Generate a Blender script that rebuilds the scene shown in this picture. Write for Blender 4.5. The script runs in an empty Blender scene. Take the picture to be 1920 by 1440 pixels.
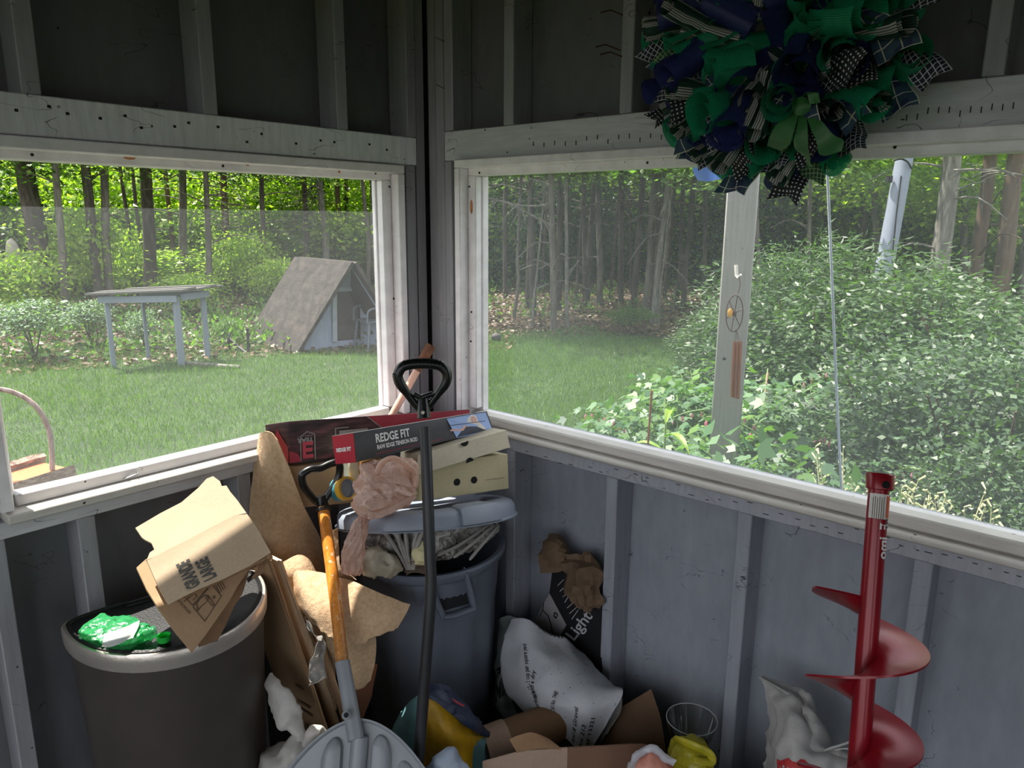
import bpy, bmesh, math, random
import numpy as np
from math import sin, cos, pi, radians, hypot, sqrt, atan2
from mathutils import Vector, Matrix, noise
V = Vector
S = bpy.context.scene
COL = S.collection
rnd = random.Random(7)
# ------------------------------------------------------------------ camera (measured from the photograph's vanishing points)
FPX = 1390.0
_p, _h, _r = radians(12.55), radians(40.8), radians(0.4)
CF = V((cos(_h)*cos(_p), sin(_h)*cos(_p), -sin(_p)))
_R = V((sin(_h), -cos(_h), 0)); _U = _R.cross(CF)
CR = _R*cos(_r) + _U*sin(_r); CU = _U*cos(_r) - _R*sin(_r)
CC = V((-.6798*2.556, -.7334*2.556, 1.62))
cd = bpy.data.cameras.new('camera'); cam = bpy.data.objects.new('camera', cd); COL.objects.link(cam)
cd.sensor_width = 36; cd.lens = FPX/1920*36; cd.clip_start = .02; cd.clip_end = 300
cam.matrix_world = Matrix(((CR.x, CU.x, -CF.x, CC.x), (CR.y, CU.y, -CF.y, CC.y), (CR.z, CU.z, -CF.z, CC.z), (0, 0, 0, 1)))
S.camera = cam
def ray(px, py): return CF + CR*((px-960)/FPX) + CU*((720-py)/FPX)
def hx(px, py, x): r = ray(px, py); return CC + r*((x-CC.x)/r.x)
def hy(px, py, y): r = ray(px, py); return CC + r*((y-CC.y)/r.y)
def hz(px, py, z): r = ray(px, py); return CC + r*((z-CC.z)/r.z)
def hd(px, py, d): r = ray(px, py); return CC + r*(d/hypot(r.x, r.y))
def hpl(px, py, o, n): r = ray(px, py); return CC + r*((V(o)-CC).dot(n)/r.dot(n))
TOCAM = V((-cos(_h), -sin(_h), 0)); SIDE = V((sin(_h), -cos(_h), 0)); UP = V((0, 0, 1))
# ------------------------------------------------------------------ mesh builder
class MB:
    def __init__(s): s.v = []; s.f = []; s.m = []
    def add(s, vs, fs, mat=0):
        b = len(s.v); s.v += [V(p) for p in vs]
        for f in fs: s.f.append([b+i for i in f]); s.m.append(mat)
        return s
    def box(s, x0, x1, y0, y1, z0, z1, mat=0, M=None):
        vs = [V((x, y, z)) for z in (z0, z1) for y in (y0, y1) for x in (x0, x1)]
        if M is not None: vs = [M @ p for p in vs]
        return s.add(vs, [(0, 2, 3, 1), (4, 5, 7, 6), (0, 1, 5, 4), (2, 6, 7, 3), (0, 4, 6, 2), (1, 3, 7, 5)], mat)
    def tube(s, pts, r, n=10, mat=0, caps=True, sq=None, up=None):
        pts = [V(p) for p in pts]; k = len(pts); rs = r if isinstance(r, (list, tuple)) else [r]*k
        t0 = (pts[1]-pts[0]).normalized()
        a = V(up) if up else (V((0, 0, 1)) if abs(t0.z) < .9 else V((1, 0, 0)))
        nrm = (a - t0*a.dot(t0)).normalized(); vs = []
        for i in range(k):
            t = (pts[min(i+1, k-1)]-pts[max(i-1, 0)]).normalized()
            nrm = (nrm - t*nrm.dot(t)).normalized(); b = t.cross(nrm)
            ri = rs[i]; ra, rb = (ri if isinstance(ri, (list, tuple)) else (ri, ri))
            for j in range(n):
                q = 2*pi*j/n; vs.append(pts[i] + nrm*(cos(q)*ra) + b*(sin(q)*rb))
        fs = [(i*n+j, i*n+(j+1) % n, (i+1)*n+(j+1) % n, (i+1)*n+j) for i in range(k-1) for j in range(n)]
        if caps: fs += [tuple(range(n))[::-1], tuple(range((k-1)*n, k*n))]
        return s.add(vs, fs, mat)
    def loft(s, rings, mat=0, caps=True, closed=True):
        n = len(rings[0]); k = len(rings); vs = [p for r in rings for p in r]
        m = n if closed else n-1
        fs = [(i*n+j, i*n+(j+1) % n, (i+1)*n+(j+1) % n, (i+1)*n+j) for i in range(k-1) for j in range(m)]
        if caps: fs += [tuple(range(n))[::-1], tuple(range((k-1)*n, k*n))]
        return s.add(vs, fs, mat)
    def lathe(s, prof, n=32, M=None, mat=0, sx=1, sy=1, caps=False):
        M = M or Matrix.Identity(4)
        rings = [[M @ V((r*sx*cos(2*pi*j/n), r*sy*sin(2*pi*j/n), z)) for j in range(n)] for r, z in prof]
        return s.loft(rings, mat, caps)
    def prism(s, poly, vec, mat=0):
        n = len(poly); vec = V(vec); a = [V(p) for p in poly]
        vs = a + [p+vec for p in a]
        fs = [tuple(range(n))[::-1], tuple(range(n, 2*n))] + [(i, (i+1) % n, n+(i+1) % n, n+i) for i in range(n)]
        return s.add(vs, fs, mat)
    def grid(s, P, mat=0, thick=0):
        k = len(P); n = len(P[0]); vs = [p for r in P for p in r]
        fs = [(i*n+j, i*n+j+1, (i+1)*n+j+1, (i+1)*n+j) for i in range(k-1) for j in range(n-1)]
        if thick:
            vs2 = []
            for i in range(k):
                for j in range(n):
                    a = P[min(i+1, k-1)][j]-P[max(i-1, 0)][j]; b = P[i][min(j+1, n-1)]-P[i][max(j-1, 0)]
                    c = a.cross(b); vs2.append(P[i][j] + (c.normalized()*thick if c.length > 1e-12 else V((0, 0, 0))))
            o = k*n; vs = vs+vs2; fs2 = [tuple(o+q for q in f[::-1]) for f in fs]
            rim = [(0, j) for j in range(n)] + [(i, n-1) for i in range(1, k)] + [(k-1, j) for j in range(n-2, -1, -1)] + [(i, 0) for i in range(k-2, 0, -1)]
            ids = [i*n+j for i, j in rim]; L = len(ids)
            fs = fs+fs2+[(ids[q], o+ids[q], o+ids[(q+1) % L], ids[(q+1) % L]) for q in range(L)]
        return s.add(vs, fs, mat)
    def build(s, name, mats, parent=None, smooth=40, bevel=0, origin=None, sub=0):
        me = bpy.data.meshes.new(name)
        o0 = V(parent['_o']) if parent is not None else (V(origin) if origin is not None else s.base())
        me.from_pydata([tuple(p-o0) for p in s.v], [], s.f)
        for m in (mats if isinstance(mats, (list, tuple)) else [mats]): me.materials.append(m)
        if len(me.materials) > 1: me.polygons.foreach_set('material_index', s.m)
        bm = bmesh.new(); bm.from_mesh(me)
        if bevel: bmesh.ops.bevel(bm, geom=list(bm.edges), offset=bevel, segments=1, affect='EDGES', clamp_overlap=True)
        bmesh.ops.recalc_face_normals(bm, faces=bm.faces); bm.to_mesh(me); bm.free()
        if smooth:
            me.polygons.foreach_set('use_smooth', [True]*len(me.polygons)); me.set_sharp_from_angle(angle=radians(smooth))
        o = bpy.data.objects.new(name, me); COL.objects.link(o)
        if parent is not None: o.parent = parent
        else: o.location = o0
        o['_o'] = tuple(o0)
        if sub: md = o.modifiers.new('s', 'SUBSURF'); md.levels = sub; md.render_levels = sub
        return o
    def base(s):
        if not s.v: return V((0, 0, 0))
        xs = [p.x for p in s.v]; ys = [p.y for p in s.v]; zs = [p.z for p in s.v]
        return V(((min(xs)+max(xs))/2, (min(ys)+max(ys))/2, min(zs)))
def tag(o, label=None, cat=None, group=None, kind=None):
    if label: o['label'] = label
    if cat: o['category'] = cat
    if group: o['group'] = group
    if kind: o['kind'] = kind
    return o
def thing(name, label, cat, loc, group=None, kind=None):
    o = bpy.data.objects.new(name, None); COL.objects.link(o); o.location = loc; o['_o'] = tuple(loc); o.empty_display_size = .05
    return tag(o, label, cat, group, kind)
def nz(p, sc, seed=0): return noise.noise(V(p)*sc + V((seed*7.3, seed*3.1, seed*5.7)))
def nv(p, sc, seed=0): return V((nz(p, sc, seed), nz(p, sc, seed+11), nz(p, sc, seed+23)))
def cr(p0, p1, p2, p3, t):
    return (p1*2 + (p2-p0)*t + (p0*2-p1*5+p2*4-p3)*t*t + (p1*3-p0-p2*3+p3)*t*t*t)*.5
def spline(pts, res):
    pts = [V(p) for p in pts]; out = []
    for i in range(len(pts)-1):
        a, b, c, d = pts[max(i-1, 0)], pts[i], pts[i+1], pts[min(i+2, len(pts)-1)]
        for q in range(res): out.append(cr(a, b, c, d, q/res))
    return out+[pts[-1]]
def patch(G, ru=8, rv=8, amp=0, sc=20, seed=0, amp2=0, sc2=60):
    """smooth surface through a grid of control points, with wrinkles along its normal"""
    rows = [spline(r, rv) for r in G]; n = len(rows[0])
    cols = [spline([r[j] for r in rows], ru) for j in range(n)]
    P = [[cols[j][i] for j in range(n)] for i in range(len(cols[0]))]
    if amp or amp2:
        k = len(P); Q = [[p.copy() for p in r] for r in P]
        for i in range(k):
            for j in range(n):
                a = P[min(i+1, k-1)][j]-P[max(i-1, 0)][j]; b = P[i][min(j+1, n-1)]-P[i][max(j-1, 0)]
                c = a.cross(b); c = c.normalized() if c.length > 1e-12 else V((0, 0, 1))
                p = P[i][j]; w = (.5-abs(nz(p, sc, seed)))*amp*1.5 + nz(p, sc2, seed+3)*amp2
                Q[i][j] = p + c*w + nv(p, sc*.8, seed+5)*amp*.4
        P = Q
    return P
def bilerp(a, b, c, d, u, v): return a*((1-u)*(1-v)) + b*(u*(1-v)) + c*(u*v) + d*((1-u)*v)
def slab(mb, a, b, c, d, t, nu=10, nv_=8, amp=0, sc=8, seed=0, edge=0, mat=0, bow=0):
    """sheet of board between four corners (a-b bottom, d-c top), thickness t behind it, wavy surface, frayed edges"""
    n = (V(b)-V(a)).cross(V(d)-V(a)).normalized(); P = []
    for i in range(nv_+1):
        r = []
        for j in range(nu+1):
            u, v = j/nu, i/nv_
            p = bilerp(V(a), V(b), V(c), V(d), u, v)
            if edge and (i in (0, nv_) or j in (0, nu)): p = p + nv(p, 45, seed+9)*edge
            r.append(p + n*(nz(p, sc, seed)*amp + bow*sin(pi*u)))
        P.append(r)
    mb.grid(P, mat, -t); return P
def ring_pts(c, n, ax, ay, sx, sy, e=1, ph=0):
    out = []
    for j in range(n):
        q = 2*pi*j/n+ph; cx, sy_ = cos(q), sin(q)
        if e != 1: cx = math.copysign(abs(cx)**e, cx); sy_ = math.copysign(abs(sy_)**e, sy_)
        out.append(V(c)+V(ax)*(cx*sx)+V(ay)*(sy_*sy))
    return out
def bag_body(spine, radii, n=28, res=5, amp=.01, sc=14, seed=0, ax=None, ay=None, fine=.003):
    """closed crumpled bag: cross sections (centre, half-width, half-depth) lofted along a spine"""
    mb = MB(); sp = spline(spine, res); R = []
    for i in range(len(radii)-1):
        for q in range(res):
            t = q/res; t = t*t*(3-2*t); R.append((radii[i][0]*(1-t)+radii[i+1][0]*t, radii[i][1]*(1-t)+radii[i+1][1]*t))
    R.append(radii[-1]); ax = V(ax or SIDE); rings = []
    for i, c in enumerate(sp):
        t = (sp[min(i+1, len(sp)-1)]-sp[max(i-1, 0)]).normalized()
        a = (ax - t*ax.dot(t)).normalized(); b = t.cross(a); ring = []
        for p in ring_pts(c, n, a, b, R[i][0], R[i][1]):
            d = (p-c); L = d.length; d = d.normalized() if L > 1e-9 else d
            w = (.45-abs(nz(p, sc, seed))*1.6)*amp + (.4-abs(nz(p, sc*2.7, seed+4))*1.5)*amp*.5 + nz(p, 90, seed+2)*fine
            ring.append(p + d*w*min(1, L/.03))
        rings.append(ring)
    mb.loft(rings); return mb
# ------------------------------------------------------------------ text, laid on a surface by a function (x, y, in metres) -> point
def text_tris(body, size, align='LEFT', bold=0, squash=1, subdiv=0, space=1):
    cu = bpy.data.curves.new('t', 'FONT'); cu.body = body; cu.size = size; cu.align_x = align; cu.resolution_u = 3; cu.offset = bold; cu.space_character = space
    o = bpy.data.objects.new('t', cu); COL.objects.link(o)
    dg = bpy.context.evaluated_depsgraph_get(); dg.update(); me = o.evaluated_get(dg).to_mesh()
    bm = bmesh.new(); bm.from_mesh(me); bmesh.ops.triangulate(bm, faces=bm.faces)
    if subdiv: bmesh.ops.subdivide_edges(bm, edges=bm.edges, cuts=subdiv, use_grid_fill=True)
    vs = [(v.co.x*squash, v.co.y) for v in bm.verts]; bm.verts.index_update(); fs = [tuple(v.index for v in f.verts) for f in bm.faces]
    bm.free(); o.evaluated_get(dg).to_mesh_clear(); bpy.data.objects.remove(o); bpy.data.curves.remove(cu)
    return vs, fs
def text_on(mb, body, size, fn, align='LEFT', bold=0, squash=1, mat=0, subdiv=0, space=1):
    vs, fs = text_tris(body, size, align, bold, squash, subdiv, space); mb.add([fn(x, y) for x, y in vs], fs, mat)
def plane_fn(o, u, v, lift=.0008):
    o = V(o); u = V(u).normalized(); v = V(v); v = (v-u*v.dot(u)).normalized(); n = u.cross(v)
    return lambda x, y: o+u*x+v*y+n*lift
# ------------------------------------------------------------------ materials
def lin(c):
    if isinstance(c, str): c = tuple(int(c[i:i+2], 16)/255 for i in (0, 2, 4))
    return tuple((x/12.92 if x <= .04045 else ((x+.055)/1.055)**2.4) for x in c[:3])+(1,)
class NT:
    def __init__(s, name):
        s.mat = bpy.data.materials.new(name); s.mat.use_nodes = True; s.t = s.mat.node_tree; s.t.nodes.clear()
        s.out = s.n('ShaderNodeOutputMaterial')
    def n(s, ty, **k):
        nd = s.t.nodes.new(ty)
        for a, b in k.items():
            if a[0] == '_': nd.inputs[a[1:].replace('_', ' ')].default_value = b
            else: setattr(nd, a, b)
        return nd
    def l(s, a, b): s.t.links.new(a, b); return s
    def noise(s, scale, detail=3, vec=None, rough=.5, dist=0):
        nd = s.n('ShaderNodeTexNoise', _Scale=scale, _Detail=detail, _Roughness=rough, _Distortion=dist)
        if vec is not None: s.l(vec, nd.inputs['Vector'])
        return nd
    def coord(s, out='Object', scale=None, rot=None, loc=None):
        t = s.n('ShaderNodeTexCoord').outputs[out]
        if scale or rot or loc:
            m = s.n('ShaderNodeMapping')
            if scale: m.inputs['Scale'].default_value = scale
            if rot: m.inputs['Rotation'].default_value = rot
            if loc: m.inputs['Location'].default_value = loc
            s.l(t, m.inputs['Vector']); t = m.outputs[0]
        return t
    def ramp(s, fac, stops, interp='LINEAR'):
        r = s.n('ShaderNodeValToRGB'); r.color_ramp.interpolation = interp; e = r.color_ramp.elements
        while len(e) < len(stops): e.new(.5)
        for q, (p, c) in zip(e, stops): q.position = p; q.color = c if len(c) == 4 else lin(c)
        s.l(fac, r.inputs[0]); return r.outputs[0]
    def mix(s, fac, a, b, mode='MIX'):
        m = s.n('ShaderNodeMix', data_type='RGBA', blend_type=mode)
        for v, i in ((fac, 0), (a, 6), (b, 7)):
            if hasattr(v, 'is_linked') or hasattr(v, 'links'): s.l(v, m.inputs[i])
            else: m.inputs[i].default_value = v
        return m.outputs[2]
    def bsdf(s, col, rough=.6, metal=0, bump=None, bstr=.3, bdist=.01, **k):
        b = s.n('ShaderNodeBsdfPrincipled')
        if isinstance(col, tuple): b.inputs['Base Color'].default_value = col
        else: s.l(col, b.inputs['Base Color'])
        if isinstance(rough, (int, float)): b.inputs['Roughness'].default_value = rough
        else: s.l(rough, b.inputs['Roughness'])
        b.inputs['Metallic'].default_value = metal
        for q, v in k.items(): b.inputs[q.replace('_', ' ')].default_value = v
        if bump is not None:
            u = s.n('ShaderNodeBump', _Strength=bstr, _Distance=bdist); s.l(bump, u.inputs['Height']); s.l(u.outputs[0], b.inputs['Normal'])
        s.l(b.outputs[0], s.out.inputs[0]); s.b = b; return s.mat
def gray(v): return (v, v, v, 1)
MC = {}
def plain(name, c, rough=.6, metal=0, var=.12, sc=12, bstr=.15, bsc=60, **k):
    if name in MC: return MC[name]
    t = NT(name); co = t.coord(); n1 = t.noise(sc, 4, co); c = lin(c)
    lo = tuple(x*(1-var) for x in c[:3])+(1,); hi = tuple(min(1, x*(1+var)) for x in c[:3])+(1,)
    n2 = t.noise(bsc, 3, co)
    MC[name] = t.bsdf(t.ramp(n1.outputs[0], [(.3, lo), (.7, hi)]), rough, metal, n2.outputs[0], bstr, .004, **k); return MC[name]
def paint(name, c, scratch='2a2a2c', amt=.5, rough=.55, streak=(1, 1, 1), chip='1c1a18'):
    """brushed old paint on wood: streaks, grain relief, thin dark scratches and small chips"""
    if name in MC: return MC[name]
    t = NT(name); co = t.coord(); cs = t.coord(scale=streak); c = lin(c)
    a = t.noise(9, 5, cs, .6); b = t.noise(2.2, 2, co)
    base = t.ramp(a.outputs[0], [(.25, tuple(x*.84 for x in c[:3])+(1,)), (.75, tuple(min(1, x*1.1) for x in c[:3])+(1,))])
    base = t.mix(.5, base, t.ramp(b.outputs[0], [(.3, gray(.82)), (.7, gray(1))]), 'MULTIPLY')
    # thin flake-edge scratches: the zero line of a distorted noise, kept only inside sparse patches
    w = t.noise(8, 2, t.coord(loc=(3, 1, 2), rot=(.4, .7, .3), scale=(1, 1, 2.2)), .45, .35)
    d = t.n('ShaderNodeMath', operation='SUBTRACT'); d.inputs[1].default_value = .5; t.l(w.outputs[0], d.inputs[0])
    e = t.n('ShaderNodeMath', operation='ABSOLUTE'); t.l(d.outputs[0], e.inputs[0])
    line = t.ramp(e.outputs[0], [(.0, gray(1)), (.0045, gray(0))])
    pm = t.noise(7, 2, t.coord(loc=(9, 4, 1))); gate = t.ramp(pm.outputs[0], [(.60-.1*amt, gray(0)), (.64-.1*amt, gray(1))])
    f1 = t.mix(1, line, gate, 'MULTIPLY')
    ch = t.noise(38, 2, t.coord(loc=(5, 5, 5))); chips = t.ramp(ch.outputs[0], [(.765, gray(0)), (.775, gray(1))])
    col = t.mix(f1, base, lin(scratch)); col = t.mix(chips, col, lin(chip))
    hgt = t.mix(.6, a.outputs[0], f1, 'SUBTRACT')
    MC[name] = t.bsdf(col, rough, 0, hgt, .35, .004); return MC[name]
# ================================================================== the porch
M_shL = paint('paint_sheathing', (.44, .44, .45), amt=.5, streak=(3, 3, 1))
M_shR = paint('paint_sheathing_blue', (.60, .62, .655), amt=.5, streak=(3, 3, 1), scratch='4a4d54')
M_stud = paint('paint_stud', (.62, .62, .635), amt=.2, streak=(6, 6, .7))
M_beam = paint('paint_beam', (.80, .80, .815), amt=.55, streak=(1, 1, 8))
M_white = paint('paint_trim_white', (.96, .945, .95), amt=.0, rough=.4, streak=(2, 2, 2), scratch='8a8580', chip='4a4440')
M_sill = paint('paint_sill', (.82, .80, .77), amt=.25, rough=.45, streak=(1, 1, 10), scratch='6d655c')
M_hole = plain('screw_hole_dark', '0d0c0c', .8)
M_knot = plain('knot_stain', 'b97b4a', .5, var=.3, sc=60)
M_nail = plain('rusty_nail', '5a3522', .7, .5)
M_floor = plain('floor_boards_grey', '57585a', .7, var=.3)
M_ceil = plain('ceiling_dark', '4a4744', .8)
SY = .089                                        # stud depth: sheathing stands this far behind the stud faces
def piece(name, x0, x1, y0, y1, z0, z1, m, par, bev=.0025): return MB().box(x0, x1, y0, y1, z0, z1).build(name, m, par, bevel=bev)
FX, FY = -3.3, -3.5
tag(MB().box(FX-.1, .15, FY-.1, .15, -.1, 0).build('floor', M_floor, bevel=0), kind='structure')
tag(MB().box(FX-.3, .3, FY-.3, .2, 2.5, 2.56).build('ceiling', M_ceil, bevel=0), kind='structure')
# --- left wall (runs along x, its opening is window 1)
LX0, LX1, LZ0, LZ1 = -1.285, -.150, .985, 1.752
wl = MB()
for b in ((FX, .1, -.25, LZ0), (FX, .1, LZ1, 2.5), (FX, LX0-.02, LZ0, LZ1), (LX1+.02, .1, LZ0, LZ1)): wl.box(b[0], b[1], SY, SY+.014, b[2], b[3])
wl = tag(wl.build('wall_left', M_shL, bevel=0, origin=(-1.5, SY, 0)), kind='structure')
def stud_l(x0, x1, z0, z1): return piece('stud', x0, x1, 0, SY-.0015, z0, z1, M_stud, wl)
for x in (-2.79, -2.38, -1.975, -1.568, -1.159, -.758, -.352): stud_l(x, x+.038, 1.873, 2.5)
stud_l(-.083, -.045, 1.873, 2.5)
for x in (-2.79, -2.38, -1.975, -1.568, -1.159, -.745, -.352): stud_l(x, x+.04, 0, .909)
stud_l(-1.345, -1.3085, 0, .909)
piece('header_beam', FX, -.047, -.001, .05, 1.787, 1.873, paint('paint_beam_light', (.93, .93, .94), amt=.55, streak=(8, 1, 1)), wl)
piece('sill_rail', FX, -.052, -.002, .06, .909, .947, M_beam, wl)
stud_l(-.094, -.053, .947, 1.786)                # stud beside the window
stud_l(-1.40, -1.345, .947, 1.786)
piece('corner_post', -.044, -.006, .004, SY-.002, 0, 2.5, M_stud, wl)
# --- right wall (runs along y, its opening is window 2)
RY0, RY1, RZ0, RZ1 = -2.05, -.176, .975, 1.765
wr = MB()
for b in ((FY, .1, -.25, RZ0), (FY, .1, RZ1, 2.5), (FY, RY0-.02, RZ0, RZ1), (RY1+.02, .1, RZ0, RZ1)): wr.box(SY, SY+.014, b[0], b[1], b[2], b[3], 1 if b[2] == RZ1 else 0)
wr = tag(wr.build('wall_right', [M_shR, M_shL], bevel=0, origin=(SY, -1.5, 0)), kind='structure')  # upper boards neutral grey, darkened to put the ceiling's shade in the paint
M_studR = paint('paint_stud_blue', (.61, .625, .66), amt=.25, streak=(6, 6, .7))
def stud_r(y1, z0, z1, w=.038, m=None): return piece('stud', 0, SY-.0015, y1-w, y1, z0, z1, m or M_studR, wr)
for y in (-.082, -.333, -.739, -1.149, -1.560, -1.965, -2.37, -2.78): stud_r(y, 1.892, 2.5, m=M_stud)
for y in (-.352, -.742, -1.146, -1.558, -1.965, -2.37, -2.78): stud_r(y, 0, .889)
piece('header_beam', .0, .05, FY, -.081, 1.80, 1.891, M_beam, wr)
piece('sill_rail', -.002, .06, FY, -.003, .889, .934, paint('paint_rail_blue', (.66, .67, .70), amt=.9, streak=(1, 8, 1)), wr)
piece('corner_post', .003, SY-.002, -.039, -.004, 0, 2.5, M_stud, wr)
piece('corner_post', .001, SY-.002, -.080, -.0405, 0, 2.5, M_stud, wr)
piece('corner_board', -.001, .05, -.114, -.0815, .935, 1.799, M_stud, wr)
# nails left sticking out of the studs and short staples in the beams
def nail(p, d, L, par, r=.0016, bend=None):
    p = V(p); d = V(d).normalized(); pts = [p-d*.01, p+d*L*.7, p+d*L+(V(bend) if bend else V((0, 0, 0)))]
    MB().tube(pts, r, 6).build('nail', M_nail, par)
for px, py in ((1167, 28), (1157, 92), (1166, 106)): nail(hx(px, py, 0), (-1, .55, .28), .05, wr, bend=(-.012, .006, -.012))
for px, py in ((833, 78), (833, 166)): nail(hx(px, py, 0), (-1, .6, .45), .03, wr, .0012)
st = MB(); r2 = random.Random(3)
for i in range(46):
    px = 1000+i*20; y0 = 276-(px-960)*.0815+r2.uniform(-6, 6)
    if 1240 < px < 1690: continue
    p = hx(px, y0, -.0006); st.box(p.x-.0012, p.x+.002, p.y-.0008, p.y+.0008, p.z-.006, p.z+.006)
st.build('staple', M_hole, wr); st = MB()
for i in range(34):
    px = 990+i*28+r2.uniform(-6, 6); p = hx(px, 836+(px-960)*.25+r2.uniform(-6, 10), -.0026); w = r2.uniform(.003, .008)
    st.box(p.x-.0006, p.x+.001, p.y-w, p.y+w, p.z-.0008, p.z+.0008)
st.build('staple', M_hole, wr); st = MB()
for i in range(16):
    p = hy(40+i*46+r2.uniform(-15, 15), 205+i*5+r2.uniform(-14, 22), -.0016)
    st.box(p.x-.0035, p.x+.0035, p.y-.0005, p.y+.001, p.z-.003, p.z+.003)
st.build('nail_hole', M_hole, wl)
# --- windows: casing, stop moulding with screw holes, outer trim, sill, insect screen
def ring_frame(nm, par, m, ax, a0, a1, z0, z1, w, d0, d1, bev=.003, bottom=True):
    """rectangular ring of boards; opening a0..a1 x z0..z1, board width w outside it, depth d0..d1"""
    mb = MB()
    def bx(p0, p1, q0, q1):
        if ax == 'x': mb.box(p0, p1, d0, d1, q0, q1)
        else: mb.box(d0, d1, p0, p1, q0, q1)
    bx(a0-w, a1+w, z1, z1+w)
    bx(a0-w, a0, z0, z1); bx(a1, a1+w, z0, z1)
    if bottom: bx(a0-w, a1+w, z0-w, z0)
    return mb.build(nm, m, par, bevel=bev)
w1 = thing('window_1', None, None, (-.72, .03, .95), kind='structure')
ring_frame('casing', w1, M_white, 'x', LX0, -.143, .975, 1.757, .027, -.020, .088, bottom=False)
ring_frame('stop_moulding', w1, M_white, 'x', LX0+.012, -.180, 1.000, 1.737, .0365, .016, .045, bottom=False)
ring_frame('outer_trim', w1, M_white, 'x', LX0+.02, -.184, .992, 1.737, .05, .046, .066)
piece('window_stool', LX0-.02, -.118, -.036, .088, .9485, .972, M_sill, w1, .004)
piece('bottom_stop', LX0+.012, -.18, .012, .05, .9725, 1.0, paint('paint_stop_grey', (.80, .79, .79), amt=.1), w1)
w2 = thing('window_2', None, None, (.03, -1.1, .95), kind='structure')
ring_frame('casing', w2, M_white, 'y', RY0, -.168, .97, 1.775, .026, -.020, .088, bottom=False)
ring_frame('stop_moulding', w2, M_white, 'y', RY0+.03, -.203, .995, 1.752, .0345, .016, .045, bottom=False)
ring_frame('outer_trim', w2, M_white, 'y', RY0+.04, -.206, .983, 1.753, .05, .046, .075)
sl = MB().box(-.030, .088, RY0-.03, -.142, .9355, .952)
sl.build('window_stool', M_sill, w2, bevel=.006)
piece('bottom_stop', .0, .05, RY0+.03, -.203, .9525, .985, M_sill, w2, .006)
for par, pts, pl in ((w1, ((704, 325), (730, 350), (738, 560), (418, 311), (60, 290)), 'x'), (w2, ((899, 324), (880, 350), (884, 585), (883, 640), (1214, 305), (1678, 276)), 'y')):
    hl = MB()
    for px, py in pts:
        p = hy(px, py, .0155) if pl == 'x' else hx(px, py, .0155); d = V((0, -1, 0)) if pl == 'x' else V((-1, 0, 0))
        hl.tube([p, p+d*.0012], .0035, 10)
    hl.build('screw_hole', M_hole, par)
kn = MB()
for par, (px, py), sx, sz, pl in ((w2, (884, 388), .006, .022, 'y'), (w1, (243, 296), .014, .004, 'x'), (w1, (464, 309), .005, .003, 'x'), (w1, (636, 322), .005, .004, 'x')):
    p = hx(px, py, .0155) if pl == 'y' else hy(px, py, .0155); k = MB()
    u = V((0, 1, 0)) if pl == 'y' else V((1, 0, 0)); n = V((-1, 0, 0)) if pl == 'y' else V((0, -1, 0))
    k.prism(ring_pts(p, 16, u, UP, sx, sz), n*.0006); k.build('knot', M_knot, par)
k = hy(240, 892, .012); MB().tube([k+V((-.012, -.004, -.006)), k+V((0, -.012, 0)), k+V((.02, -.01, .002)), k+V((.02, -.004, .004))], .002, 6).build('hook', plain('hook_metal', '8b8b88', .4, .8), w1)
def screen_mat(name, fac, col):
    t = NT(name); co = t.coord()
    df = t.n('ShaderNodeBsdfDiffuse'); df.inputs[0].default_value = lin(col); tl = t.n('ShaderNodeBsdfTranslucent'); tl.inputs[0].default_value = lin(col)
    m1 = t.n('ShaderNodeMixShader', _Fac=.5); t.l(df.outputs[0], m1.inputs[1]); t.l(tl.outputs[0], m1.inputs[2])
    tr = t.n('ShaderNodeBsdfTransparent'); m2 = t.n('ShaderNodeMixShader')
    n = t.noise(2.2, 3, co); sp = t.noise(160, 2, co)
    a = t.ramp(n.outputs[0], [(.3, gray(fac*.8)), (.7, gray(fac*1.25))]); b = t.ramp(sp.outputs[0], [(.70, gray(0)), (.76, gray(.5))])
    t.l(t.mix(.4, a, b, 'ADD'), m2.inputs[0]); t.l(tr.outputs[0], m2.inputs[1]); t.l(m1.outputs[0], m2.inputs[2]); t.l(m2.outputs[0], t.out.inputs[0]); return t.mat
tag(MB().add([(LX0, .0665, .98), (-.165, .0665, .98), (-.165, .0665, 1.640), (LX0, .0665, 1.640)], [(0, 1, 2, 3)]).build('insect_screen', screen_mat('screen_mesh_left', .12, 'b9bcc0'), w1, bevel=0), 'grey mesh half screen')
tag(MB().add([(.0755, RY0, .97), (.0755, -.187, .97), (.0755, -.187, 1.764), (.0755, RY0, 1.764)], [(0, 1, 2, 3)]).build('insect_screen', screen_mat('screen_mesh_right', .20, 'c9ccd0'), w2, bevel=0), 'grey mesh full screen')
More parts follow.
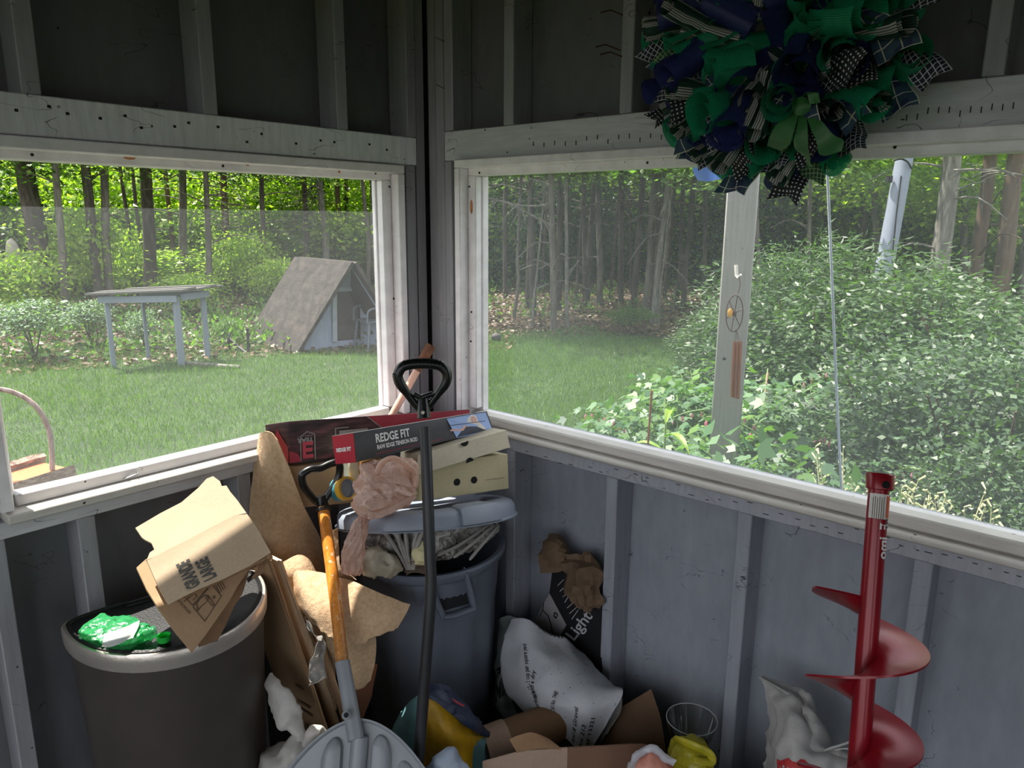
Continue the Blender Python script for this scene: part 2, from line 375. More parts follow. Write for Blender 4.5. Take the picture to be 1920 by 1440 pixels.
# --- unseen walls behind the camera, their openings added and sized for the light
M_back = paint('paint_back', (.6, .6, .61), amt=.3)
wb = MB().box(FX, -2.3, FY-.1, FY, 0, 2.5).box(-1.5, .1, FY-.1, FY, 0, 2.5).box(-2.3, -1.5, FY-.1, FY, 2.05, 2.5)
tag(wb.build('wall_back', M_back, bevel=0), kind='structure')
wb = MB().box(FX-.1, FX, FY, .1, 0, .35).box(FX-.1, FX, FY, .1, 2.15, 2.5)
for y in (FY, -1.75, 0): wb.box(FX-.1, FX, y, y+.1, .35, 2.15)
tag(wb.build('wall_side', M_back, bevel=0), kind='structure')
GZ = -.25
def ground_mat():
    t = NT('lawn_and_leaf_litter'); co = t.coord()
    n = t.noise(3, 5, co); n2 = t.noise(40, 4, co); n3 = t.noise(.25, 3, co)
    g = t.ramp(n.outputs[0], [(.3, '26381b'), (.7, '3c5028')]); l = t.ramp(n2.outputs[0], [(.35, '2c231b'), (.5, '48392d'), (.65, '665849')])
    sx = t.n('ShaderNodeSeparateXYZ'); t.l(co, sx.inputs[0])
    ln = t.n('ShaderNodeVectorMath', operation='LENGTH'); t.l(t.coord(loc=(1.7, 1.9, 0)), ln.inputs[0])
    a = t.n('ShaderNodeMath', operation='ADD'); t.l(ln.outputs['Value'], a.inputs[0])
    m = t.n('ShaderNodeMath', operation='MULTIPLY'); m.inputs[1].default_value = 3.5; t.l(n3.outputs[0], m.inputs[0]); t.l(m.outputs[0], a.inputs[1])
    f = t.n('ShaderNodeMapRange'); f.inputs[1].default_value = 13.8; f.inputs[2].default_value = 15.2; t.l(a.outputs[0], f.inputs[0])
    return t.bsdf(t.mix(f.outputs[0], g, l), .9, 0, n2.outputs[0], .6, .05)
tag(MB().box(-80, 80, -80, 80, GZ-.5, GZ).build('ground', ground_mat(), bevel=0, origin=(0, 0, 0)), kind='structure')
# ================================================================== things in the corner
def pln(a, b, c): a, b, c = V(a), V(b), V(c); return a, (b-a).cross(c-a).normalized()
def board(mb, pxs, pl, t, mat=0, fray=0, seed=0):
    """flat board of thickness t behind its face; outline given on the face's own plane"""
    o, n = pl
    if n.dot(CC-o) < 0: n = -n
    P = []
    for i, (x, y) in enumerate(pxs):
        a = hpl(x, y, o, n); P.append(a + (nv(a, 60, seed)*fray if fray else V((0, 0, 0))))
    mb.prism(P, -n*t, mat)
def face_fn(a, b, c, d, lift=.0008):
    """unit square -> bilinear quad a(0,0) b(1,0) c(1,1) d(0,1), lifted towards the camera"""
    a, b, c, d = V(a), V(b), V(c), V(d); n = (b-a).cross(d-a).normalized()
    if n.dot(CC-a) < 0: n = -n
    return lambda u, v: bilerp(a, b, c, d, u, v) + n*lift
def quad_poly(mb, fn, pts, t=.0004, mat=0):
    P = [fn(u, v) for u, v in pts]; n = (P[1]-P[0]).cross(P[2]-P[0]).normalized()
    if n.dot(CC-P[0]) < 0: n = -n
    mb.prism(P, n*t, mat)
def text_px(mb, body, fn, x0, y0, h, wscale, align='LEFT', bold=0, rot=0, mat=0, flip=False, space=1, subdiv=0):
    """text on a face function in its unit coordinates; h = cap height in v, wscale = u per v"""
    c, s_ = cos(rot), sin(rot)
    def f(x, y):
        if flip: x, y = -x, -y
        X, Y = x*c-y*s_, x*s_+y*c
        return fn(x0+X*wscale, y0+Y)
    text_on(mb, body, h/.7, f, align, bold, 1, mat, subdiv, space)
def txt_px(mb, body, p0, p1, h, f, bold=.02, subdiv=0):
    """lettering with its baseline from p0 to p1 and capitals h high, put on a surface by f"""
    vs, fs = text_tris(body, 1, bold=bold, subdiv=subdiv); W = max(x for x, y in vs); dx, dy = p1[0]-p0[0], p1[1]-p0[1]; L = hypot(dx, dy); ux, uy = dy/L*h/.7, -dx/L*h/.7
    mb.add([f(p0[0]+dx*x/W+ux*y, p0[1]+dy*x/W+uy*y) for x, y in vs], fs)
def pillow(G, thick, ru=7, rv=7, amp=.008, sc=14, seed=0, mats=None, name='body', parent=None, label=None, back=None, amp2=.002, pw=.6, matf=None, keep=False):
    """closed soft body: a wrinkled front skin and a back skin thick metres behind it in the middle, meeting at the edges"""
    P = patch(G, ru, rv, amp, sc, seed, amp2); k, n = len(P), len(P[0]); mid = P[k//2][n//2]
    bd = V(back) if back else (mid-CC).normalized(); mb = MB(); Q = []
    for i in range(k):
        Q.append([P[i][j]+bd*(.003+thick*(sin(pi*i/(k-1))*sin(pi*j/(n-1)))**pw) for j in range(n)])
    vs = [p for r in P for p in r]+[p for r in Q for p in r]; o = k*n; fs = []; ms = []
    for i in range(k-1):
        for j in range(n-1):
            a = (i*n+j, i*n+j+1, (i+1)*n+j+1, (i+1)*n+j); fs.append(a); fs.append(tuple(o+q for q in a[::-1]))
            m = matf(i/(k-1), j/(n-1)) if matf else 0; ms += [m, m]
    rim = [(0, j) for j in range(n)] + [(i, n-1) for i in range(1, k)] + [(k-1, j) for j in range(n-2, -1, -1)] + [(i, 0) for i in range(k-2, 0, -1)]
    ids = [i*n+j for i, j in rim]; L = len(ids)
    for q in range(L): fs.append((ids[q], o+ids[q], o+ids[(q+1) % L], ids[(q+1) % L])); ms.append(0)
    mb.add(vs, fs); mb.m = ms
    ob = mb.build(name, mats, parent, smooth=60)
    return (ob, P) if keep else ob
def fabric_plastic(name, c, rough=.35, trans=.25, var=.1, sc=20):
    if name in MC: return MC[name]
    t = NT(name); co = t.coord(); n = t.noise(sc, 4, co); n2 = t.noise(sc*4, 4, co, .6, 1); c = lin(c)
    col = t.ramp(n.outputs[0], [(.3, tuple(x*(1-var) for x in c[:3])+(1,)), (.7, tuple(min(1, x*(1+var)) for x in c[:3])+(1,))])
    t.bsdf(col, rough, 0, n2.outputs[0], .35, .004)
    tl = t.n('ShaderNodeBsdfTranslucent'); t.l(col, tl.inputs[0]); m = t.n('ShaderNodeMixShader', _Fac=trans)
    t.l(t.b.outputs[0], m.inputs[1]); t.l(tl.outputs[0], m.inputs[2]); t.l(m.outputs[0], t.out.inputs[0]); MC[name] = t.mat; return t.mat
def cardboard_mat(name, c, flute=(0, 0, 0), var=.08):
    if name in MC: return MC[name]
    t = NT(name); co = t.coord(); n = t.noise(7, 4, co); n2 = t.noise(170, 2, co); n3 = t.noise(50, 3, t.coord(scale=(1, 1, .15))); c = lin(c)
    col = t.ramp(n.outputs[0], [(.3, tuple(x*(1-var) for x in c[:3])+(1,)), (.7, tuple(min(1, x*(1+var)) for x in c[:3])+(1,))])
    col = t.mix(.25, col, t.ramp(n2.outputs[0], [(.35, gray(.7)), (.65, gray(1))]), 'MULTIPLY')
    MC[name] = t.bsdf(col, .85, 0, n3.outputs[0], .15, .003); return MC[name]
M_card = cardboard_mat('cardboard', (.77, .68, .57)); M_card2 = cardboard_mat('cardboard_dark', (.66, .54, .41)); M_cardin = cardboard_mat('cardboard_edge', (.58, .45, .33), var=.3)
M_felt = None
t = NT('brown_pulp_paper'); co = t.coord(); n = t.noise(90, 5, co, .7); n2 = t.noise(300, 3, co); n3 = t.noise(5, 3, co)
cc = t.mix(.5, t.ramp(n.outputs[0], [(.3, (.73, .60, .46)), (.6, (.83, .71, .57))]), t.ramp(n3.outputs[0], [(.3, gray(.85)), (.7, gray(1))]), 'MULTIPLY')
fl = t.noise(60, 1, t.coord(loc=(4, 4, 4))); cc = t.mix(t.ramp(fl.outputs[0], [(.79, gray(0)), (.80, gray(1))]), cc, lin((.45, .33, .23)))
M_felt = t.bsdf(cc, .95, 0, n.outputs[0], .8, .004)
M_ink = plain('ink_grey', '55534f', .8); M_inkb = plain('ink_brown', '5b4a38', .8); M_black = plain('black_plastic', '131314', .38, var=.2, bstr=.1)
M_ytxt = plain('white_print', 'e6e6e4', .6); M_dark = plain('dark_void', '0b0b0b', .9)
# ---------------------------------------------------------------- half-round dustbin
TZ = .70; bu = V((.98, -.19, 0)).normalized(); bv = V((-.19, -.98, 0)).normalized(); bc = V((-1.056, -.137, 0))
def dring(s, z, n=64):
    out = []
    for j in range(n):
        q = 2*pi*j/n; cx, sy = cos(q), sin(q)
        if sy >= 0: u_, v_ = .228*cx, .262*sy
        else: u_, v_ = .228*math.copysign(abs(cx)**.55, cx), .045*math.copysign(abs(sy)**.5, sy)
        out.append(bc + bu*(.030+u_*s) + bv*(.06+(v_-.06)*s) + UP*z)
    return out
can = thing('dustbin', 'tall half-round dark grey dustbin with steel rim against the left wall', 'dustbin', bc+bv*.15)
M_can = plain('dustbin_enamel', '4a4440', .42, .1, var=.08, bstr=.05); M_steel = plain('brushed_steel', 'cfc6bd', .34, .7, var=.1, bsc=120)
M_lid = plain('black_lid_plastic', '1b1b1c', .5, var=.3, bsc=200, bstr=.4)
mb = MB(); mb.loft([dring(.80, .012), dring(.82, .02), dring(.955, TZ-.03)]); mb.build('body', M_can, can, smooth=60)
mb = MB(); mb.loft([dring(.80, 0), dring(.80, .03)]); mb.build('base', M_black, can)
mb = MB(); mb.loft([dring(.962, TZ-.042), dring(.995, TZ-.04), dring(1, TZ-.02), dring(1, TZ-.006), dring(.985, TZ), dring(.955, TZ), dring(.95, TZ-.008), dring(.95, TZ-.02)], caps=False); mb.build('rim_band', M_steel, can, smooth=60)
mb = MB(); mb.loft([dring(.949, TZ-.03), dring(.949, TZ+.003), dring(.925, TZ+.006), dring(.915, TZ+.001), dring(.905, TZ-.001)], caps=True); mb.build('lid', M_lid, can, smooth=30)
mb = MB(); h0 = bc-bv*.022+UP*TZ; mb.tube([h0-bu*.06, h0+bu*.10], .012, 12); mb.build('hinge', M_black, can)
# crushed green bottle and its cap on the lid
M_green = None
def film(name, c, clear=.5, gloss=.12, sc=40, rough=.15):
    """thin clear plastic: tinted see-through, partly milky, with a shine"""
    t = NT(name); co = t.coord(); n = t.noise(sc, 4, co, .6, 1.2); c = lin(c); bp = t.n('ShaderNodeBump', _Strength=.8, _Distance=.006); t.l(n.outputs[0], bp.inputs['Height'])
    tr = t.n('ShaderNodeBsdfTransparent'); tr.inputs[0].default_value = tuple(x**.5 for x in c[:3])+(1,); df = t.n('ShaderNodeBsdfDiffuse'); df.inputs[0].default_value = c; tl = t.n('ShaderNodeBsdfTranslucent'); tl.inputs[0].default_value = c; gl = t.n('ShaderNodeBsdfGlossy', _Roughness=rough)
    for q in (df, tl, gl): t.l(bp.outputs[0], q.inputs['Normal'])
    m0 = t.n('ShaderNodeMixShader', _Fac=.5); t.l(df.outputs[0], m0.inputs[1]); t.l(tl.outputs[0], m0.inputs[2]); m1 = t.n('ShaderNodeMixShader')
    t.l(t.ramp(n.outputs[0], [(.3, gray(clear*1.3)), (.7, gray(clear*.6))]), m1.inputs[0]); t.l(m0.outputs[0], m1.inputs[1]); t.l(tr.outputs[0], m1.inputs[2])
    m2 = t.n('ShaderNodeMixShader', _Fac=gloss); t.l(m1.outputs[0], m2.inputs[1]); t.l(gl.outputs[0], m2.inputs[2]); t.l(m2.outputs[0], t.out.inputs[0]); return t.mat
M_green = film('green_bottle_plastic', (.34, .80, .52), .5, .07)
zl = TZ+.0045; bot = thing('crushed_bottle', 'crushed green plastic bottle lying on the dustbin lid', 'bottle', hz(235, 1190, zl))
def zl_pt(px, py, h): return hz(px, py, zl+h)
mb = bag_body([zl_pt(160, 1174, .010), zl_pt(180, 1173, .014), zl_pt(215, 1180, .015), zl_pt(250, 1190, .016), zl_pt(268, 1195, .016)], [(.02, .006), (.042, .011), (.046, .012), (.034, .012), (.014, .011)], 40, 9, .014, 38, 3, ax=(.3, 1, 0))
for i, p in enumerate(mb.v): mb.v[i] = V((p.x, p.y, max(p.z, zl+.0006)))
mb.build('body', M_green, bot, smooth=35)
mb = MB(); a = zl_pt(266, 1193, .02); d = (zl_pt(290, 1184, .02)-a).normalized()
mb.tube([a, a+d*.012, a+d*.013, a+d*.016, a+d*.017, a+d*.024, a+d*.025, a+d*.028], [.0125, .0125, .016, .016, .0125, .0125, .014, .013], 18, caps=False); mb.build('neck', M_green, bot, smooth=30)
P = patch([[zl_pt(196, 1190, .028), zl_pt(222, 1182, .037), zl_pt(262, 1165, .034)], [zl_pt(194, 1203, .022), zl_pt(220, 1196, .033), zl_pt(258, 1180, .033)], [zl_pt(192, 1210, .008), zl_pt(214, 1210, .014), zl_pt(250, 1196, .026)]], 6, 6, .004, 50, 2)
mb = MB(); mb.grid(P, 0, .0006); mb.build('label', plain('bottle_label', 'c9cfc9', .4), bot, smooth=60)
mb = MB(); cp = hz(308, 1201, zl+.0005); cx = V((.35, -.12, .93)).normalized()
mb.tube([cp, cp+UP*.002, cp+UP*.014], [.0135, .0142, .0142], 28, caps=False); mb.tube([cp, cp+UP*.0015], .0138, 28); mb.tube([cp+UP*.014, cp+UP*.0125], [.0142, .0125], 28, caps=False); mb.tube([cp+UP*.0125, cp+UP*.002], .0125, 28, caps=False)
for j in range(28):
    q = 2*pi*j/28; e = V((cos(q), sin(q), 0)); mb.tube([cp+e*.0143+UP*.002, cp+e*.0143+UP*.013], .0007, 4)
tag(mb.build('bottle_cap', plain('green_cap', '2fce55', .3, Transmission_Weight=.3), smooth=30), 'small green screw cap lying beside the crushed bottle', 'bottle cap')
# ---------------------------------------------------------------- folded carton piece, GRANDE LARGE
T_ = hz(360, 1222, TZ+.018); box = thing('carton_piece', 'folded cardboard piece printed GRANDE LARGE leaning on the dustbin lid', 'cardboard', T_)
plL = pln(T_, hy(303, 1132, -.322), hy(470, 1050, -.29))
mb = MB(); board(mb, [(360, 1222), (330, 1186), (300, 1145), (275, 1105), (256, 1064), (274, 1048), (330, 1040), (474, 1046), (462, 1075), (446, 1098), (430, 1127), (408, 1158), (386, 1190)], plL, .0045)
mb.build('lower_panel', [M_card2], box, smooth=30)
mb = MB(); plL2 = (plL[0]+(plL[0]-CC).normalized()*.022, plL[1]); board(mb, [(372, 1212), (386, 1208), (393, 1204), (408, 1200), (424, 1170), (440, 1135), (456, 1112), (470, 1060), (420, 1090), (370, 1180)], plL2, .004, 0, .003, 2)
mb.build('torn_liner', [M_cardin], box, smooth=30)
mb = MB(); mb.prism([hy(440, 1015, -.17), hy(496, 1036, -.155), hy(500, 1056, -.16), hy(478, 1064, -.17), hy(455, 1062, -.18)], (0, .004, .001)); mb.build('folded_end', M_cardin, box, smooth=30)  # hidden flap added to keep sunlight off the lid behind
plM = pln(hy(459, 965, -.261), hy(292, 1076, -.288), hy(316, 1134, -.345)); Fl = hpl(276, 1046, *plM)
plU = pln(Fl, hpl(446, 964, *plM), hy(400, 894, -.150))
mb = MB(); board(mb, [(316, 1134), (296, 1098), (275, 1050), (297, 1040), (440, 966), (462, 962), (482, 990), (508, 1036), (470, 1060), (420, 1085), (370, 1106), (345, 1118)], plM, .0045)
mb.build('printed_panel', [M_card], box, smooth=30)
mb = MB(); board(mb, [(275, 1050), (281, 1036), (290, 1030), (284, 1018), (272, 1012), (266, 1008), (254, 990), (300, 962), (340, 942), (372, 915), (388, 897), (400, 893), (412, 902), (416, 912), (424, 910), (432, 922), (444, 936), (462, 962), (440, 966), (297, 1040)], plU, .0045, 0, .0015, 4)
mb.build('upper_flap', [M_card], box, smooth=30)
mb = MB(); fold = [hpl(x, y, *plM) for x, y in ((345, 1122), (400, 1096), (450, 1072), (490, 1052), (507, 1042))]
for i, off in enumerate((.004, .010, .016)): mb.tube([p+(p-CC).normalized()*off+nv(p, 30, i)*.004 for p in fold], [.001, .0015, .003, .004, .003], 5)
mb.tube([fold[-1]+V((0, 0, -.002)), fold[-1]+V((-.012, .02, -.02)), fold[-1]+V((-.02, .01, -.035)), fold[-1]+V((-.05, .0, -.04))], [.008, .011, .009, .003], 7); mb.build('torn_fold', M_cardin, box)
o, n = plM
def pm(px, py, lift=.0012): p = hpl(px, py, o, n); return p + (CC-p).normalized()*lift
mb = MB()
txt_px(mb, 'GRANDE', (375, 1097), (353, 1048), 25, pm, .05); txt_px(mb, 'LARGE', (406, 1081), (387, 1043), 24, pm, .05)
# letters read upwards: first letter at the bottom
mb.build('lettering', M_ink, box, smooth=0)
o2, n2_ = plL
def pl_(px, py, lift=.0012): p = hpl(px, py, o2, n2_); return p + (CC-p).normalized()*lift
mb = MB()
def lines(pts, w=.0012, f=pl_):
    P = [f(*q) for q in pts]
    for a, b in zip(P, P[1:]):
        d = (b-a).normalized(); s_ = d.cross((CC-a).normalized())*w; mb.add([a-s_, b-s_, b+s_, a+s_], [(0, 1, 2, 3)])
lines([(362, 1138), (384, 1165), (415, 1118), (397, 1095), (362, 1138)]); lines([(345, 1118), (361, 1135), (393, 1098)]); lines([(385, 1098), (345, 1128)])
lines([(371, 1145), (369, 1132), (376, 1122), (386, 1115), (392, 1122), (386, 1130), (378, 1136), (371, 1145)]); lines([(385, 1120), (398, 1136), (402, 1134), (390, 1116), (385, 1120)]); lines([(352, 1122), (362, 1110), (370, 1118), (362, 1125)]); lines([(402, 1122), (404, 1119), (401, 1117), (399, 1120), (402, 1122)])
for k in range(4): lines([(402+k*4, 1092-k*1.5), (412+k*3.6, 1112-k*3)], .0011)
txt_px(mb, 'FEATURE PILLOW', (359, 1148), (333, 1120), 5, pl_)
mb.build('printed_drawing', M_inkb, box, smooth=0)
# ---------------------------------------------------------------- flattened cartons standing on edge beside the dustbin
def tall_carton(name, lab, top, bot, dt, db, back, t, shift, m=M_card2, pr=False):
    a, b = hd(*bot, db), hd(*top, dt); bk = V(back); sh = SIDE*shift; th = thing(name, lab, 'cardboard', V((a.x, a.y, 0))+sh)
    a, b = a+sh, b+sh; d1 = a+bk; c1 = b+bk*.9
    a0 = a+(a-b).normalized()*(a.z/abs((a-b).normalized().z)); d1 = a0+bk
    for nm, off, mm in (('front_panel', 0, m), ('rear_panel', t*.62, m)):
        mb = MB(); o = SIDE*off; Q = []
        for i in range(11):
            r = []
            for j in range(7):
                p = bilerp(a0, d1, c1, b, j/6, i/10)+o+SIDE*(nz(bilerp(a0, d1, c1, b, j/6, i/10), 6, off*50)*.004+ .004*sin(pi*i/10))
                r.append(p)
            Q.append(r)
        mb.grid(Q, 0, t*.38); mb.build(nm, mm, th, smooth=40)
    if pr:
        fn = face_fn(a0-SIDE*.002, d1-SIDE*.002, c1-SIDE*.002, b-SIDE*.002, .004); mb = MB()
        for v0, L in ((.27, .4), (.30, .25), (.36, .3), (.42, .35), (.45, .3), (.52, .2)):
            mb = MB(); quad_poly(mb, lambda u, v: fn(u, v)-SIDE*.004, [(.12, v0), (.12+L*.9, v0), (.12+L*.9, v0+.008), (.12, v0+.008)])
            mb.build('faded_print', M_inkb, th, smooth=0)
    return th
tall_carton('flattened_carton', 'tall flattened carton standing on edge beside the dustbin, its printed side outward', (501, 1050), (606, 1368), 1.90, 1.80, (-.01, .20, 0), .012, .004, pr=True)
tall_carton('flattened_carton', 'tall flattened carton standing between the printed carton and the snow shovel', (519, 1050), (622, 1345), 1.915, 1.83, (-.01, .18, 0), .014, .006, M_card)
tall_carton('flattened_carton', 'thin torn carton strip standing behind the snow shovel socket', (606, 1210), (662, 1390), 1.845, 1.775, (.01, .05, 0), .006, 0)
mb = MB(); P = patch([[hd(566, 1160, 1.80), hd(584, 1185, 1.79)], [hd(590, 1200, 1.775), hd(606, 1205, 1.79)], [hd(578, 1250, 1.755), hd(604, 1240, 1.77)], [hd(578, 1285, 1.74), hd(610, 1270, 1.765)]], 8, 8, .012, 40, 5)
mb.grid(P, 0, .0008); M_clear = fabric_plastic('clear_film', (.70, .69, .67), .25, .45)
tag(mb.build('plastic_film', M_clear, smooth=60), 'torn scrap of clear plastic film stuck to the standing cartons', 'plastic film')
# ---------------------------------------------------------------- brown pulp paper
def paper(name, lab, G, t=.003, amp=.006, sc=12, seed=0, ru=8, rv=8, fray=0, m=None):
    P = patch(G, ru, rv, amp, sc, seed, .0012, 50)
    if fray:
        for q in range(len(P[0])): P[-1][q] = P[-1][q]+nv(P[-1][q], 70, seed)*fray; P[-2][q] = P[-2][q]+nv(P[-2][q], 40, seed)*fray*.5
    mb = MB(); mb.grid(P, 0, t)
    return tag(mb.build(name, m or M_felt, smooth=70), lab, 'brown paper', 'torn brown paper sheets')
paper('brown_paper', 'tall curled cone of stiff brown paper standing against the window sill', [
    [hd(486, 826, 2.13), hd(491, 812, 2.115), hd(501, 808, 2.10), hd(512, 812, 2.09), hd(521, 824, 2.08)],
    [hd(478, 880, 2.13), hd(490, 880, 2.105), hd(512, 880, 2.085), hd(530, 880, 2.08), hd(545, 882, 2.072)],
    [hd(470, 950, 2.13), hd(490, 950, 2.10), hd(522, 955, 2.07), hd(552, 955, 2.06), hd(570, 950, 2.065)],
    [hd(474, 1010, 2.12), hd(500, 1020, 2.06), hd(535, 1020, 2.04), hd(572, 1010, 2.07), hd(594, 1000, 2.12)],
    [hd(505, 1080, 2.07), hd(525, 1075, 2.03), hd(555, 1065, 2.02), hd(590, 1060, 2.03), hd(612, 1060, 2.06)],
    [hd(525, 1170, 2.05), hd(545, 1180, 2.0), hd(575, 1180, 1.99), hd(605, 1170, 1.99), hd(625, 1170, 2.0)],
    [hd(545, 1330, 1.98), hd(560, 1330, 1.96), hd(585, 1330, 1.95), hd(610, 1330, 1.95), hd(630, 1330, 1.96)]], .003, .003, 9, 1)
paper('brown_paper', 'sunlit folded edge of brown paper tucked behind the shovel shaft', [
    [hd(512, 1064, 1.985), hd(535, 1054, 1.975), hd(560, 1041, 1.97), hd(578, 1052, 1.97), hd(598, 1082, 1.975)],
    [hd(525, 1085, 1.95), hd(545, 1080, 1.94), hd(565, 1078, 1.93), hd(585, 1085, 1.93), hd(604, 1100, 1.94)],
    [hd(540, 1130, 1.94), hd(555, 1130, 1.925), hd(575, 1130, 1.92), hd(595, 1130, 1.92), hd(610, 1130, 1.925)]], .003, .004, 16, 3)
paper('brown_paper', 'wide crumpled brown paper draped in front of the grey trash can', [
    [hd(548, 1076, 1.955), hd(560, 1070, 1.94), hd(606, 1078, 1.93), hd(650, 1088, 1.895), (hd(700, 1110, 1.86)), hd(768, 1136, 1.85)],
    [hd(551, 1100, 1.945), hd(572, 1105, 1.885), hd(610, 1112, 1.87), hd(652, 1118, 1.855), hd(704, 1135, 1.83), hd(764, 1146, 1.835)],
    [hd(560, 1130, 1.93), hd(584, 1145, 1.84), hd(615, 1155, 1.82), hd(654, 1160, 1.815), hd(704, 1165, 1.80), hd(755, 1160, 1.82)],
    [hd(576, 1152, 1.915), hd(597, 1176, 1.815), hd(622, 1196, 1.795), hd(662, 1210, 1.785), hd(704, 1194, 1.785), hd(742, 1178, 1.81)]], .004, .006, 16, 5, fray=.006)
paper('brown_paper', 'dark torn flap of brown paper hanging below the draped crumpled one', [
    [hd(610, 1180, 1.85), hd(650, 1185, 1.845), hd(700, 1180, 1.85)], [hd(620, 1235, 1.86), hd(660, 1240, 1.85), hd(705, 1215, 1.86)], [hd(640, 1270, 1.86), hd(668, 1292, 1.85), hd(694, 1276, 1.86)]], .003, .008, 18, 7, fray=.006)
paper('brown_paper', 'long narrow dark brown paper hanging down to the right of the shovel socket', [
    [hd(640, 1255, 1.87), hd(676, 1250, 1.88), hd(706, 1245, 1.89)], [hd(648, 1320, 1.84), hd(680, 1310, 1.85), hd(695, 1305, 1.86)], [hd(655, 1385, 1.80), hd(668, 1365, 1.81), hd(676, 1355, 1.82)]], .003, .006, 14, 9, m=cardboard_mat('brown_paper_dark', (.42, .27, .18)))
paper('brown_paper', 'small ragged upright piece of brown paper right of the shovel shaft', [
    [hd(620, 996, 2.0), hd(634, 990, 1.995)], [hd(620, 1030, 1.98), hd(636, 1030, 1.98)], [hd(622, 1075, 1.96), hd(640, 1065, 1.955)], [hd(640, 1092, 1.95), hd(668, 1085, 1.945)]], .003, .003, 30, 11, fray=.004)
# ---------------------------------------------------------------- round grey trash can, its lid and its load
BC = V((-.275, -.262, 0)); BZ = .635
M_brute = plain('grey_bin_plastic', (.40, .43, .48), .5, var=.08, bsc=150, bstr=.12); M_brlid = plain('grey_lid_plastic', (.54, .57, .62), .45, var=.06, bsc=150, bstr=.1)
brute = thing('trash_can', 'large round blue-grey plastic trash can in the corner, overfull', 'trash can', BC)
mb = MB(); N = 72; rings = []
for r, z, rib in ((.155, 0, 0), (.18, .0, 0), (.19, .012, 0), (.193, .05, 1), (.210, .36, 1), (.214, .44, .6), (.222, .50, 0), (.227, BZ-.035, 0), (.236, BZ-.034, 0), (.247, BZ-.02, 0), (.249, BZ-.006, 0), (.243, BZ, 0), (.230, BZ-.002, 0), (.224, BZ-.02, 0), (.20, .30, 0), (.185, .03, 0), (.10, .02, 0)):
    rings.append([BC+V(((r+rib*.005*(1 if (j//3) % 2 else -1))*cos(2*pi*j/N), (r+rib*.005*(1 if (j//3) % 2 else -1))*sin(2*pi*j/N), z)) for j in range(N)])
mb.loft(rings, caps=True); mb.build('body', M_brute, brute, smooth=35)
def on_can(px, py, off=0, r=.222):
    """point on the can's side at a direction seen from the camera"""
    d = ray(px, py); o = CC-BC; a = d.x**2+d.y**2; b = 2*(o.x*d.x+o.y*d.y); c = o.x**2+o.y**2-(r+off)**2; q = b*b-4*a*c
    t = (-b-sqrt(max(q, 0)))/(2*a); return CC+d*t
for cx_, nm in ((845, 'handle'),):
    mb = MB(); pts = [(806, 1086), (816, 1120), (832, 1156), (850, 1154), (888, 1139), (882, 1110), (872, 1074)]
    outer = [on_can(x, y, .02) for x, y in pts]
    mb.tube([on_can(806, 1082, .002)]+[outer[0], outer[1], outer[2]], [(.006, .012)]*4, 8); mb.tube([outer[2], outer[3], outer[4]], [(.006, .014)]*3, 8); mb.tube([outer[4], outer[5], outer[6], on_can(872, 1070, .002)], [(.006, .012)]*4, 8)
    for q in ((762, 1082, 782, 1128), (880, 1068, 900, 1110)):
        P = patch([[on_can(q[0], q[1], .004), on_can(q[0]+22, q[1]+3, .008), on_can(q[0]+42, q[1]+2, .004)], [on_can(q[0]+8, q[1]+28, .006), on_can(q[0]+22, q[1]+30, .012), on_can(q[0]+38, q[1]+28, .006)], [on_can(q[0]+16, q[1]+52, .0), on_can(q[0]+24, q[1]+56, .004), on_can(q[0]+32, q[1]+52, .0)]] if cx_ and q[0] < 800 else
                  [[on_can(q[0], q[1], .004), on_can(q[0]+10, q[1]-2, .008), on_can(q[0]+22, q[1]-6, .004)], [on_can(q[0]+3, q[1]+24, .006), on_can(q[0]+11, q[1]+24, .01), on_can(q[0]+18, q[1]+22, .006)], [on_can(q[0]+7, q[1]+46, .0), on_can(q[0]+11, q[1]+50, .003), on_can(q[0]+14, q[1]+46, .0)]], 5, 5)
        mb.grid(P, 0, -.006)
    mb.build(nm, M_brute, brute, smooth=40)
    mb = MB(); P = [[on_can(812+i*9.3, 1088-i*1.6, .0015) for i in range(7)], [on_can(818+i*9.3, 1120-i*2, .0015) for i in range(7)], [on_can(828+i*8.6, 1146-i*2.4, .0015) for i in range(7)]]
    mb.grid(P, 0, .001); mb.build('handle_shade', plain('recess_shade_dark', '17191d', .8), brute)  # dark sheet on the can side; shade behind the handle put into colour
LC = hd(801, 962, 2.11); lup = (UP*cos(radians(15.5)) - TOCAM*sin(radians(15.5)) + SIDE*(-.068)).normalized(); lu = (SIDE - lup*SIDE.dot(lup)).normalized(); lv = lup.cross(lu)
LM = Matrix(((lu.x, lv.x, lup.x, LC.x), (lu.y, lv.y, lup.y, LC.y), (lu.z, lv.z, lup.z, LC.z), (0, 0, 0, 1)))
lidt = thing('round_cover', 'round blue-grey plastic lid tilted on top of the overfull trash can', 'lid', LC)
mb = MB(); mb.lathe([(.0, .020), (.10, .022), (.17, .022), (.185, .030), (.225, .032), (.245, .028), (.258, .022), (.264, .012), (.266, -.012), (.272, -.016), (.271, -.019), (.262, -.019), (.258, .005), (.24, .015), (.0, .012)], 72, LM); mb.build('lid_shell', M_brlid, lidt, smooth=40)
for q, w, hh in ((-95, 26, .032), (-48, 30, .040), (-140, 20, .030), (60, 30, .04), (150, 26, .036)):
    rings = []; mb = MB()
    for i in range(9):
        a = radians(q-w/2+w*i/8); e = 1 if 0 < i < 8 else .9
        rings.append([LM @ V((r*cos(a), r*sin(a), z)) for r, z in ((.19, .020), (.20, hh*e), (.262, (hh-.004)*e), (.2735, .012*e), (.2735, -.012), (.255, -.012))])
    mb.loft(rings, caps=True); mb.build('raised_lug', M_brlid, lidt, smooth=50)
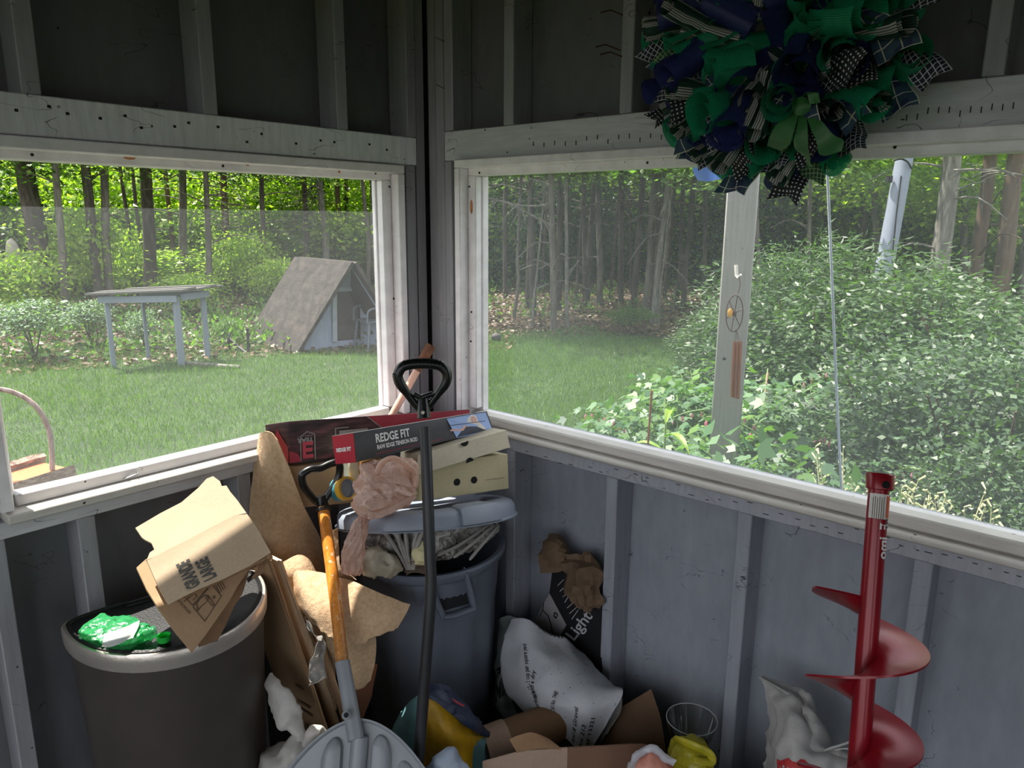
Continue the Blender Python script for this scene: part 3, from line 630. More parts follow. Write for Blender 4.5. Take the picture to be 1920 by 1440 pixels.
# plastic rubbish bag bulging out of the can
t = NT('clear_rubbish_bag'); co = t.coord(); n = t.noise(26, 5, co, .65, 1.5); n2 = t.noise(8, 3, co)
cc = t.mix(.6, t.ramp(n.outputs[0], [(.35, (.22, .21, .20)), (.5, (.52, .50, .48)), (.66, (.86, .85, .83))]), t.ramp(n2.outputs[0], [(.3, gray(.55)), (.7, gray(1))]), 'MULTIPLY')
M_rub = t.bsdf(cc, .22, 0, n.outputs[0], .8, .006)
rb = thing('rubbish_bag', 'cloudy clear plastic rubbish bag bulging under the tilted lid', 'rubbish bag', BC+UP*.5)
mb = bag_body([hd(664, 1036, 2.05), hd(700, 1022, 1.985), hd(765, 1016, 1.96), hd(835, 1010, 1.985), hd(895, 992, 2.05), hd(930, 976, 2.12)], [(.015, .015), (.048, .045), (.052, .05), (.052, .05), (.044, .045), (.015, .015)], 40, 9, .02, 16, 2, ax=(0, 0, 1), fine=.004)
mb.build('bag', M_rub, rb, smooth=60)
mb = MB()
for i in range(7):
    a = (770, 1068); b = (712+i*16, 985-3*i); mid = ((a[0]+b[0])/2+8*sin(i*2), (a[1]+b[1])/2)
    mb.tube(spline([hd(a[0]-6+i*2, a[1], 1.88), hd(*mid, 1.895), hd(*b, 1.92)], 5), [.004]+[.005]*4+[.007]*5+[.003], 7)
for i in range(3): mb.tube(spline([hd(880-i*30, 1050-i*4, 1.90), hd(905-i*20, 1020, 1.93), hd(935-i*10, 985, 2.0)], 5), [.003]+[.005]*9+[.003], 6)
mb.build('gathered_fold', fabric_plastic('bag_folds', (.66, .64, .62), .25, .3), rb, smooth=60)
mb = bag_body([hd(672, 1045, 1.90), hd(700, 1055, 1.885), hd(735, 1062, 1.88), hd(755, 1068, 1.88)], [(.015, .015), (.042, .03), (.03, .02), (.005, .005)], 24, 8, .016, 30, 8, ax=(0, 0, 1))
tag(mb.build('plastic_scrap', fabric_plastic('tan_film', (.70, .66, .58), .3, .2), smooth=60), 'small tan crumpled plastic hanging over the trash can rim', 'plastic film')
P = patch([[hd(771, 1022, 1.90), hd(785, 1016, 1.905), hd(803, 1022, 1.905)], [hd(774, 1042, 1.885), hd(788, 1036, 1.88), hd(803, 1042, 1.89)], [hd(782, 1058, 1.885), hd(792, 1060, 1.88), hd(806, 1056, 1.89)]], 4, 4, .012, 40, 3)
mb = MB(); mb.grid(P, 0, .001); tag(mb.build('crumpled_paper', plain('pale_yellow_paper', 'cfc79a', .6), smooth=30), 'crumpled pale yellow paper in the trash can behind the black shaft', 'paper')
mb = MB()
for i in range(6): P = patch([[hd(752+i*2, 1058+i*3.5, 1.89), hd(775, 1050+i*4, 1.885), hd(800, 1056+i*3.5, 1.89)], [hd(752+i*2, 1061+i*3.5, 1.885), hd(775, 1054+i*4, 1.878), hd(800, 1060+i*3.5, 1.885)]], 2, 5, .002, 30, i); mb.grid(P, 0, .001)
tag(mb.build('paper_wad', plain('brown_layers', '6d5a4c', .8), smooth=30), 'brown layered paper wad at the front of the trash can rim', 'paper')
# ---------------------------------------------------------------- boxes on the lid
def hexa(mb, f, b, mat=0): mb.add(list(f)+list(b), [(0, 1, 2, 3), (7, 6, 5, 4), (0, 4, 5, 1), (1, 5, 6, 2), (2, 6, 7, 3), (3, 7, 4, 0)], mat)
# shoe box
fbl, fbr = hd(786, 940, 1.985), hd(954, 916, 2.12); u = (fbr-fbl).normalized(); upb = (UP*.97 - TOCAM*.20); upb = (upb-u*upb.dot(u)).normalized(); wv = u.cross(upb)
if wv.dot(CC-fbl) > 0: wv = -wv
Lx = (fbr-fbl).length; H = .105; Dp = .11
sb = thing('shoe_box', 'beige shoe box with round holes sitting on the tilted trash can lid', 'box', fbl)
M_sb = cardboard_mat('shoebox_beige', (.74, .70, .56)); M_sbl = cardboard_mat('shoebox_lid', (.80, .76, .67))
mb = MB(); q = [fbl, fbl+u*Lx, fbl+u*Lx+upb*H, fbl+upb*H]; hexa(mb, q, [p+wv*Dp for p in q]); mb.build('box_body', M_sb, sb, bevel=.001)
mb = MB(); e = .006; l0 = hd(780, 892, 1.975); l1 = hd(957, 839, 2.115); l2 = hd(949, 806, 2.125); l3 = hd(783, 853, 1.985)
q = [l0, l1, l2, l3]; hexa(mb, q, [p+wv*(Dp+.012)+u*.0 for p in q]); mb.build('box_lid', M_sbl, sb, bevel=.0012)
def disc(mb, fn, cu_, cv, ru_, rv_, a0=0, a1=360, t=.0004, mat=0, n=20):
    quad_poly(mb, fn, [(cu_+ru_*cos(radians(a0+(a1-a0)*i/n)), cv+rv_*sin(radians(a0+(a1-a0)*i/n))) for i in range(n+(a1-a0 < 360))], t, mat)
def pxdisc(mb, o, n, px, py, r, lift=.001, a0=0, a1=360, k=20):
    c = hpl(px, py, o, n); c = c+(CC-c).normalized()*lift; nn = V(n) if V(n).dot(CC-c) > 0 else -V(n); a = (SIDE-nn*SIDE.dot(nn)).normalized(); b = nn.cross(a)
    if b.z < 0: b = -b
    mb.prism([c+a*(r*cos(radians(a0+(a1-a0)*i/k)))+b*(r*sin(radians(a0+(a1-a0)*i/k))) for i in range(k+(1 if a1-a0 < 360 else 0))], nn*.0004)
nf = u.cross(upb)
for q_ in (857, 889): mb = MB(); pxdisc(mb, fbl, nf, q_, 904 if q_ == 857 else 900, .0105); mb.build('finger_hole', M_dark, sb, smooth=0)
mb = MB(); nl = (l1-l0).cross(l3-l0).normalized(); pxdisc(mb, l0, nl, 881, 866, .0125, .001, 15, 195); mb.build('thumb_notch', M_dark, sb, smooth=0); mb = MB()
pxdisc(mb, l0, nl, 871, 829, .0125, .001, 195, 375); mb.build('thumb_notch', M_dark, sb, smooth=0)
mb = MB(); fn = face_fn(fbl, fbr, fbr+upb*H, fbl+upb*H, .001)
for i in range(16): quad_poly(mb, fn, [(.73+i*.014, .32), (.738+i*.014, .32), (.738+i*.014, .35), (.73+i*.014, .35)])
mb.build('faint_print', plain('faint_ink', '9a927c', .8), sb, smooth=0)
# slim dark box with a red end, REDGE FIT
ftl, fbl2, ftr, fbr2 = hd(663, 812, 1.92), hd(668, 867, 1.92), hd(913, 771, 2.20), hd(926, 806, 2.20); btl, bbl = hd(623, 818, 1.965), hd(630, 870, 1.965); dv = btl-ftl
slim = thing('fitness_box', 'slim dark grey box with a red end, reading REDGE FIT, laid on the shoe box', 'box', fbl2)
M_dk = plain('box_dark_grey', '4b4d50', .5, var=.1); M_rd = plain('box_red', 'b32a3c', .45, var=.08); M_wh = plain('box_white_edge', 'cfcac6', .6)
mb = MB(); hexa(mb, [fbl2, fbr2, ftr, ftl], [bbl, fbr2+dv, ftr+dv, btl]); mb.build('box_body', [M_dk], slim, bevel=.0006)
mb = MB(); en = (fbl2-ftl).cross(dv).normalized(); en = en if en.dot(CC-ftl) > 0 else -en
mb.prism([ftl+en*.0006, fbl2+en*.0006, bbl+en*.0006, btl+en*.0006], en*.0012); mb.build('red_end', M_rd, slim, bevel=.0003)
fnF = face_fn(fbl2, fbr2, ftr, ftl, .001); fnE = face_fn(bbl+en*.0018, fbl2+en*.0018, ftl+en*.0018, btl+en*.0018, .0006)
mb = MB(); text_px(mb, 'REDGE FIT', fnF, .135, .54, .30, .118, bold=.012); mb.build('title_lettering', M_ytxt, slim, smooth=0); mb = MB(); text_px(mb, 'RAW EDGE TENSION ROD', fnF, .14, .29, .15, .108, bold=.006); mb.build('subtitle_lettering', M_ytxt, slim, smooth=0)
mb = MB(); text_px(mb, 'REDGE FIT', fnE, .13, .43, .125, .84, bold=.01); mb.build('end_lettering', M_ytxt, slim, smooth=0)
mb = MB()
for i in range(26): quad_poly(mb, fnF, [(.13+i*.018, .13), (.143+i*.018, .13), (.143+i*.018, .15), (.13+i*.018, .15)])
mb.build('small_print', M_rd, slim, smooth=0)
mb = MB(); tn = (ftr-ftl).cross(dv).normalized(); tn = tn if tn.z > 0 else -tn; mb.prism([ftl+tn*.0006, ftr+tn*.0006, ftr+dv+tn*.0006, btl+tn*.0006], tn*.0006); mb.build('top_face', M_wh, slim)
mb = MB(); quad_poly(mb, fnF, [(.70, .03), (.985, .03), (.985, .97), (.66, .97)], .0004, 0)
fn3 = face_fn(fbl2, fbr2, ftr, ftl, .0016)
quad_poly(mb, fn3, [(.70, .06), (.94, .06), (.90, .42), (.84, .50), (.78, .46)], .0003, 1); quad_poly(mb, fn3, [(.80, .45), (.82, .80), (.86, .97), (.895, .90), (.90, .60), (.94, .15), (.90, .12), (.86, .40)], .0004, 2)
fn4 = face_fn(fbl2, fbr2, ftr, ftl, .0024); disc(mb, fn4, .868, .72, .020, .17, mat=3); quad_poly(mb, fn4, [(.66, .40), (.76, .30), (.80, .50), (.78, .53), (.75, .40), (.67, .47)], .0003, 3); quad_poly(mb, fn4, [(.67, .66), (.955, .56), (.955, .53), (.67, .63)], .0003, 1)
mb.build('printed_photo', [plain('photo_sky', '93aede', .4), plain('photo_shirt', '363a4a', .5), plain('photo_hair', 'dcd3cc', .5), plain('photo_skin', 'd3a79a', .5)], slim, smooth=0)
# long dark red box behind it
a0, a1, a2, a3 = hd(543, 869, 2.095), hd(884, 826, 2.315), hd(880, 768, 2.315), hd(541, 791, 2.095); e3, e0 = hd(497, 797, 2.125), hd(503, 872, 2.125); dv2 = e3-a3
lb = thing('tool_box_carton', 'long dark red carton with a 3 year warranty badge, upside down behind the slim box', 'box', a0)
mb = MB(); hexa(mb, [a0, a1, a2, a3], [e0, a1+dv2, a2+dv2, e3])
t = NT('dark_red_print'); co = t.coord(scale=(1, 1, 5)); n = t.noise(14, 5, co); M_dr = t.bsdf(t.ramp(n.outputs[0], [(.3, '2b2527'), (.5, '4a3438'), (.72, '7a5058')]), .4)
mb.build('box_body', M_dr, lb, bevel=.0006)
fR = face_fn(a0, a1, a2, a3, .001); mb = MB(); quad_poly(mb, fR, [(.40, 1), (1, .995), (1, .02), (.62, .02)]); M_pr = plain('panel_red', 'a53a48', .45); mb.build('red_panel', M_pr, lb, smooth=0); mb = MB(); quad_poly(mb, fR, [(0, .30), (.04, .22), (.06, .01), (0, .01)]); mb.build('red_wedge', M_pr, lb, smooth=0); mb = MB(); en2 = (a0-a3).cross(dv2).normalized(); en2 = en2 if en2.dot(CC-a3) > 0 else -en2
fE2 = face_fn(e0+en2*.001, a0+en2*.001, a3+en2*.001, e3+en2*.001, .0006); quad_poly(mb, fE2, [(.5, .86), (.95, .40), (.97, .02), (.50, .02), (.30, .50)]); mb.build('red_arrow', M_pr, lb, smooth=0)
fR2 = face_fn(a0, a1, a2, a3, .0016); mb = MB()
def outline(fn, pts, w, mat=0):
    for p, q in zip(pts, pts[1:]):
        d = V((q[0]-p[0], (q[1]-p[1])*.25, 0)); d = d.normalized() if d.length else d; nx, ny = -d.y*w, d.x*w*4
        quad_poly(mb, fn, [(p[0]-nx, p[1]-ny), (q[0]-nx, q[1]-ny), (q[0]+nx, q[1]+ny), (p[0]+nx, p[1]+ny)], .0003, mat)
outline(fR2, [(.055, .03), (.055, .62), (.088, .74), (.125, .66), (.125, .03)], .0025); M_pg = plain('print_grey', '8f8c8c', .5); mb.build('badge_outline', M_pg, lb, smooth=0); mb = MB(); outline(fR2, [(.40, 1), (.62, .02)], .003); mb.build('diagonal_stripe', M_pg, lb, smooth=0); mb = MB(); outline(fR2, [(.23, .52), (.23, .76), (.30, .76)], .003)
quad_poly(mb, fR2, [(.25, .58), (.40, .62), (.40, .70), (.25, .69)]); mb.build('tool_picture', M_pg, lb, smooth=0); mb = MB(); text_px(mb, 'YEAR', fR2, .116, .58, .11, .20, flip=True, bold=.01); text_px(mb, 'WARRANTY', fR2, .117, .65, .035, .28, flip=True)
mb.build('badge_lettering', M_pg, lb, smooth=0)
M_num = plain('panel_red2', 'c04a58', .45)
mb = MB(); mb.prism([fR2(u_, v_) for u_, v_ in ((.064, .08), (.116, .08), (.116, .17), (.080, .17), (.080, .24), (.112, .24), (.112, .33), (.080, .33), (.080, .40), (.116, .40), (.116, .49), (.064, .49))], (a0-a1).cross(a3-a0).normalized()*-.0003); mb.build('badge_numeral', M_num, lb, smooth=0)
mb = MB(); tn = (a2-a3).cross(dv2).normalized(); tn = tn if tn.z > 0 else -tn; mb.prism([a3+tn*.0006, a2+tn*.0006, a2+dv2+tn*.0006, e3+tn*.0006], tn*.0006); mb.build('top_face', plain('top_pink', 'c9a9a8', .5), lb)
# plain carton behind, tub, roll
c0, c1, c2, c3 = hd(534, 955, 2.085), hd(772, 932, 2.125), hd(772, 862, 2.135), hd(534, 876, 2.095); bk = -TOCAM*.03
mb = MB(); hexa(mb, [c0, c1, c2, c3], [p+bk for p in (c0, c1, c2, c3)]); tag(mb.build('plain_carton', M_card2, bevel=.001), 'plain brown carton between the trash can lid and the long red carton', 'box')
mb = MB(); a, b = hd(634, 918, 2.02), hd(668, 913, 1.97); d = (b-a).normalized(); rr = .0325
roll = thing('tape_roll', 'teal and yellow striped roll lying left of the knotted tan bag', 'roll', a-UP*rr)
mb.tube([a, a+d*.022], rr, 32); mb.build('teal_band', plain('teal_band', '3f7f8c', .5), roll); mb = MB(); mb.tube([a+d*.022, a+d*.040], rr*1.01, 32, caps=False); mb.tube([a+d*.040, a+d*.0401], [rr*1.01, rr*.80], 32, caps=False); mb.build('yellow_band', plain('yellow_band', 'e0ab34', .5), roll); mb = MB(); mb.tube([a+d*.040, a+d*.030, a+d*.0299], [rr*.80, rr*.76, rr*.01], 32, caps=False); mb.build('core', plain('roll_core', '8d9298', .5), roll)
mb = MB(); a = hd(661, 908, 2.06); mb.box(a.x-.02, a.x+.02, a.y-.015, a.y+.015, a.z, a.z+.075); tag(mb.build('cream_tub', plain('cream_tub', 'cfcdb8', .5), bevel=.004), 'small cream plastic container under the red end of the slim box', 'container')
mb = MB(); a = hd(690, 906, 2.08); mb.box(a.x-.035, a.x+.035, a.y-.015, a.y+.015, a.z, a.z+.08); tag(mb.build('patterned_packet', plain('brown_packet', '8a6236', .5, var=.5, sc=50), bevel=.004), 'brown patterned packet behind the knotted tan bag', 'packet')
# knotted tan shopping bag
M_pink = film('tan_bag_plastic', (.93, .80, .73), .14, .10, 60, .25)
pb = thing('knotted_bag', 'knotted translucent tan shopping bag lying over the trash can lid', 'shopping bag', hd(720, 960, 1.90))
mb = bag_body([hd(682, 972, 1.855), hd(692, 950, 1.87), hd(710, 925, 1.89), hd(728, 900, 1.90), hd(738, 878, 1.90), hd(735, 862, 1.90)], [(.012, .012), (.042, .035), (.072, .06), (.077, .065), (.058, .05), (.02, .02)], 64, 12, .020, 24, 4, ax=SIDE, fine=.003); mb.build('bag_body', M_pink, pb, smooth=70)
mb = bag_body([hd(683, 970, 1.852), hd(671, 1000, 1.85), hd(663, 1035, 1.845), hd(660, 1062, 1.845), hd(659, 1076, 1.845)], [(.014, .012), (.024, .016), (.029, .014), (.030, .012), (.024, .010)], 30, 8, .005, 50, 6, ax=SIDE, fine=.001)
for i in range(len(mb.v)):
    p = mb.v[i]; mb.v[i] = p + TOCAM*.004*sin(p.dot(SIDE)*700)
mb.build('gathered_tail', M_pink, pb, smooth=70)
mb = MB(); P = patch([[hd(690, 955, 1.835), hd(706, 958, 1.83), hd(740, 945, 1.835), hd(778, 925, 1.85)], [hd(692, 972, 1.835), hd(712, 970, 1.83), hd(745, 955, 1.835), hd(777, 935, 1.85)]], 4, 6, .006, 30, 3); mb.grid(P, 0, .002); mb.build('bag_fold', M_pink, pb, smooth=70)
mb = MB(); mb.tube(spline([hd(706, 890, 1.845), hd(716, 868, 1.845), hd(738, 859, 1.85), hd(762, 872, 1.85), hd(778, 892, 1.865), hd(776, 915, 1.865)], 6), [.004]+[(.010, .005)]*29+[.004], 9); mb.build('bag_handle', M_pink, pb, smooth=70)
# ---------------------------------------------------------------- snow shovel with the orange wooden shaft
M_orange = None
t = NT('varnished_orange_wood'); co = t.coord(); n = t.noise(22, 4, t.coord(scale=(5, 5, .7)), .6, .6); n2 = t.noise(34, 4, t.coord(scale=(1.5, 1.5, .5)), .65)
sx = t.n('ShaderNodeSeparateXYZ'); t.l(co, sx.inputs[0]); mr = t.n('ShaderNodeMapRange'); mr.inputs[1].default_value = .52; mr.inputs[2].default_value = .66; t.l(sx.outputs[2], mr.inputs[0])
wd = t.ramp(n.outputs[0], [(.3, (.80, .45, .12)), (.7, (.93, .62, .26))]); old = t.ramp(n.outputs[0], [(.3, (.50, .34, .20)), (.7, (.72, .52, .32))])
cc = t.mix(mr.outputs[0], old, wd); cc = t.mix(t.ramp(n2.outputs[0], [(.60, gray(0)), (.63, gray(1))]), cc, lin((.86, .76, .62)))
M_orange = t.bsdf(cc, .35, 0, n.outputs[0], .2, .002)
M_gs = plain('grey_shovel_plastic', '8d9297', .36, var=.05, bsc=200, bstr=.06); M_grip = plain('black_grip', '101011', .3, var=.2, bstr=.05)
s0, s1, s2 = hd(606, 952, 1.985), hd(642, 1242, 1.71), hd(664, 1362, 1.60); sdir = (s0-s1).normalized()
sh = thing('snow_shovel', 'grey plastic snow shovel with worn orange wooden shaft and black D grip', 'snow shovel', hz(700, 1439, 0) if False else V((s2.x, s2.y, 0))-sdir*.0)
mb = MB(); mb.tube(spline([s1-sdir*.05, s1, s1+(s0-s1)*.5+SIDE*.002, s0], 5), .0158, 18); mb.build('shaft', M_orange, sh)
mb = MB(); mb.tube([s2-sdir*.03, s2+(s1-s2)*.4, s1], [.0195, .0188, .0182], 22); mb.tube([s1, s1+sdir*.002], .0186, 22); mb.build('socket', M_gs, sh)
b = hd(649, 1341, 1.594); mb = MB(); q = (CC-b).normalized(); mb.tube([b-q*.01, b+q*.012, b+q*.0125], [.0105, .010, .006], 18); mb.build('bolt_boss', M_gs, sh); mb = MB(); mb.tube([b+q*.0125, b+q*.0165], .0062, 6); mb.build('bolt', [plain('bolt_dark', '3a3c40', .3, .8)], sh)
loop = [(566, 895), (568, 888), (582, 880), (600, 878), (618, 870), (632, 867), (637, 873), (636, 890), (629, 908), (616, 926), (608, 938), (598, 941), (590, 938), (578, 924), (569, 911), (566, 900)]
dd = [q+.08 for q in (1.90, 1.90, 1.905, 1.91, 1.92, 1.925, 1.93, 1.93, 1.925, 1.92, 1.915, 1.912, 1.91, 1.905, 1.90, 1.90)]
mb = MB(); P = spline([hd(x, y, d_) for (x, y), d_ in zip(loop, dd)]+[hd(566, 895, 1.98)], 4)
mb.tube(P, [(.0105, .011)]*len(P), 10, caps=False); a = hd(600, 930, 1.992); mb.tube([s0-sdir*.012, s0+sdir*.006, a], [.0175, .0165, .013], 16); mb.tube([s0-sdir*.012, s0-sdir*.004], .0205, 20); mb.build('d_grip', M_grip, sh, smooth=60)
# blade: convex back, top edge arched, raised ribs
bu_ = SIDE; bd_ = (V((TOCAM.x, TOCAM.y, 0))*.50-UP*.866).normalized(); bn = bu_.cross(bd_); bn = bn if bn.dot(TOCAM) > 0 else -bn
B0 = hd(672, 1352, 1.60)
def bl(u, v, lift=0):
    top = -.165*abs(u/.2)**1.9; x = u
    return B0 + bu_*x + bd_*(v - top*1.0) + bn*(lift - .28*u*u - .02)
mb = MB(); G = [[bl(-.225+.45*j/36, .46*i/18*(1-.30*(abs(-.225+.45*j/36)/.225)**2)) for j in range(37)] for i in range(19)]; mb.grid(G, 0, -.004)
mb.build('blade', M_gs, sh, smooth=60)
mb = MB(); mb.tube([bl(-.225+.45*j/36, 0, .004) for j in range(37)], (.0035, .007) and [(.0065, .003)]*37, 8); mb.build('blade_lip', M_gs, sh, smooth=60)
def rib(u0, u1, v0, v1, w, h):
    mb = MB(); rings = []
    for k in (0, .006, .02, .045, .08, .13, .2, .3, .45, .6, .8, 1):
        e = min(1, sqrt(max(0, 1-(1-min(1, k*8))**2))+.05); u = u0+(u1-u0)*k; v = v0+(v1-v0)*k
        rings.append([bl(u+w*e*c, v, h*min(1, e*1.2)*s_) for c, s_ in ((-1, -.3), (-.8, .7), (-.3, 1), (.3, 1), (.8, .7), (1, -.3))])
    mb.loft(rings); mb.build('blade_rib', M_gs, sh, smooth=50)
rib(.058, .050, .018, .40, .026, .020); rib(-.062, -.060, .022, .40, .028, .020); rib(.125, .120, .030, .36, .030, .010); rib(-.135, -.128, .045, .36, .026, .012)
mb = MB(); mb.tube([bl(.004, .035, .012), bl(0, .2, .006), bl(0, .42, .0)], [.020, .022, .018], 16); mb.build('socket_channel', M_gs, sh, smooth=50)
# ---------------------------------------------------------------- black shovel in the middle
k0, k1, k2, k3 = hd(793, 752, 1.795), hd(797, 800, 1.775), hd(806, 1040, 1.69), hd(808, 1100, 1.672)
bs = thing('black_shovel', 'black shovel with D grip and bent shaft standing in front of the round trash can', 'shovel', V((hd(787, 1400, 1.60).x, hd(787, 1400, 1.60).y, 0)))
pts = spline([k1, hd(801, 900, 1.735), k2, k3, hd(804, 1170, 1.655), hd(795, 1290, 1.63), hd(786, 1410, 1.605), hd(778, 1500, 1.575)], 6)
mb = MB(); mb.tube(pts, .0142, 18); mb.build('shaft', plain('black_shaft', '2a2a2d', .42, var=.25, bsc=30, bstr=.2), bs)
lp = [(746, 702), (753, 689), (768, 683), (792, 681.5), (816, 683), (830, 689), (838, 702), (835, 719), (818, 743), (801, 764), (792, 768), (784, 764), (767, 743), (750, 719), (746, 706)]
mb = MB(); P = spline([hd(x, y, 1.805) for x, y in lp]+[hd(746, 702, 1.805)], 5)
rr_ = []
for i, p in enumerate(P):
    top = max(0, min(1, (p.z-1.195)/.02)); rr_.append((.0088+.0035*top, .0105+.003*top))
mb.tube(P, rr_, 12, caps=False); mb.tube([hd(793, 748, 1.80), hd(795, 784, 1.785)], [.0135, .0165], 18); mb.tube(spline([hd(776, 738, 1.80), hd(790, 746, 1.80), hd(794, 744, 1.80), hd(811, 738, 1.80)], 4), .007, 8); mb.build('d_grip', M_grip, bs, smooth=60)
mb = MB()
for i in range(11):
    a = hd(757+i*7, 682+abs(i-5)**2*.12, 1.805); mb.tube([a-SIDE*.0008, a+SIDE*.0008], .0134, 16)
mb.build('grip_ridges', M_grip, bs)
b = hd(793, 773, 1.765); mb = MB(); mb.tube([b, b+TOCAM*.004], .0042, 12); mb.build('screw', M_steel, bs)
e = hd(778, 1500, 1.575); mb = MB(); dn = (e-hd(786, 1410, 1.605)).normalized()
G = [[e + dn*(.02+.22*i/8) + SIDE*((-.06+.12*j/6)*(1-.1*i/8)) + (SIDE.cross(dn))*(.012*sin(pi*j/6)) for j in range(7)] for i in range(9)]
for r in G:
    for q in range(len(r)): r[q] = V((r[q].x, r[q].y, max(r[q].z, .004)))
mb.grid(G, 0, .003); mb.tube([e, e+dn*.05], .016, 14); mb.build('blade', M_black, bs)
# ---------------------------------------------------------------- stick in the corner
a, b = hd(808, 648, 2.44), hd(733, 782, 2.36); mb = MB(); d = (a-b)
st_ = thing('wooden_stick', 'peeled wooden stick with a bark-covered tip leaning in the corner behind the grip', 'stick', V((b.x, b.y, .9)))
mb.tube([b-d*.9, b, b+d*.66], [.012, .012, .0125], 14); mb.build('peeled_wood', plain('peeled_wood', 'd2a995', .5, var=.15), st_)
mb = MB(); P = spline([b+d*.64, b+d*.7, b+d*.85, a], 4); mb.tube(P, [.013]*4+[.0155]*4+[.017]*4+[.0165], 14); mb.build('bark_tip', plain('bark_brown', '6e4a35', .9, var=.4, sc=60, bstr=.8), st_)
# ---------------------------------------------------------------- rubbish along the floor
M_white = M_white; M_wbag = fabric_plastic('white_plastic_bag', (.80, .785, .76), .3, .3)
wb = thing('white_trash_bag', 'white plastic bag with a tied top on the floor between dustbin and snow shovel', 'plastic bag', hz(520, 1439, .25)*0+V((hd(535, 1430, 1.72).x, hd(535, 1430, 1.72).y, 0)))
c = V((wb.location.x, wb.location.y, 0))+SIDE*.012-TOCAM*-.02
mb = bag_body([c+UP*.0, c+UP*.08, c+UP*.18+SIDE*.01, c+UP*.265+SIDE*.02, c+UP*.318+SIDE*.035, hd(562, 1372, 1.70)], [(.06, .05), (.105, .085), (.11, .085), (.09, .07), (.05, .045), (.014, .012)], 44, 8, .022, 13, 7, fine=.002)
mb.build('bag_body', M_wbag, wb, smooth=70)
mb = bag_body([hd(568, 1390, 1.68), hd(560, 1370, 1.69), hd(542, 1345, 1.72), hd(528, 1315, 1.74), hd(512, 1285, 1.76), hd(508, 1262, 1.78)], [(.014, .014), (.016, .014), (.032, .014), (.030, .010), (.020, .008), (.004, .004)], 26, 7, .010, 34, 3, fine=.001); mb.build('tied_tail', M_wbag, wb, smooth=70)
mb = bag_body([hd(570, 1400, 1.665), hd(585, 1376, 1.665), hd(596, 1368, 1.67), hd(604, 1385, 1.67), hd(598, 1402, 1.67)], [(.008, .008), (.016, .010), (.018, .010), (.016, .01), (.006, .006)], 18, 6, .006, 40, 5); mb.build('knot', M_wbag, wb, smooth=70)
# woven feed bag, teal sides and yellow middle
M_teal = fabric_plastic('teal_weave', (.42, .60, .62), .4, .15, .12, 30); M_yel = fabric_plastic('yellow_weave', (.80, .62, .12), .4, .15, .15, 30); M_navy = fabric_plastic('navy_weave', (.17, .21, .30), .4, .1, .3, 40)
fb = thing('feed_bag', 'teal and yellow woven bag with dark blue rolled top before the round can', 'bag', V((hd(835, 1430, 1.78).x, hd(835, 1430, 1.78).y, 0)))
G = [[hd(752, 1338, 1.80), hd(778, 1310, 1.765), hd(806, 1298, 1.75), hd(840, 1330, 1.735), hd(878, 1360, 1.75), hd(912, 1380, 1.80)],
     [hd(735, 1368, 1.79), hd(768, 1360, 1.735), hd(806, 1350, 1.715), hd(846, 1370, 1.70), hd(886, 1385, 1.73), hd(916, 1400, 1.79)],
     [hd(728, 1440, 1.76), hd(765, 1440, 1.71), hd(806, 1440, 1.69), hd(846, 1440, 1.68), hd(882, 1440, 1.71), hd(916, 1440, 1.77)],
     [V((hd(740, 1560, 1.66).x, hd(740, 1560, 1.66).y, .004)), V((hd(765, 1560, 1.62).x, hd(765, 1560, 1.62).y, .004)), V((hd(806, 1560, 1.61).x, hd(806, 1560, 1.61).y, .004)), V((hd(846, 1560, 1.61).x, hd(846, 1560, 1.61).y, .004)), V((hd(882, 1560, 1.62).x, hd(882, 1560, 1.62).y, .004)), V((hd(905, 1560, 1.66).x, hd(905, 1560, 1.66).y, .004))]]
def fm(v, u): return 1 if .30-.0*v < u < .80 + (.18*(1-v*2.6) if v < .38 else 0) else 0
pillow(G, .06, 8, 8, .010, 16, 4, [M_teal, M_yel], 'bag_body', fb, matf=fm)
mb = MB(); P = patch([[hd(798, 1290, 1.755), hd(826, 1286, 1.76), hd(858, 1312, 1.76), hd(892, 1348, 1.775), hd(912, 1376, 1.80)], [hd(800, 1297, 1.735), hd(828, 1312, 1.72), hd(858, 1334, 1.715), hd(886, 1360, 1.735), hd(912, 1379, 1.795)], [hd(802, 1302, 1.73), hd(830, 1326, 1.71), hd(858, 1350, 1.705), hd(884, 1370, 1.725), hd(911, 1383, 1.79)]], 6, 6, .010, 34, 2)
mb.grid(P, 0, .004); mb.build('rolled_top', M_navy, fb, smooth=70)
mb = MB(); P = patch([[hd(840, 1300, 1.742), hd(852, 1312, 1.735), hd(870, 1322, 1.735)], [hd(842, 1304, 1.738), hd(853, 1317, 1.730), hd(870, 1325, 1.733)]], 4, 6); mb.grid(P, 0, .001); mb.build('red_print', plain('red_print', 'a8323c', .5, var=.5, sc=90), fb)
P = patch([[hd(765, 1408, 1.655), hd(800, 1402, 1.645), hd(840, 1412, 1.64), hd(880, 1422, 1.65)], [hd(775, 1424, 1.64), hd(805, 1425, 1.625), hd(842, 1432, 1.62), hd(880, 1440, 1.64)], [hd(780, 1445, 1.635), hd(810, 1450, 1.615), hd(845, 1455, 1.61), hd(880, 1460, 1.62)]], 7, 7, .018, 26, 5)
mb = bag_body([V((hd(845, 1450, 1.57).x, hd(845, 1450, 1.57).y, .0)), hd(845, 1540, 1.56), hd(842, 1470, 1.575), hd(830, 1428, 1.59), hd(822, 1412, 1.60)], [(.045, .025), (.06, .03), (.06, .03), (.04, .025), (.02, .01)], 30, 8, .016, 24, 5)
tag(mb.build('plastic_bag', fabric_plastic('pale_blue_bag', (.72, .77, .84), .25, .3), smooth=70), 'pale bluish plastic bag in front of the teal and yellow bag', 'plastic bag')
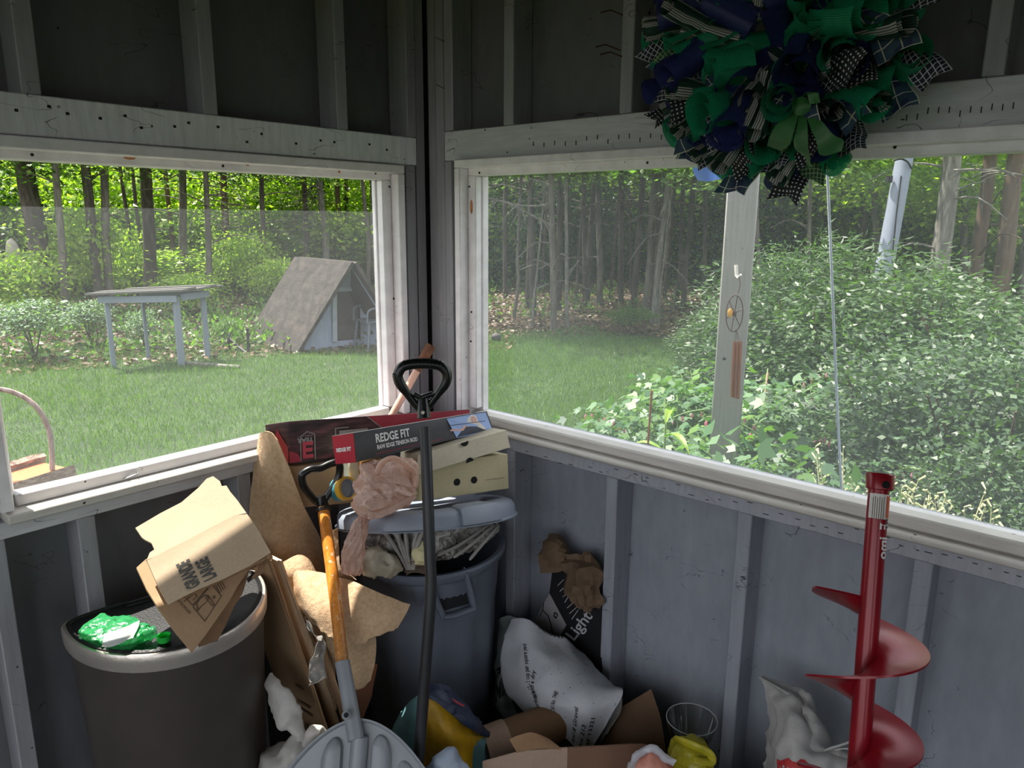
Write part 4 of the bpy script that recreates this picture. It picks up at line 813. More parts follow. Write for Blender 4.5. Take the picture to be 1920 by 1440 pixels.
# dark box reading Light, in the first bay of the right wall
ob = V((.012, -.6, .4)); nb = V((-1, 0, .12)).normalized(); pb_ = (ob, nb)
lbx = thing('black_box', 'black cardboard box printed Light wedged between the studs of the right wall', 'box', hpl(1090, 1240, *pb_))
mb = MB(); board(mb, [(1036, 1066), (1074, 1082), (1128, 1126), (1128, 1420), (1040, 1420), (1062, 1172), (1030, 1112)], pb_, .02); mb.build('box_body', plain('box_black', '17171a', .45), lbx)
mb = MB(); board(mb, [(1030, 1112), (1046, 1140), (1062, 1172), (1040, 1202), (1020, 1440), (985, 1440), (996, 1176)], (ob-nb*.001, nb), .02); mb.build('pale_end', plain('box_pale', '8f8a8c', .5), lbx)
def pb_f(x, y): p = hpl(x, y, *pb_); return p+nb*.0012
def pb_g(x, y): p = hpl(x, y, ob-nb*.001, nb); return p+nb*.0015
mb = MB(); txt_px(mb, 'Light', (1076, 1203), (1112, 1156), 22, pb_f, .012)
for i in range(7): lines([(1046+i*4.4, 1098+i*10.5), (1058+i*4.4+6*(i % 3), 1086+i*9.6-5*(i % 2))], .0012, pb_f)
for i in range(6): lines([(1064+i*4.4, 1094+i*9.6), (1071+i*4.6, 1088+i*9.2)], .001, pb_f)
lines([(1094, 1128), (1098, 1142), (1108, 1152)], .001, pb_f); mb.build('lettering', plain('box_lettering', 'b9b9bd', .5), lbx, smooth=0)
mb = MB(); lines([(1020, 1130), (1018, 1144), (1028, 1154), (1034, 1172), (1037, 1190)], .0016, pb_g); lines([(1018, 1144), (1012, 1156)], .0014, pb_g); lines([(1041, 1148), (1046, 1152), (1043, 1159), (1039, 1154), (1041, 1148)], .0022, pb_g); mb.build('line_drawing', M_dark, lbx, smooth=0)
M_kraft = cardboard_mat('kraft_crumpled', (.44, .355, .275), var=.2)
cp = thing('crumpled_kraft_paper', 'brown crumpled kraft paper on top of the black box by the stud', 'brown paper', hx(1075, 1130, -.01))
mb = MB(); P = patch([[hx(1030, 1003, .03), hx(1048, 1004, .02), hx(1060, 1018, .03)], [hx(1022, 1020, .0), hx(1042, 1018, -.02), hx(1064, 1042, .02)], [hx(1013, 1040, .0), hx(1036, 1038, -.015), hx(1060, 1048, -.01)], [hx(1017, 1074, .0), hx(1036, 1072, -.005), hx(1056, 1070, -.005)]], 3, 3, .012, 26, 2)
mb.grid(P, 0, .002); mb.build('folded_end', M_kraft, cp, smooth=15)
mb = MB(); P = patch([[hx(1055, 1044, .0), hx(1085, 1046, .02), hx(1105, 1044, .03), hx(1128, 1070, .03)], [hx(1056, 1070, -.02), hx(1085, 1070, -.01), hx(1108, 1066, .005), hx(1128, 1088, .02)], [hx(1066, 1098, -.012), hx(1092, 1098, -.025), hx(1112, 1100, -.005), hx(1129, 1104, .005)], [hx(1078, 1125, -.008), hx(1096, 1126, -.02), hx(1112, 1122, -.02), hx(1129, 1118, .002)], [hx(1085, 1132, -.003), hx(1100, 1140, -.006), hx(1114, 1134, -.006), hx(1129, 1136, .002)]], 3, 3, .034, 26, 5, .010)
mb.grid(P, 0, .002); mb.build('crumpled_part', M_kraft, cp, smooth=12)
# white sand sack
M_sack = fabric_plastic('white_sack_paper', (.80, .81, .83), .4, .1, .06, 14)
sk = thing('white_sack', 'white printed sand and gravel sack slumped beside the round trash can', 'sack', V((hd(1060, 1400, 1.85).x, hd(1060, 1400, 1.85).y, 0)))
G = [[hd(958, 1160, 2.14), hd(985, 1160, 2.10), hd(1020, 1182, 2.08), hd(1060, 1198, 2.08), hd(1094, 1228, 2.08)],
     [hd(945, 1215, 2.10), hd(985, 1215, 2.03), hd(1028, 1225, 2.0), hd(1075, 1240, 1.99), hd(1120, 1262, 2.01)],
     [hd(944, 1280, 2.03), hd(990, 1280, 1.95), hd(1035, 1275, 1.92), hd(1090, 1275, 1.92), hd(1150, 1288, 1.94)],
     [hd(972, 1320, 1.98), hd(1012, 1325, 1.90), hd(1052, 1325, 1.865), hd(1104, 1320, 1.86), hd(1167, 1300, 1.90)],
     [hd(1020, 1362, 1.92), hd(1042, 1375, 1.87), hd(1070, 1390, 1.84), hd(1102, 1410, 1.82), hd(1146, 1342, 1.86)]]
ob_, P = pillow(G, .07, 8, 8, .012, 9, 3, [M_sack], 'sack_body', sk, keep=True)
k_, n_ = len(P), len(P[0])
def sk_f(u, v):
    i = min(max(v, 0), .9999)*(k_-1); j = min(max(u, 0), .9999)*(n_-1); a, b = int(i), int(j)
    p = bilerp(P[a][b], P[a][b+1], P[a+1][b+1], P[a+1][b], j-b, i-a); return p+(CC-p).normalized()*.0015
def uvtxt(mb, body, p0, p1, h, f, bold=.02):
    vs, fs = text_tris(body, 1, bold=bold, subdiv=1); W = max(x for x, y in vs); dx, dy = p1[0]-p0[0], p1[1]-p0[1]; L = hypot(dx, dy)
    mb.add([f(p0[0]+dx*x/W+dy/L*h/.7*y, p0[1]+dy*x/W-dx/L*h/.7*y) for x, y in vs], fs)
M_sink = plain('sack_ink', '2a2c35', .6)
for nm_, body, p0, p1, hh_ in (('dosage_lettering', 'Apply 1/2 - 1 cup per square yard', (.30, .66), (.28, .22), .042), ('use_lettering', 'wet surface, and a dry', (.22, .86), (.36, .42), .04), ('oxide_lettering', '(oxide) CAS No. 7440', (.32, .90), (.52, .62), .036), ('firm_lettering', 'Sand & Gravel', (.58, .975), (.66, .76), .036), ('box_lettering', 'Box 213', (.68, .97), (.72, .85), .036), ('postcode_lettering', 'NY 13321', (.76, .97), (.80, .83), .036), ('top_lettering', 'INSTANT', (.42, .02), (.72, .035), .05)):
    mb = MB(); uvtxt(mb, body, p0, p1, hh_, sk_f); mb.build(nm_, M_sink, sk, smooth=0)
mb = MB()
for i in range(60): p = sk_f(rnd.uniform(.45, .95), rnd.uniform(.1, .95)); mb.tube([p, p+TOCAM*.0008], rnd.uniform(.0006, .0014), 6)
mb.build('dirt_specks', M_dark, sk)
G = [[hd(937, 1163, 2.27), hd(952, 1154, 2.26), hd(970, 1158, 2.26)], [hd(934, 1225, 2.22), hd(948, 1225, 2.19), hd(968, 1230, 2.20)], [hd(930, 1275, 2.17), hd(944, 1275, 2.14), hd(962, 1285, 2.16)], [hd(934, 1330, 2.12), hd(948, 1335, 2.09), hd(966, 1335, 2.11)], [V((-.12, -.56, .003)), V((-.09, -.60, .003)), V((-.06, -.61, .003))]]
sk2, P2 = pillow(G, .015, 8, 8, .014, 20, 9, [fabric_plastic('pale_green_sack', (.60, .64, .62), .4, .1, .2, 20)], 'pale_sack', None, keep=True)
tag(sk2, 'pale grey-green printed sack squeezed between the white sack and the trash can', 'sack')
P, k_, n_ = P2, len(P2), len(P2[0]); mb = MB(); fn_ = sk_f
for body, p0, p1, h in (('PRE', (.20, .56), (.85, .42), .16), ('MIX', (.25, .68), (.8, .56), .12)): uvtxt(mb, body, p0, p1, h, sk_f, .04)
o_ = mb.build('printed_letters', plain('dark_green_ink', '26332e', .6), None, smooth=0)
o_.parent = sk2; o_.location = V(o_['_o'])-V(sk2['_o'])
# cardboard tube, carton with open flaps, leaning sheet
a, b = hd(900, 1408, 1.80), hd(1052, 1350, 1.90); mb = MB(); d = (b-a).normalized(); tb = thing('cardboard_tube', 'thick brown cardboard tube lying under the white sack', 'tube', V((a.x, a.y, 0)))
mb.tube([a+d*.012, a+d*.05, b, b+d*.05], .056, 28); mb.build('tube', cardboard_mat('tube_brown', (.50, .38, .27)), tb)
mb = MB(); mb.tube([a+d*.012, a+d*.03, a+d*.075, a+d*.083], [.0585, .0590, .0595, .059], 28, caps=False); mb.build('paper_wrap', cardboard_mat('tube_wrap', (.68, .57, .49)), tb)
e = hd(1064, 1403, 1.66); xl = hd(905, 1432, 1.62); xr = hd(1212, 1398, 1.72); zt = e.z
def flat(p, z): return V((p.x, p.y, z))
cb = thing('open_carton', 'open brown carton on the floor in front of the white sack', 'box', flat(e, 0)); u1 = flat(xl-e, 0); u2 = flat(xr-e, 0); nin = V((.6, .8, 0))
M_cb1 = cardboard_mat('carton_lit', (.70, .60, .52))  # left wall's lit tone put into its colour
mb = MB(); L = [e+u1+UP*(xl.z-zt), e]; q = u1.normalized(); mb.prism([e, flat(e, .0), flat(e+u1, .0), e+u1+UP*(xl.z-zt)*.8, e+u1*.5+UP*.006], nin*.005); mb.build('left_wall', M_cb1, cb)
mb = MB(); mb.prism([e, flat(e, .0), flat(e+u2, .0), e+u2+UP*(xr.z-zt)*.9, e+u2*.8+UP*(xr.z-zt)*.5, e+u2*.4-UP*.004], nin*.005); mb.build('right_wall', cardboard_mat('carton_shaded', (.50, .38, .30)), cb)  # same board as the left wall, with shade put into its colour
mb = MB(); P = patch([[e+V((-.02, .004, .004)), e+u1*.35+UP*.006, e+u1*.6+UP*.0], [e+V((-.02, .05, .01)), e+u1*.35+V((.02, .04, .02)), e+u1*.6+V((.02, .04, .006))]], 4, 6, .004, 30); mb.grid(P, 0, .003); mb.build('torn_flap', M_cardin, cb)
G = [[hd(1150, 1336, 1.93), hd(1185, 1316, 1.93), hd(1222, 1291, 1.935)], [hd(1140, 1362, 1.89), hd(1190, 1358, 1.88), hd(1238, 1345, 1.90)], [hd(1130, 1400, 1.86), hd(1190, 1400, 1.84), hd(1246, 1395, 1.86)], [hd(1120, 1450, 1.835), hd(1190, 1450, 1.825), hd(1248, 1440, 1.84)], [flat(hd(1120, 1560, 1.81), .003), flat(hd(1185, 1560, 1.81), .003), flat(hd(1250, 1560, 1.81), .003)]]
mb = MB(); P = patch(G, 6, 6, .004, 10, 2); mb.grid(P, 0, .004); tag(mb.build('cardboard_sheet', cardboard_mat('sheet_brown', (.45, .345, .26)), smooth=60), 'curved brown cardboard sheet leaning between the white sack and the glass vase', 'cardboard')
G = [[hd(1150, 1305, 1.94), hd(1166, 1312, 1.93)], [hd(1140, 1345, 1.90), hd(1164, 1335, 1.895)], [hd(1125, 1395, 1.85), hd(1142, 1372, 1.85)]]
mb = MB(); mb.grid(patch(G, 5, 5, .006, 30, 1), 0, .002); tag(mb.build('paper_scrap', plain('grey_scrap', 'a9a5a3', .6), smooth=60), 'ragged greyish paper scrap behind the corner of the white sack', 'paper')
# clear glass vase
t = NT('clear_glass'); g = t.n('ShaderNodeBsdfGlass', _Roughness=.02, _IOR=1.25); g.inputs[0].default_value = (.92, .94, .93, 1); tr = t.n('ShaderNodeBsdfTransparent'); gl = t.n('ShaderNodeBsdfGlossy', _Roughness=.05); fr = t.n('ShaderNodeLayerWeight', _Blend=.35)
tr.inputs[0].default_value = (.90, .91, .90, 1); m = t.n('ShaderNodeMixShader'); rp = t.ramp(fr.outputs[1], [(.0, gray(.10)), (.6, gray(.30)), (.9, gray(.85))]); t.l(rp, m.inputs[0]); t.l(tr.outputs[0], m.inputs[1]); t.l(gl.outputs[0], m.inputs[2]); t.l(m.outputs[0], t.out.inputs[0]); M_glass = t.mat
vc = hx(1297, 1348, -.105); zr = vc.z; tilt = Matrix.Rotation(radians(7), 4, 'Y')
mb = MB(); prof = [(.060, -zr), (.062, -zr+.01), (.058, -zr+.05), (.048, -.20), (.040, -.13), (.038, -.105), (.046, -.075), (.058, -.04), (.066, -.012), (.0675, 0), (.0655, -.001), (.063, -.014), (.055, -.042), (.043, -.076), (.035, -.105), (.037, -.13), (.045, -.20), (.055, -zr+.05), (.057, -zr+.012)]
mb.lathe(prof, 48, Matrix.Translation(vc), caps=True); vz = thing('glass_vase', 'clear glass vase with a flared rim against the right wall', 'vase', V((vc.x, vc.y, 0))); mb.build('glass_body', M_glass, vz, smooth=50)
mb = MB(); mb.tube([vc+V((.0662*cos(2*pi*i/48), .0662*sin(2*pi*i/48), 0)) for i in range(49)], .0013, 6, caps=False); mb.build('rim', plain('rim_highlight', 'b9c0c0', .1), vz)  # pale opaque ring: the rim's highlight put into colour
# yellow bag, white and peach bag
c = hd(1290, 1425, 1.66); M_yb = fabric_plastic('yellow_bag_plastic', (.78, .74, .20), .22, .35, .2, 24); yb = thing('yellow_bag', 'crumpled translucent yellow plastic bag in front of the glass vase', 'plastic bag', flat(c, 0))
mb = bag_body([flat(c, 0), flat(c, .10), flat(c, .2)+SIDE*.004, hd(1288, 1420, 1.68), hd(1272, 1398, 1.70), hd(1262, 1383, 1.71)], [(.05, .04), (.065, .05), (.064, .05), (.054, .04), (.026, .02), (.006, .006)], 36, 8, .022, 22, 11); mb.build('bag_body', M_yb, yb, smooth=50)
mb = MB(); mb.tube(spline([hd(1262, 1384, 1.68), hd(1300, 1398, 1.66), hd(1330, 1412, 1.655), hd(1334, 1428, 1.65), hd(1318, 1428, 1.64), hd(1300, 1422, 1.64)], 5), [.003]+[(.011, .005)]*24+[.003], 9); mb.build('bag_handle', M_yb, yb, smooth=60)
c = hd(1225, 1440, 1.60); wp = thing('white_peach_bag', 'white plastic bag with peach contents in front of the open carton', 'plastic bag', flat(c, 0))
mb = bag_body([flat(c, 0), flat(c, .10), flat(c, .2), flat(c, c.z), hd(1230, 1425, 1.61), hd(1230, 1418, 1.615)], [(.05, .04), (.06, .05), (.06, .05), (.045, .04), (.028, .02), (.008, .008)], 30, 7, .012, 22, 1); mb.build('bag_contents', plain('peach_contents', 'd8937f', .5, var=.2, sc=40), wp, smooth=60)
mb = MB(); mb.tube(spline([hd(1180, 1442, 1.585), hd(1192, 1420, 1.585), hd(1212, 1405, 1.59), hd(1230, 1406, 1.595), hd(1245, 1420, 1.595), hd(1262, 1428, 1.60)], 6), [.004]+[(.017, .008)]*29+[.004], 10)
for i in range(len(mb.v)): mb.v[i] = mb.v[i]+nv(mb.v[i], 60, 2)*.006
mb.build('bag_rim', fabric_plastic('white_film', (.86, .86, .88), .3, .35), wp, smooth=60)
# white woven sack on the right
M_wov = fabric_plastic('woven_sack', (.70, .69, .68), .45, .1, .12, 12); wsk = thing('woven_sack', 'dirty white woven sack with red print slumped against the right wall behind the auger', 'sack', V((-.2, -1.36, 0)))
G = [[hx(1424, 1268, -.055), hx(1432, 1274, -.055), hx(1440, 1281, -.055), hx(1450, 1292, -.055)],
     [hx(1438, 1290, -.07), hx(1462, 1296, -.08), hx(1490, 1306, -.08), hx(1504, 1318, -.06)],
     [hx(1446, 1330, -.09), hx(1466, 1330, -.13), hx(1500, 1345, -.14), hx(1522, 1372, -.09)],
     [hx(1440, 1390, -.10), hx(1462, 1395, -.19), hx(1508, 1400, -.19), hx(1560, 1416, -.12)],
     [hx(1434, 1445, -.12), hx(1462, 1450, -.23), hx(1518, 1450, -.22), hx(1600, 1445, -.15)],
     [V((-.13, -1.24, .2)), V((-.28, -1.30, .2)), V((-.28, -1.42, .2)), V((-.14, -1.52, .2))], [V((-.12, -1.24, .003)), V((-.27, -1.29, .003)), V((-.27, -1.44, .003)), V((-.13, -1.52, .003))]]
ob_, P = pillow(G, .05, 8, 9, .014, 18, 6, [M_wov], 'sack_body', wsk, back=(.9, -.3, 0), keep=True, amp2=.003)
mb = MB(); P_ = patch([[hx(1500, 1318, -.085), hx(1518, 1350, -.125), hx(1530, 1400, -.15), hx(1545, 1408, -.155), hx(1598, 1395, -.14)], [hx(1508, 1322, -.05), hx(1540, 1360, -.05), hx(1568, 1398, -.06), hx(1580, 1398, -.09), hx(1600, 1392, -.12)]], 6, 8, .008, 26, 4); mb.grid(P_, 0, .003); mb.build('open_mouth', M_wov, wsk, smooth=60)
mb = MB(); mb.tube(spline([hx(1424, 1270, -.062), hx(1470, 1296, -.09), hx(1500, 1318, -.10), hx(1516, 1360, -.14), hx(1529, 1408, -.165), hx(1560, 1402, -.155), hx(1598, 1390, -.14)], 6), .0028, 6); mb.build('hem', M_wov, wsk)
k_, n_ = len(P), len(P[0]); mb = MB(); R = []
for i in range(6): R.append([sk_f(.30+.34*j/8, .60+.02*j/8+.05*i/5+.012*sin(j*1.7)*(i == 0)) for j in range(9)])
mb.grid(R); mb.build('red_print', plain('sack_red', 'b02a2c', .5, var=.3, sc=60), wsk)
# ---------------------------------------------------------------- red earth auger
M_red = plain('red_enamel', '8a1420', .28, .1, var=.1, bstr=.04)
t0, t1 = hd(1650, 890, 1.475), hd(1609, 1440, 1.30); ad = (t0-t1).normalized(); tb_ = t1-ad*(t1.z/ad.z); Ltot = (t0-tb_).length
au = thing('earth_auger', 'red earth auger with spiral blade standing by the right wall', 'auger', tb_)
M_redr = M_red
mb = MB(); mb.tube([tb_, tb_+ad*.05, tb_+ad*.06, t0], [.003, .016, .0182, .0182], 24); mb.build('shaft', M_red, au)
mb = MB(); cpl = hd(1650, 916, 1.468); mb.tube([cpl-ad*.003, cpl, t0, t0+ad*.002], [.0195, .0243, .0243, .0225], 28); mb.build('coupler', M_red, au)
h_ = hd(1663, 900, 1.45); mb = MB(); rd = (h_-(t0+(t0-t1).normalized()*-.012)); c_ = t0-ad*.018; rd = (h_-c_); rd = (rd-ad*rd.dot(ad)).normalized(); mb.tube([c_+rd*.0235, c_+rd*.0252], .0068, 16); mb.build('pin_hole', M_dark, au)
ex = (SIDE - ad*SIDE.dot(ad)).normalized(); ey = ad.cross(ex)           # ex to the right, ey away from the camera
if ey.dot(TOCAM) > 0: ey = -ey
def axpt(py):                                                            # point of the axis at a height in the photograph
    lo, hi = 0., 1.
    for _ in range(40):
        md = (lo+hi)/2; p = tb_+(t0-tb_)*md; v = p-CC; y = 720-FPX*v.dot(CU)/v.dot(CF)
        if y > py: lo = md
        else: hi = md
    return (t0-tb_).length*lo
zA = axpt(1122); pitch = axpt(1122)-axpt(1288)
mb = MB(); rows = []; turns = 2.95; N = 190
for i in range(N+1):
    th_ = pi - 2*pi*turns*i/N; z = zA - pitch*turns*i/N
    if z < .02: break
    R_ = .100*min(1, .55+.45*min(1, z/.2)); d_ = ex*cos(th_)+ey*sin(th_); r0 = tb_+ad*z
    rows.append([r0+d_*(.0175+(R_-.0175)*k/6)+ad*(.006*(k/6)) for k in range(7)])
mb.grid(rows, 0, .004); mb.build('spiral_blade', M_red, au, smooth=50)
def strip(nm, y0, y1, a0, a1, m, off):
    z0, z1 = axpt(y1), axpt(y0); mb = MB(); G = [[tb_+ad*(z0+(z1-z0)*i/3)+(ex*cos(radians(a0+(a1-a0)*j/10))-ey*sin(radians(a0+(a1-a0)*j/10)))*(.0182+off) for j in range(11)] for i in range(4)]
    mb.grid(G, 0, .0003); mb.build(nm, m, au, smooth=60)
strip('warning_label', 926, 972, 15, 165, plain('label_white', 'd8d4ce', .4), .0004); strip('label_band', 929, 969, 28, 68, plain('label_orange', 'c8502c', .4), .0009)
def sh_f(y0, a0):
    z0 = axpt(y0)
    def f(x, y): q = radians(a0)+y/.0185; return tb_+ad*(z0-x)+(ex*cos(q)-ey*sin(q))*.0193
    return f
mb = MB(); f_ = sh_f(931, 38); text_on(mb, 'WARNING', .0115, lambda x, y: f_(x, y), bold=.0002); mb.build('warning_lettering', M_dark, au, smooth=0)
mb = MB()
for i in range(6): f_ = sh_f(931, 84+i*11); text_on(mb, 'l'*1, .001, lambda x, y: f_(x, y)); 
for i in range(6):
    f_ = sh_f(931+(i % 2)*2, 84+i*11); mb.add([f_(0, 0), f_(.040, 0), f_(.040, .001), f_(0, .001)], [(0, 1, 2, 3)])
mb.build('fine_print', M_inkb, au, smooth=0)
mb = MB(); f_ = sh_f(978, 42); text_on(mb, 'E', .026, lambda x, y: f_(x, y), bold=.0006); f_ = sh_f(1004, 42); text_on(mb, 'imo', .026, lambda x, y: f_(x, y), bold=.0006); mb.build('maker_lettering', M_ytxt, au, smooth=0)
# ================================================================== garden and wood outside
rg = np.random.default_rng(5)
def np_mesh(name, verts, faces, mats, parent=None, origin=None, smooth=False, link=True):
    me = bpy.data.meshes.new(name); n, k = faces.shape
    me.vertices.add(len(verts)); me.vertices.foreach_set('co', np.ascontiguousarray(verts, dtype=np.float32).ravel())
    me.loops.add(n*k); me.loops.foreach_set('vertex_index', np.ascontiguousarray(faces, dtype=np.int32).ravel())
    me.polygons.add(n); me.polygons.foreach_set('loop_start', np.arange(0, n*k, k, dtype=np.int32)); me.polygons.foreach_set('loop_total', np.full(n, k, dtype=np.int32))
    for m in (mats if isinstance(mats, (list, tuple)) else [mats]): me.materials.append(m)
    me.update(calc_edges=True)
    return me
def ob_of(me, name, parent=None, loc=(0, 0, 0), rz=0, sc=1):
    o = bpy.data.objects.new(name, me); COL.objects.link(o); o.location = loc; o.rotation_euler = (0, 0, rz); o.scale = sc if isinstance(sc, tuple) else (sc, sc, sc)
    if parent is not None: o.parent = parent
    return o
def unit(a): return a/np.maximum(np.linalg.norm(a, axis=1, keepdims=True), 1e-9)
def leaf_arrays(P, D, L, W, tilt=.5):
    """diamond leaves: base at P, pointing along D, length L, width W"""
    n = len(P); D = unit(D); R = rg.normal(size=(n, 3)); R[:, 2] *= tilt; S_ = unit(np.cross(D, np.cross(R, D)+1e-6)); S_ = unit(np.cross(D, unit(np.cross(S_, D)*.3+np.array([0, 0, 1.])+R*.55)))
    L = np.broadcast_to(L, (n,))[:, None]; W = np.broadcast_to(W, (n,))[:, None]; N = np.cross(D, S_)
    v = np.stack([P, P+D*L*.45+S_*W*.5+N*L*.06, P+D*L, P+D*L*.45-S_*W*.5+N*L*.06], 1).reshape(-1, 3)
    return v, np.arange(n*4).reshape(n, 4)
def clusters(cent, per, spread, flat=.5):
    P = np.repeat(cent, per, 0); o = rg.normal(size=P.shape)*spread; o[:, 2] *= flat; return P+o, o
def leaf_mat(name, cols, trans=.45, rough=.5, vary=None):
    t = NT(name); g = t.n('ShaderNodeNewGeometry'); n = len(cols)
    c = t.ramp(g.outputs['Random Per Island'], [((i+.5)/n, cols[i]) for i in range(n)])
    oi = t.n('ShaderNodeObjectInfo'); c = t.mix(.6, c, t.ramp(oi.outputs['Random'], [(0, gray(.75)), (1, gray(1))]), 'MULTIPLY')
    d = t.n('ShaderNodeBsdfDiffuse'); t.l(c, d.inputs[0]); tl = t.n('ShaderNodeBsdfTranslucent')
    yc = t.mix(.7, c, lin((.85, .95, .35)), 'OVERLAY'); t.l(yc, tl.inputs[0]); m = t.n('ShaderNodeMixShader', _Fac=trans); t.l(d.outputs[0], m.inputs[1]); t.l(tl.outputs[0], m.inputs[2])
    gl = t.n('ShaderNodeBsdfGlossy', _Roughness=.45); m2 = t.n('ShaderNodeMixShader', _Fac=.04); t.l(m.outputs[0], m2.inputs[1]); t.l(gl.outputs[0], m2.inputs[2])
    t.l(m2.outputs[0], t.out.inputs[0]); return t.mat
LM_bright = leaf_mat('leaf_sunlit_green', ['7d9a38', '98b044', 'b3c55a', '6f8c34'], .55)
LM_pale = leaf_mat('leaf_sky_sheen', ['4f6650', '6d8568', '93a78b', '5c7456'], .3)  # pale sheen of the sky put into the leaf colour
LM_mid = leaf_mat('leaf_mid_green', ['3f5c2a', '567536', '6f8d46', '4a6830'], .45)
LM_dark = leaf_mat('leaf_deep_green', ['294021', '37512a', '496933', '314a28'], .4)
LM_shrub = leaf_mat('leaf_shrub_green', ['314828', '435d36', '597544', '38502f'], .35)
LM_small = leaf_mat('leaf_small_grey_green', ['2f432c', '435b3d', '5c7755', '384e34', '516a42'], .3)
LM_peony = leaf_mat('leaf_bleeding_heart', ['3d603e', '557750', '708c67', '4b6c45', '61823e'], .35)
LM_grass = leaf_mat('grass_blade', ['46622f', '597a3c', '76944a', '4f6c34'], .35)
LM_litter = leaf_mat('dry_leaf', ['403225', '5c4939', '796450', '4e3d2e', '8c7962'], .1)
def bark(name, a, b, c, sc=14):
    t = NT(name); co = t.coord(scale=(1, 1, .22)); n = t.noise(sc, 5, co, .65, .5); n2 = t.noise(4, 3, t.coord())
    col = t.ramp(n.outputs[0], [(.3, a), (.5, b), (.7, c)]); col = t.mix(.5, col, t.ramp(n2.outputs[0], [(.35, gray(.7)), (.6, gray(1))]), 'MULTIPLY')
    return t.bsdf(col, .9, 0, n.outputs[0], .35, .012)
BK_dark = bark('bark_dark', '2b2622', '463f38', '655c52'); BK_grey = bark('bark_grey', '45403a', '5f5952', '7c756b'); BK_pale = bark('bark_lichen', '4a4741', '6a665f', '928e86', 22); BK_brown = bark('bark_reddish', '3d3027', '584639', '756453')
# foliage meshes, shared by the copies
def crown_mesh(nm, rx, rz, ncl, per, L, W, mat, spread=.42, hang=.3, flat=.35, seed=0):
    global rg; rg = np.random.default_rng(seed)
    c = rg.normal(size=(ncl, 3)); c = unit(c)*(rg.random((ncl, 1))**.45); c *= np.array([rx, rx, rz]); P, o = clusters(c, per, spread, flat)
    D = o.copy(); D[:, 2] -= hang*spread; D += rg.normal(size=D.shape)*.2
    v, f = leaf_arrays(P, D, rg.uniform(.7, 1.3, len(P))*L, rg.uniform(.7, 1.2, len(P))*W); return np_mesh(nm, v, f, mat)
CRN = [crown_mesh('foliage', 2.4, 1.0, 120, 26, .15, .085, LM_bright, seed=1), crown_mesh('foliage', 2.4, 1.1, 130, 26, .15, .08, LM_mid, seed=2), crown_mesh('foliage', 2.4, 1.2, 140, 26, .14, .06, LM_dark, .4, .5, .3, seed=3),
      crown_mesh('foliage', 3.6, 1.9, 330, 34, .17, .095, LM_dark, .6, seed=4), crown_mesh('foliage', 3.4, 1.8, 320, 34, .16, .095, LM_mid, .6, seed=5), crown_mesh('foliage', 3.2, 1.8, 280, 34, .15, .09, LM_bright, .6, seed=14)]
BU = [crown_mesh('foliage', .9, .75, 110, 20, .12, .075, LM_bright, .2, .2, .4, seed=6), crown_mesh('foliage', .9, .7, 110, 20, .12, .07, LM_mid, .2, .2, .4, seed=7), crown_mesh('foliage', .9, .7, 80, 20, .12, .08, LM_pale, .2, .2, .4, seed=8)]
FB = [crown_mesh('foliage', 1.9, 1.7, 260, 30, .14, .08, LM_bright, .3, .2, .4, seed=16), crown_mesh('foliage', 1.9, 1.7, 260, 30, .14, .075, LM_dark, .3, .2, .4, seed=17)]
def trunk_mesh(par, top, base, wt, wb, m, bend=0, extra=6.0, nm='trunk', branches=0, seed=0):
    base = V(base); top = V(top); d = top-base; up_ = top+d.normalized()*extra; mb = MB(); d_o = d
    s_ = V((nz(base, 3, 1), nz(base, 3, 2), 0))*.12
    pts = spline([base-UP*.1, base+d*.04, base+d*.5+s_+SIDE*bend, top, up_], 4); k = len(pts)
    rs = [wb*.5*(1.25 if i == 0 else 1)+(wt*.42-wb*.5)*(i/(k-1)) for i in range(k)]; mb.tube(pts, rs, 10)
    r_ = random.Random(seed)
    for i in range(branches):
        h = r_.uniform(.45, 1.0); p = base+d*h+(s_+SIDE*bend)*(1-abs(h-.5)*2); a = r_.uniform(0, 6.28); L = r_.uniform(.6, 1.8); q = V((cos(a), sin(a), r_.uniform(-.25, .35)))*L
        mb.tube(spline([p, p+q*.5+V((0, 0, .1)), p+q+V((0, 0, -.1*L))], 3), [.018, .016, .014, .012, .010, .008, .005][:7], 5)
    return mb.build(nm, m, par, smooth=60)
def tree(lab, pt, pb, w, d, m, crown=0, cz=3.2, cs=1.0, branches=0, dx=0, name='tree', group=None, bend=0, extra=5.0, cat='tree'):
    b = hd(*pb, d); b.z = GZ; tp = hd(pt[0], pt[1], d+.1); wm = w*d*1.03/FPX
    t_ = thing(name, lab, cat, b, group); trunk_mesh(t_, tp, b, wm*.85, wm, m, bend, extra, branches=branches, seed=int(pb[0]))
    if crown is not None: ob_of(CRN[crown], 'foliage', t_, V((dx+(tp.x-b.x), (tp.y-b.y), cz*.86-b.z)), pb[0]*.7, (cs, cs, cs*.85))
    return t_
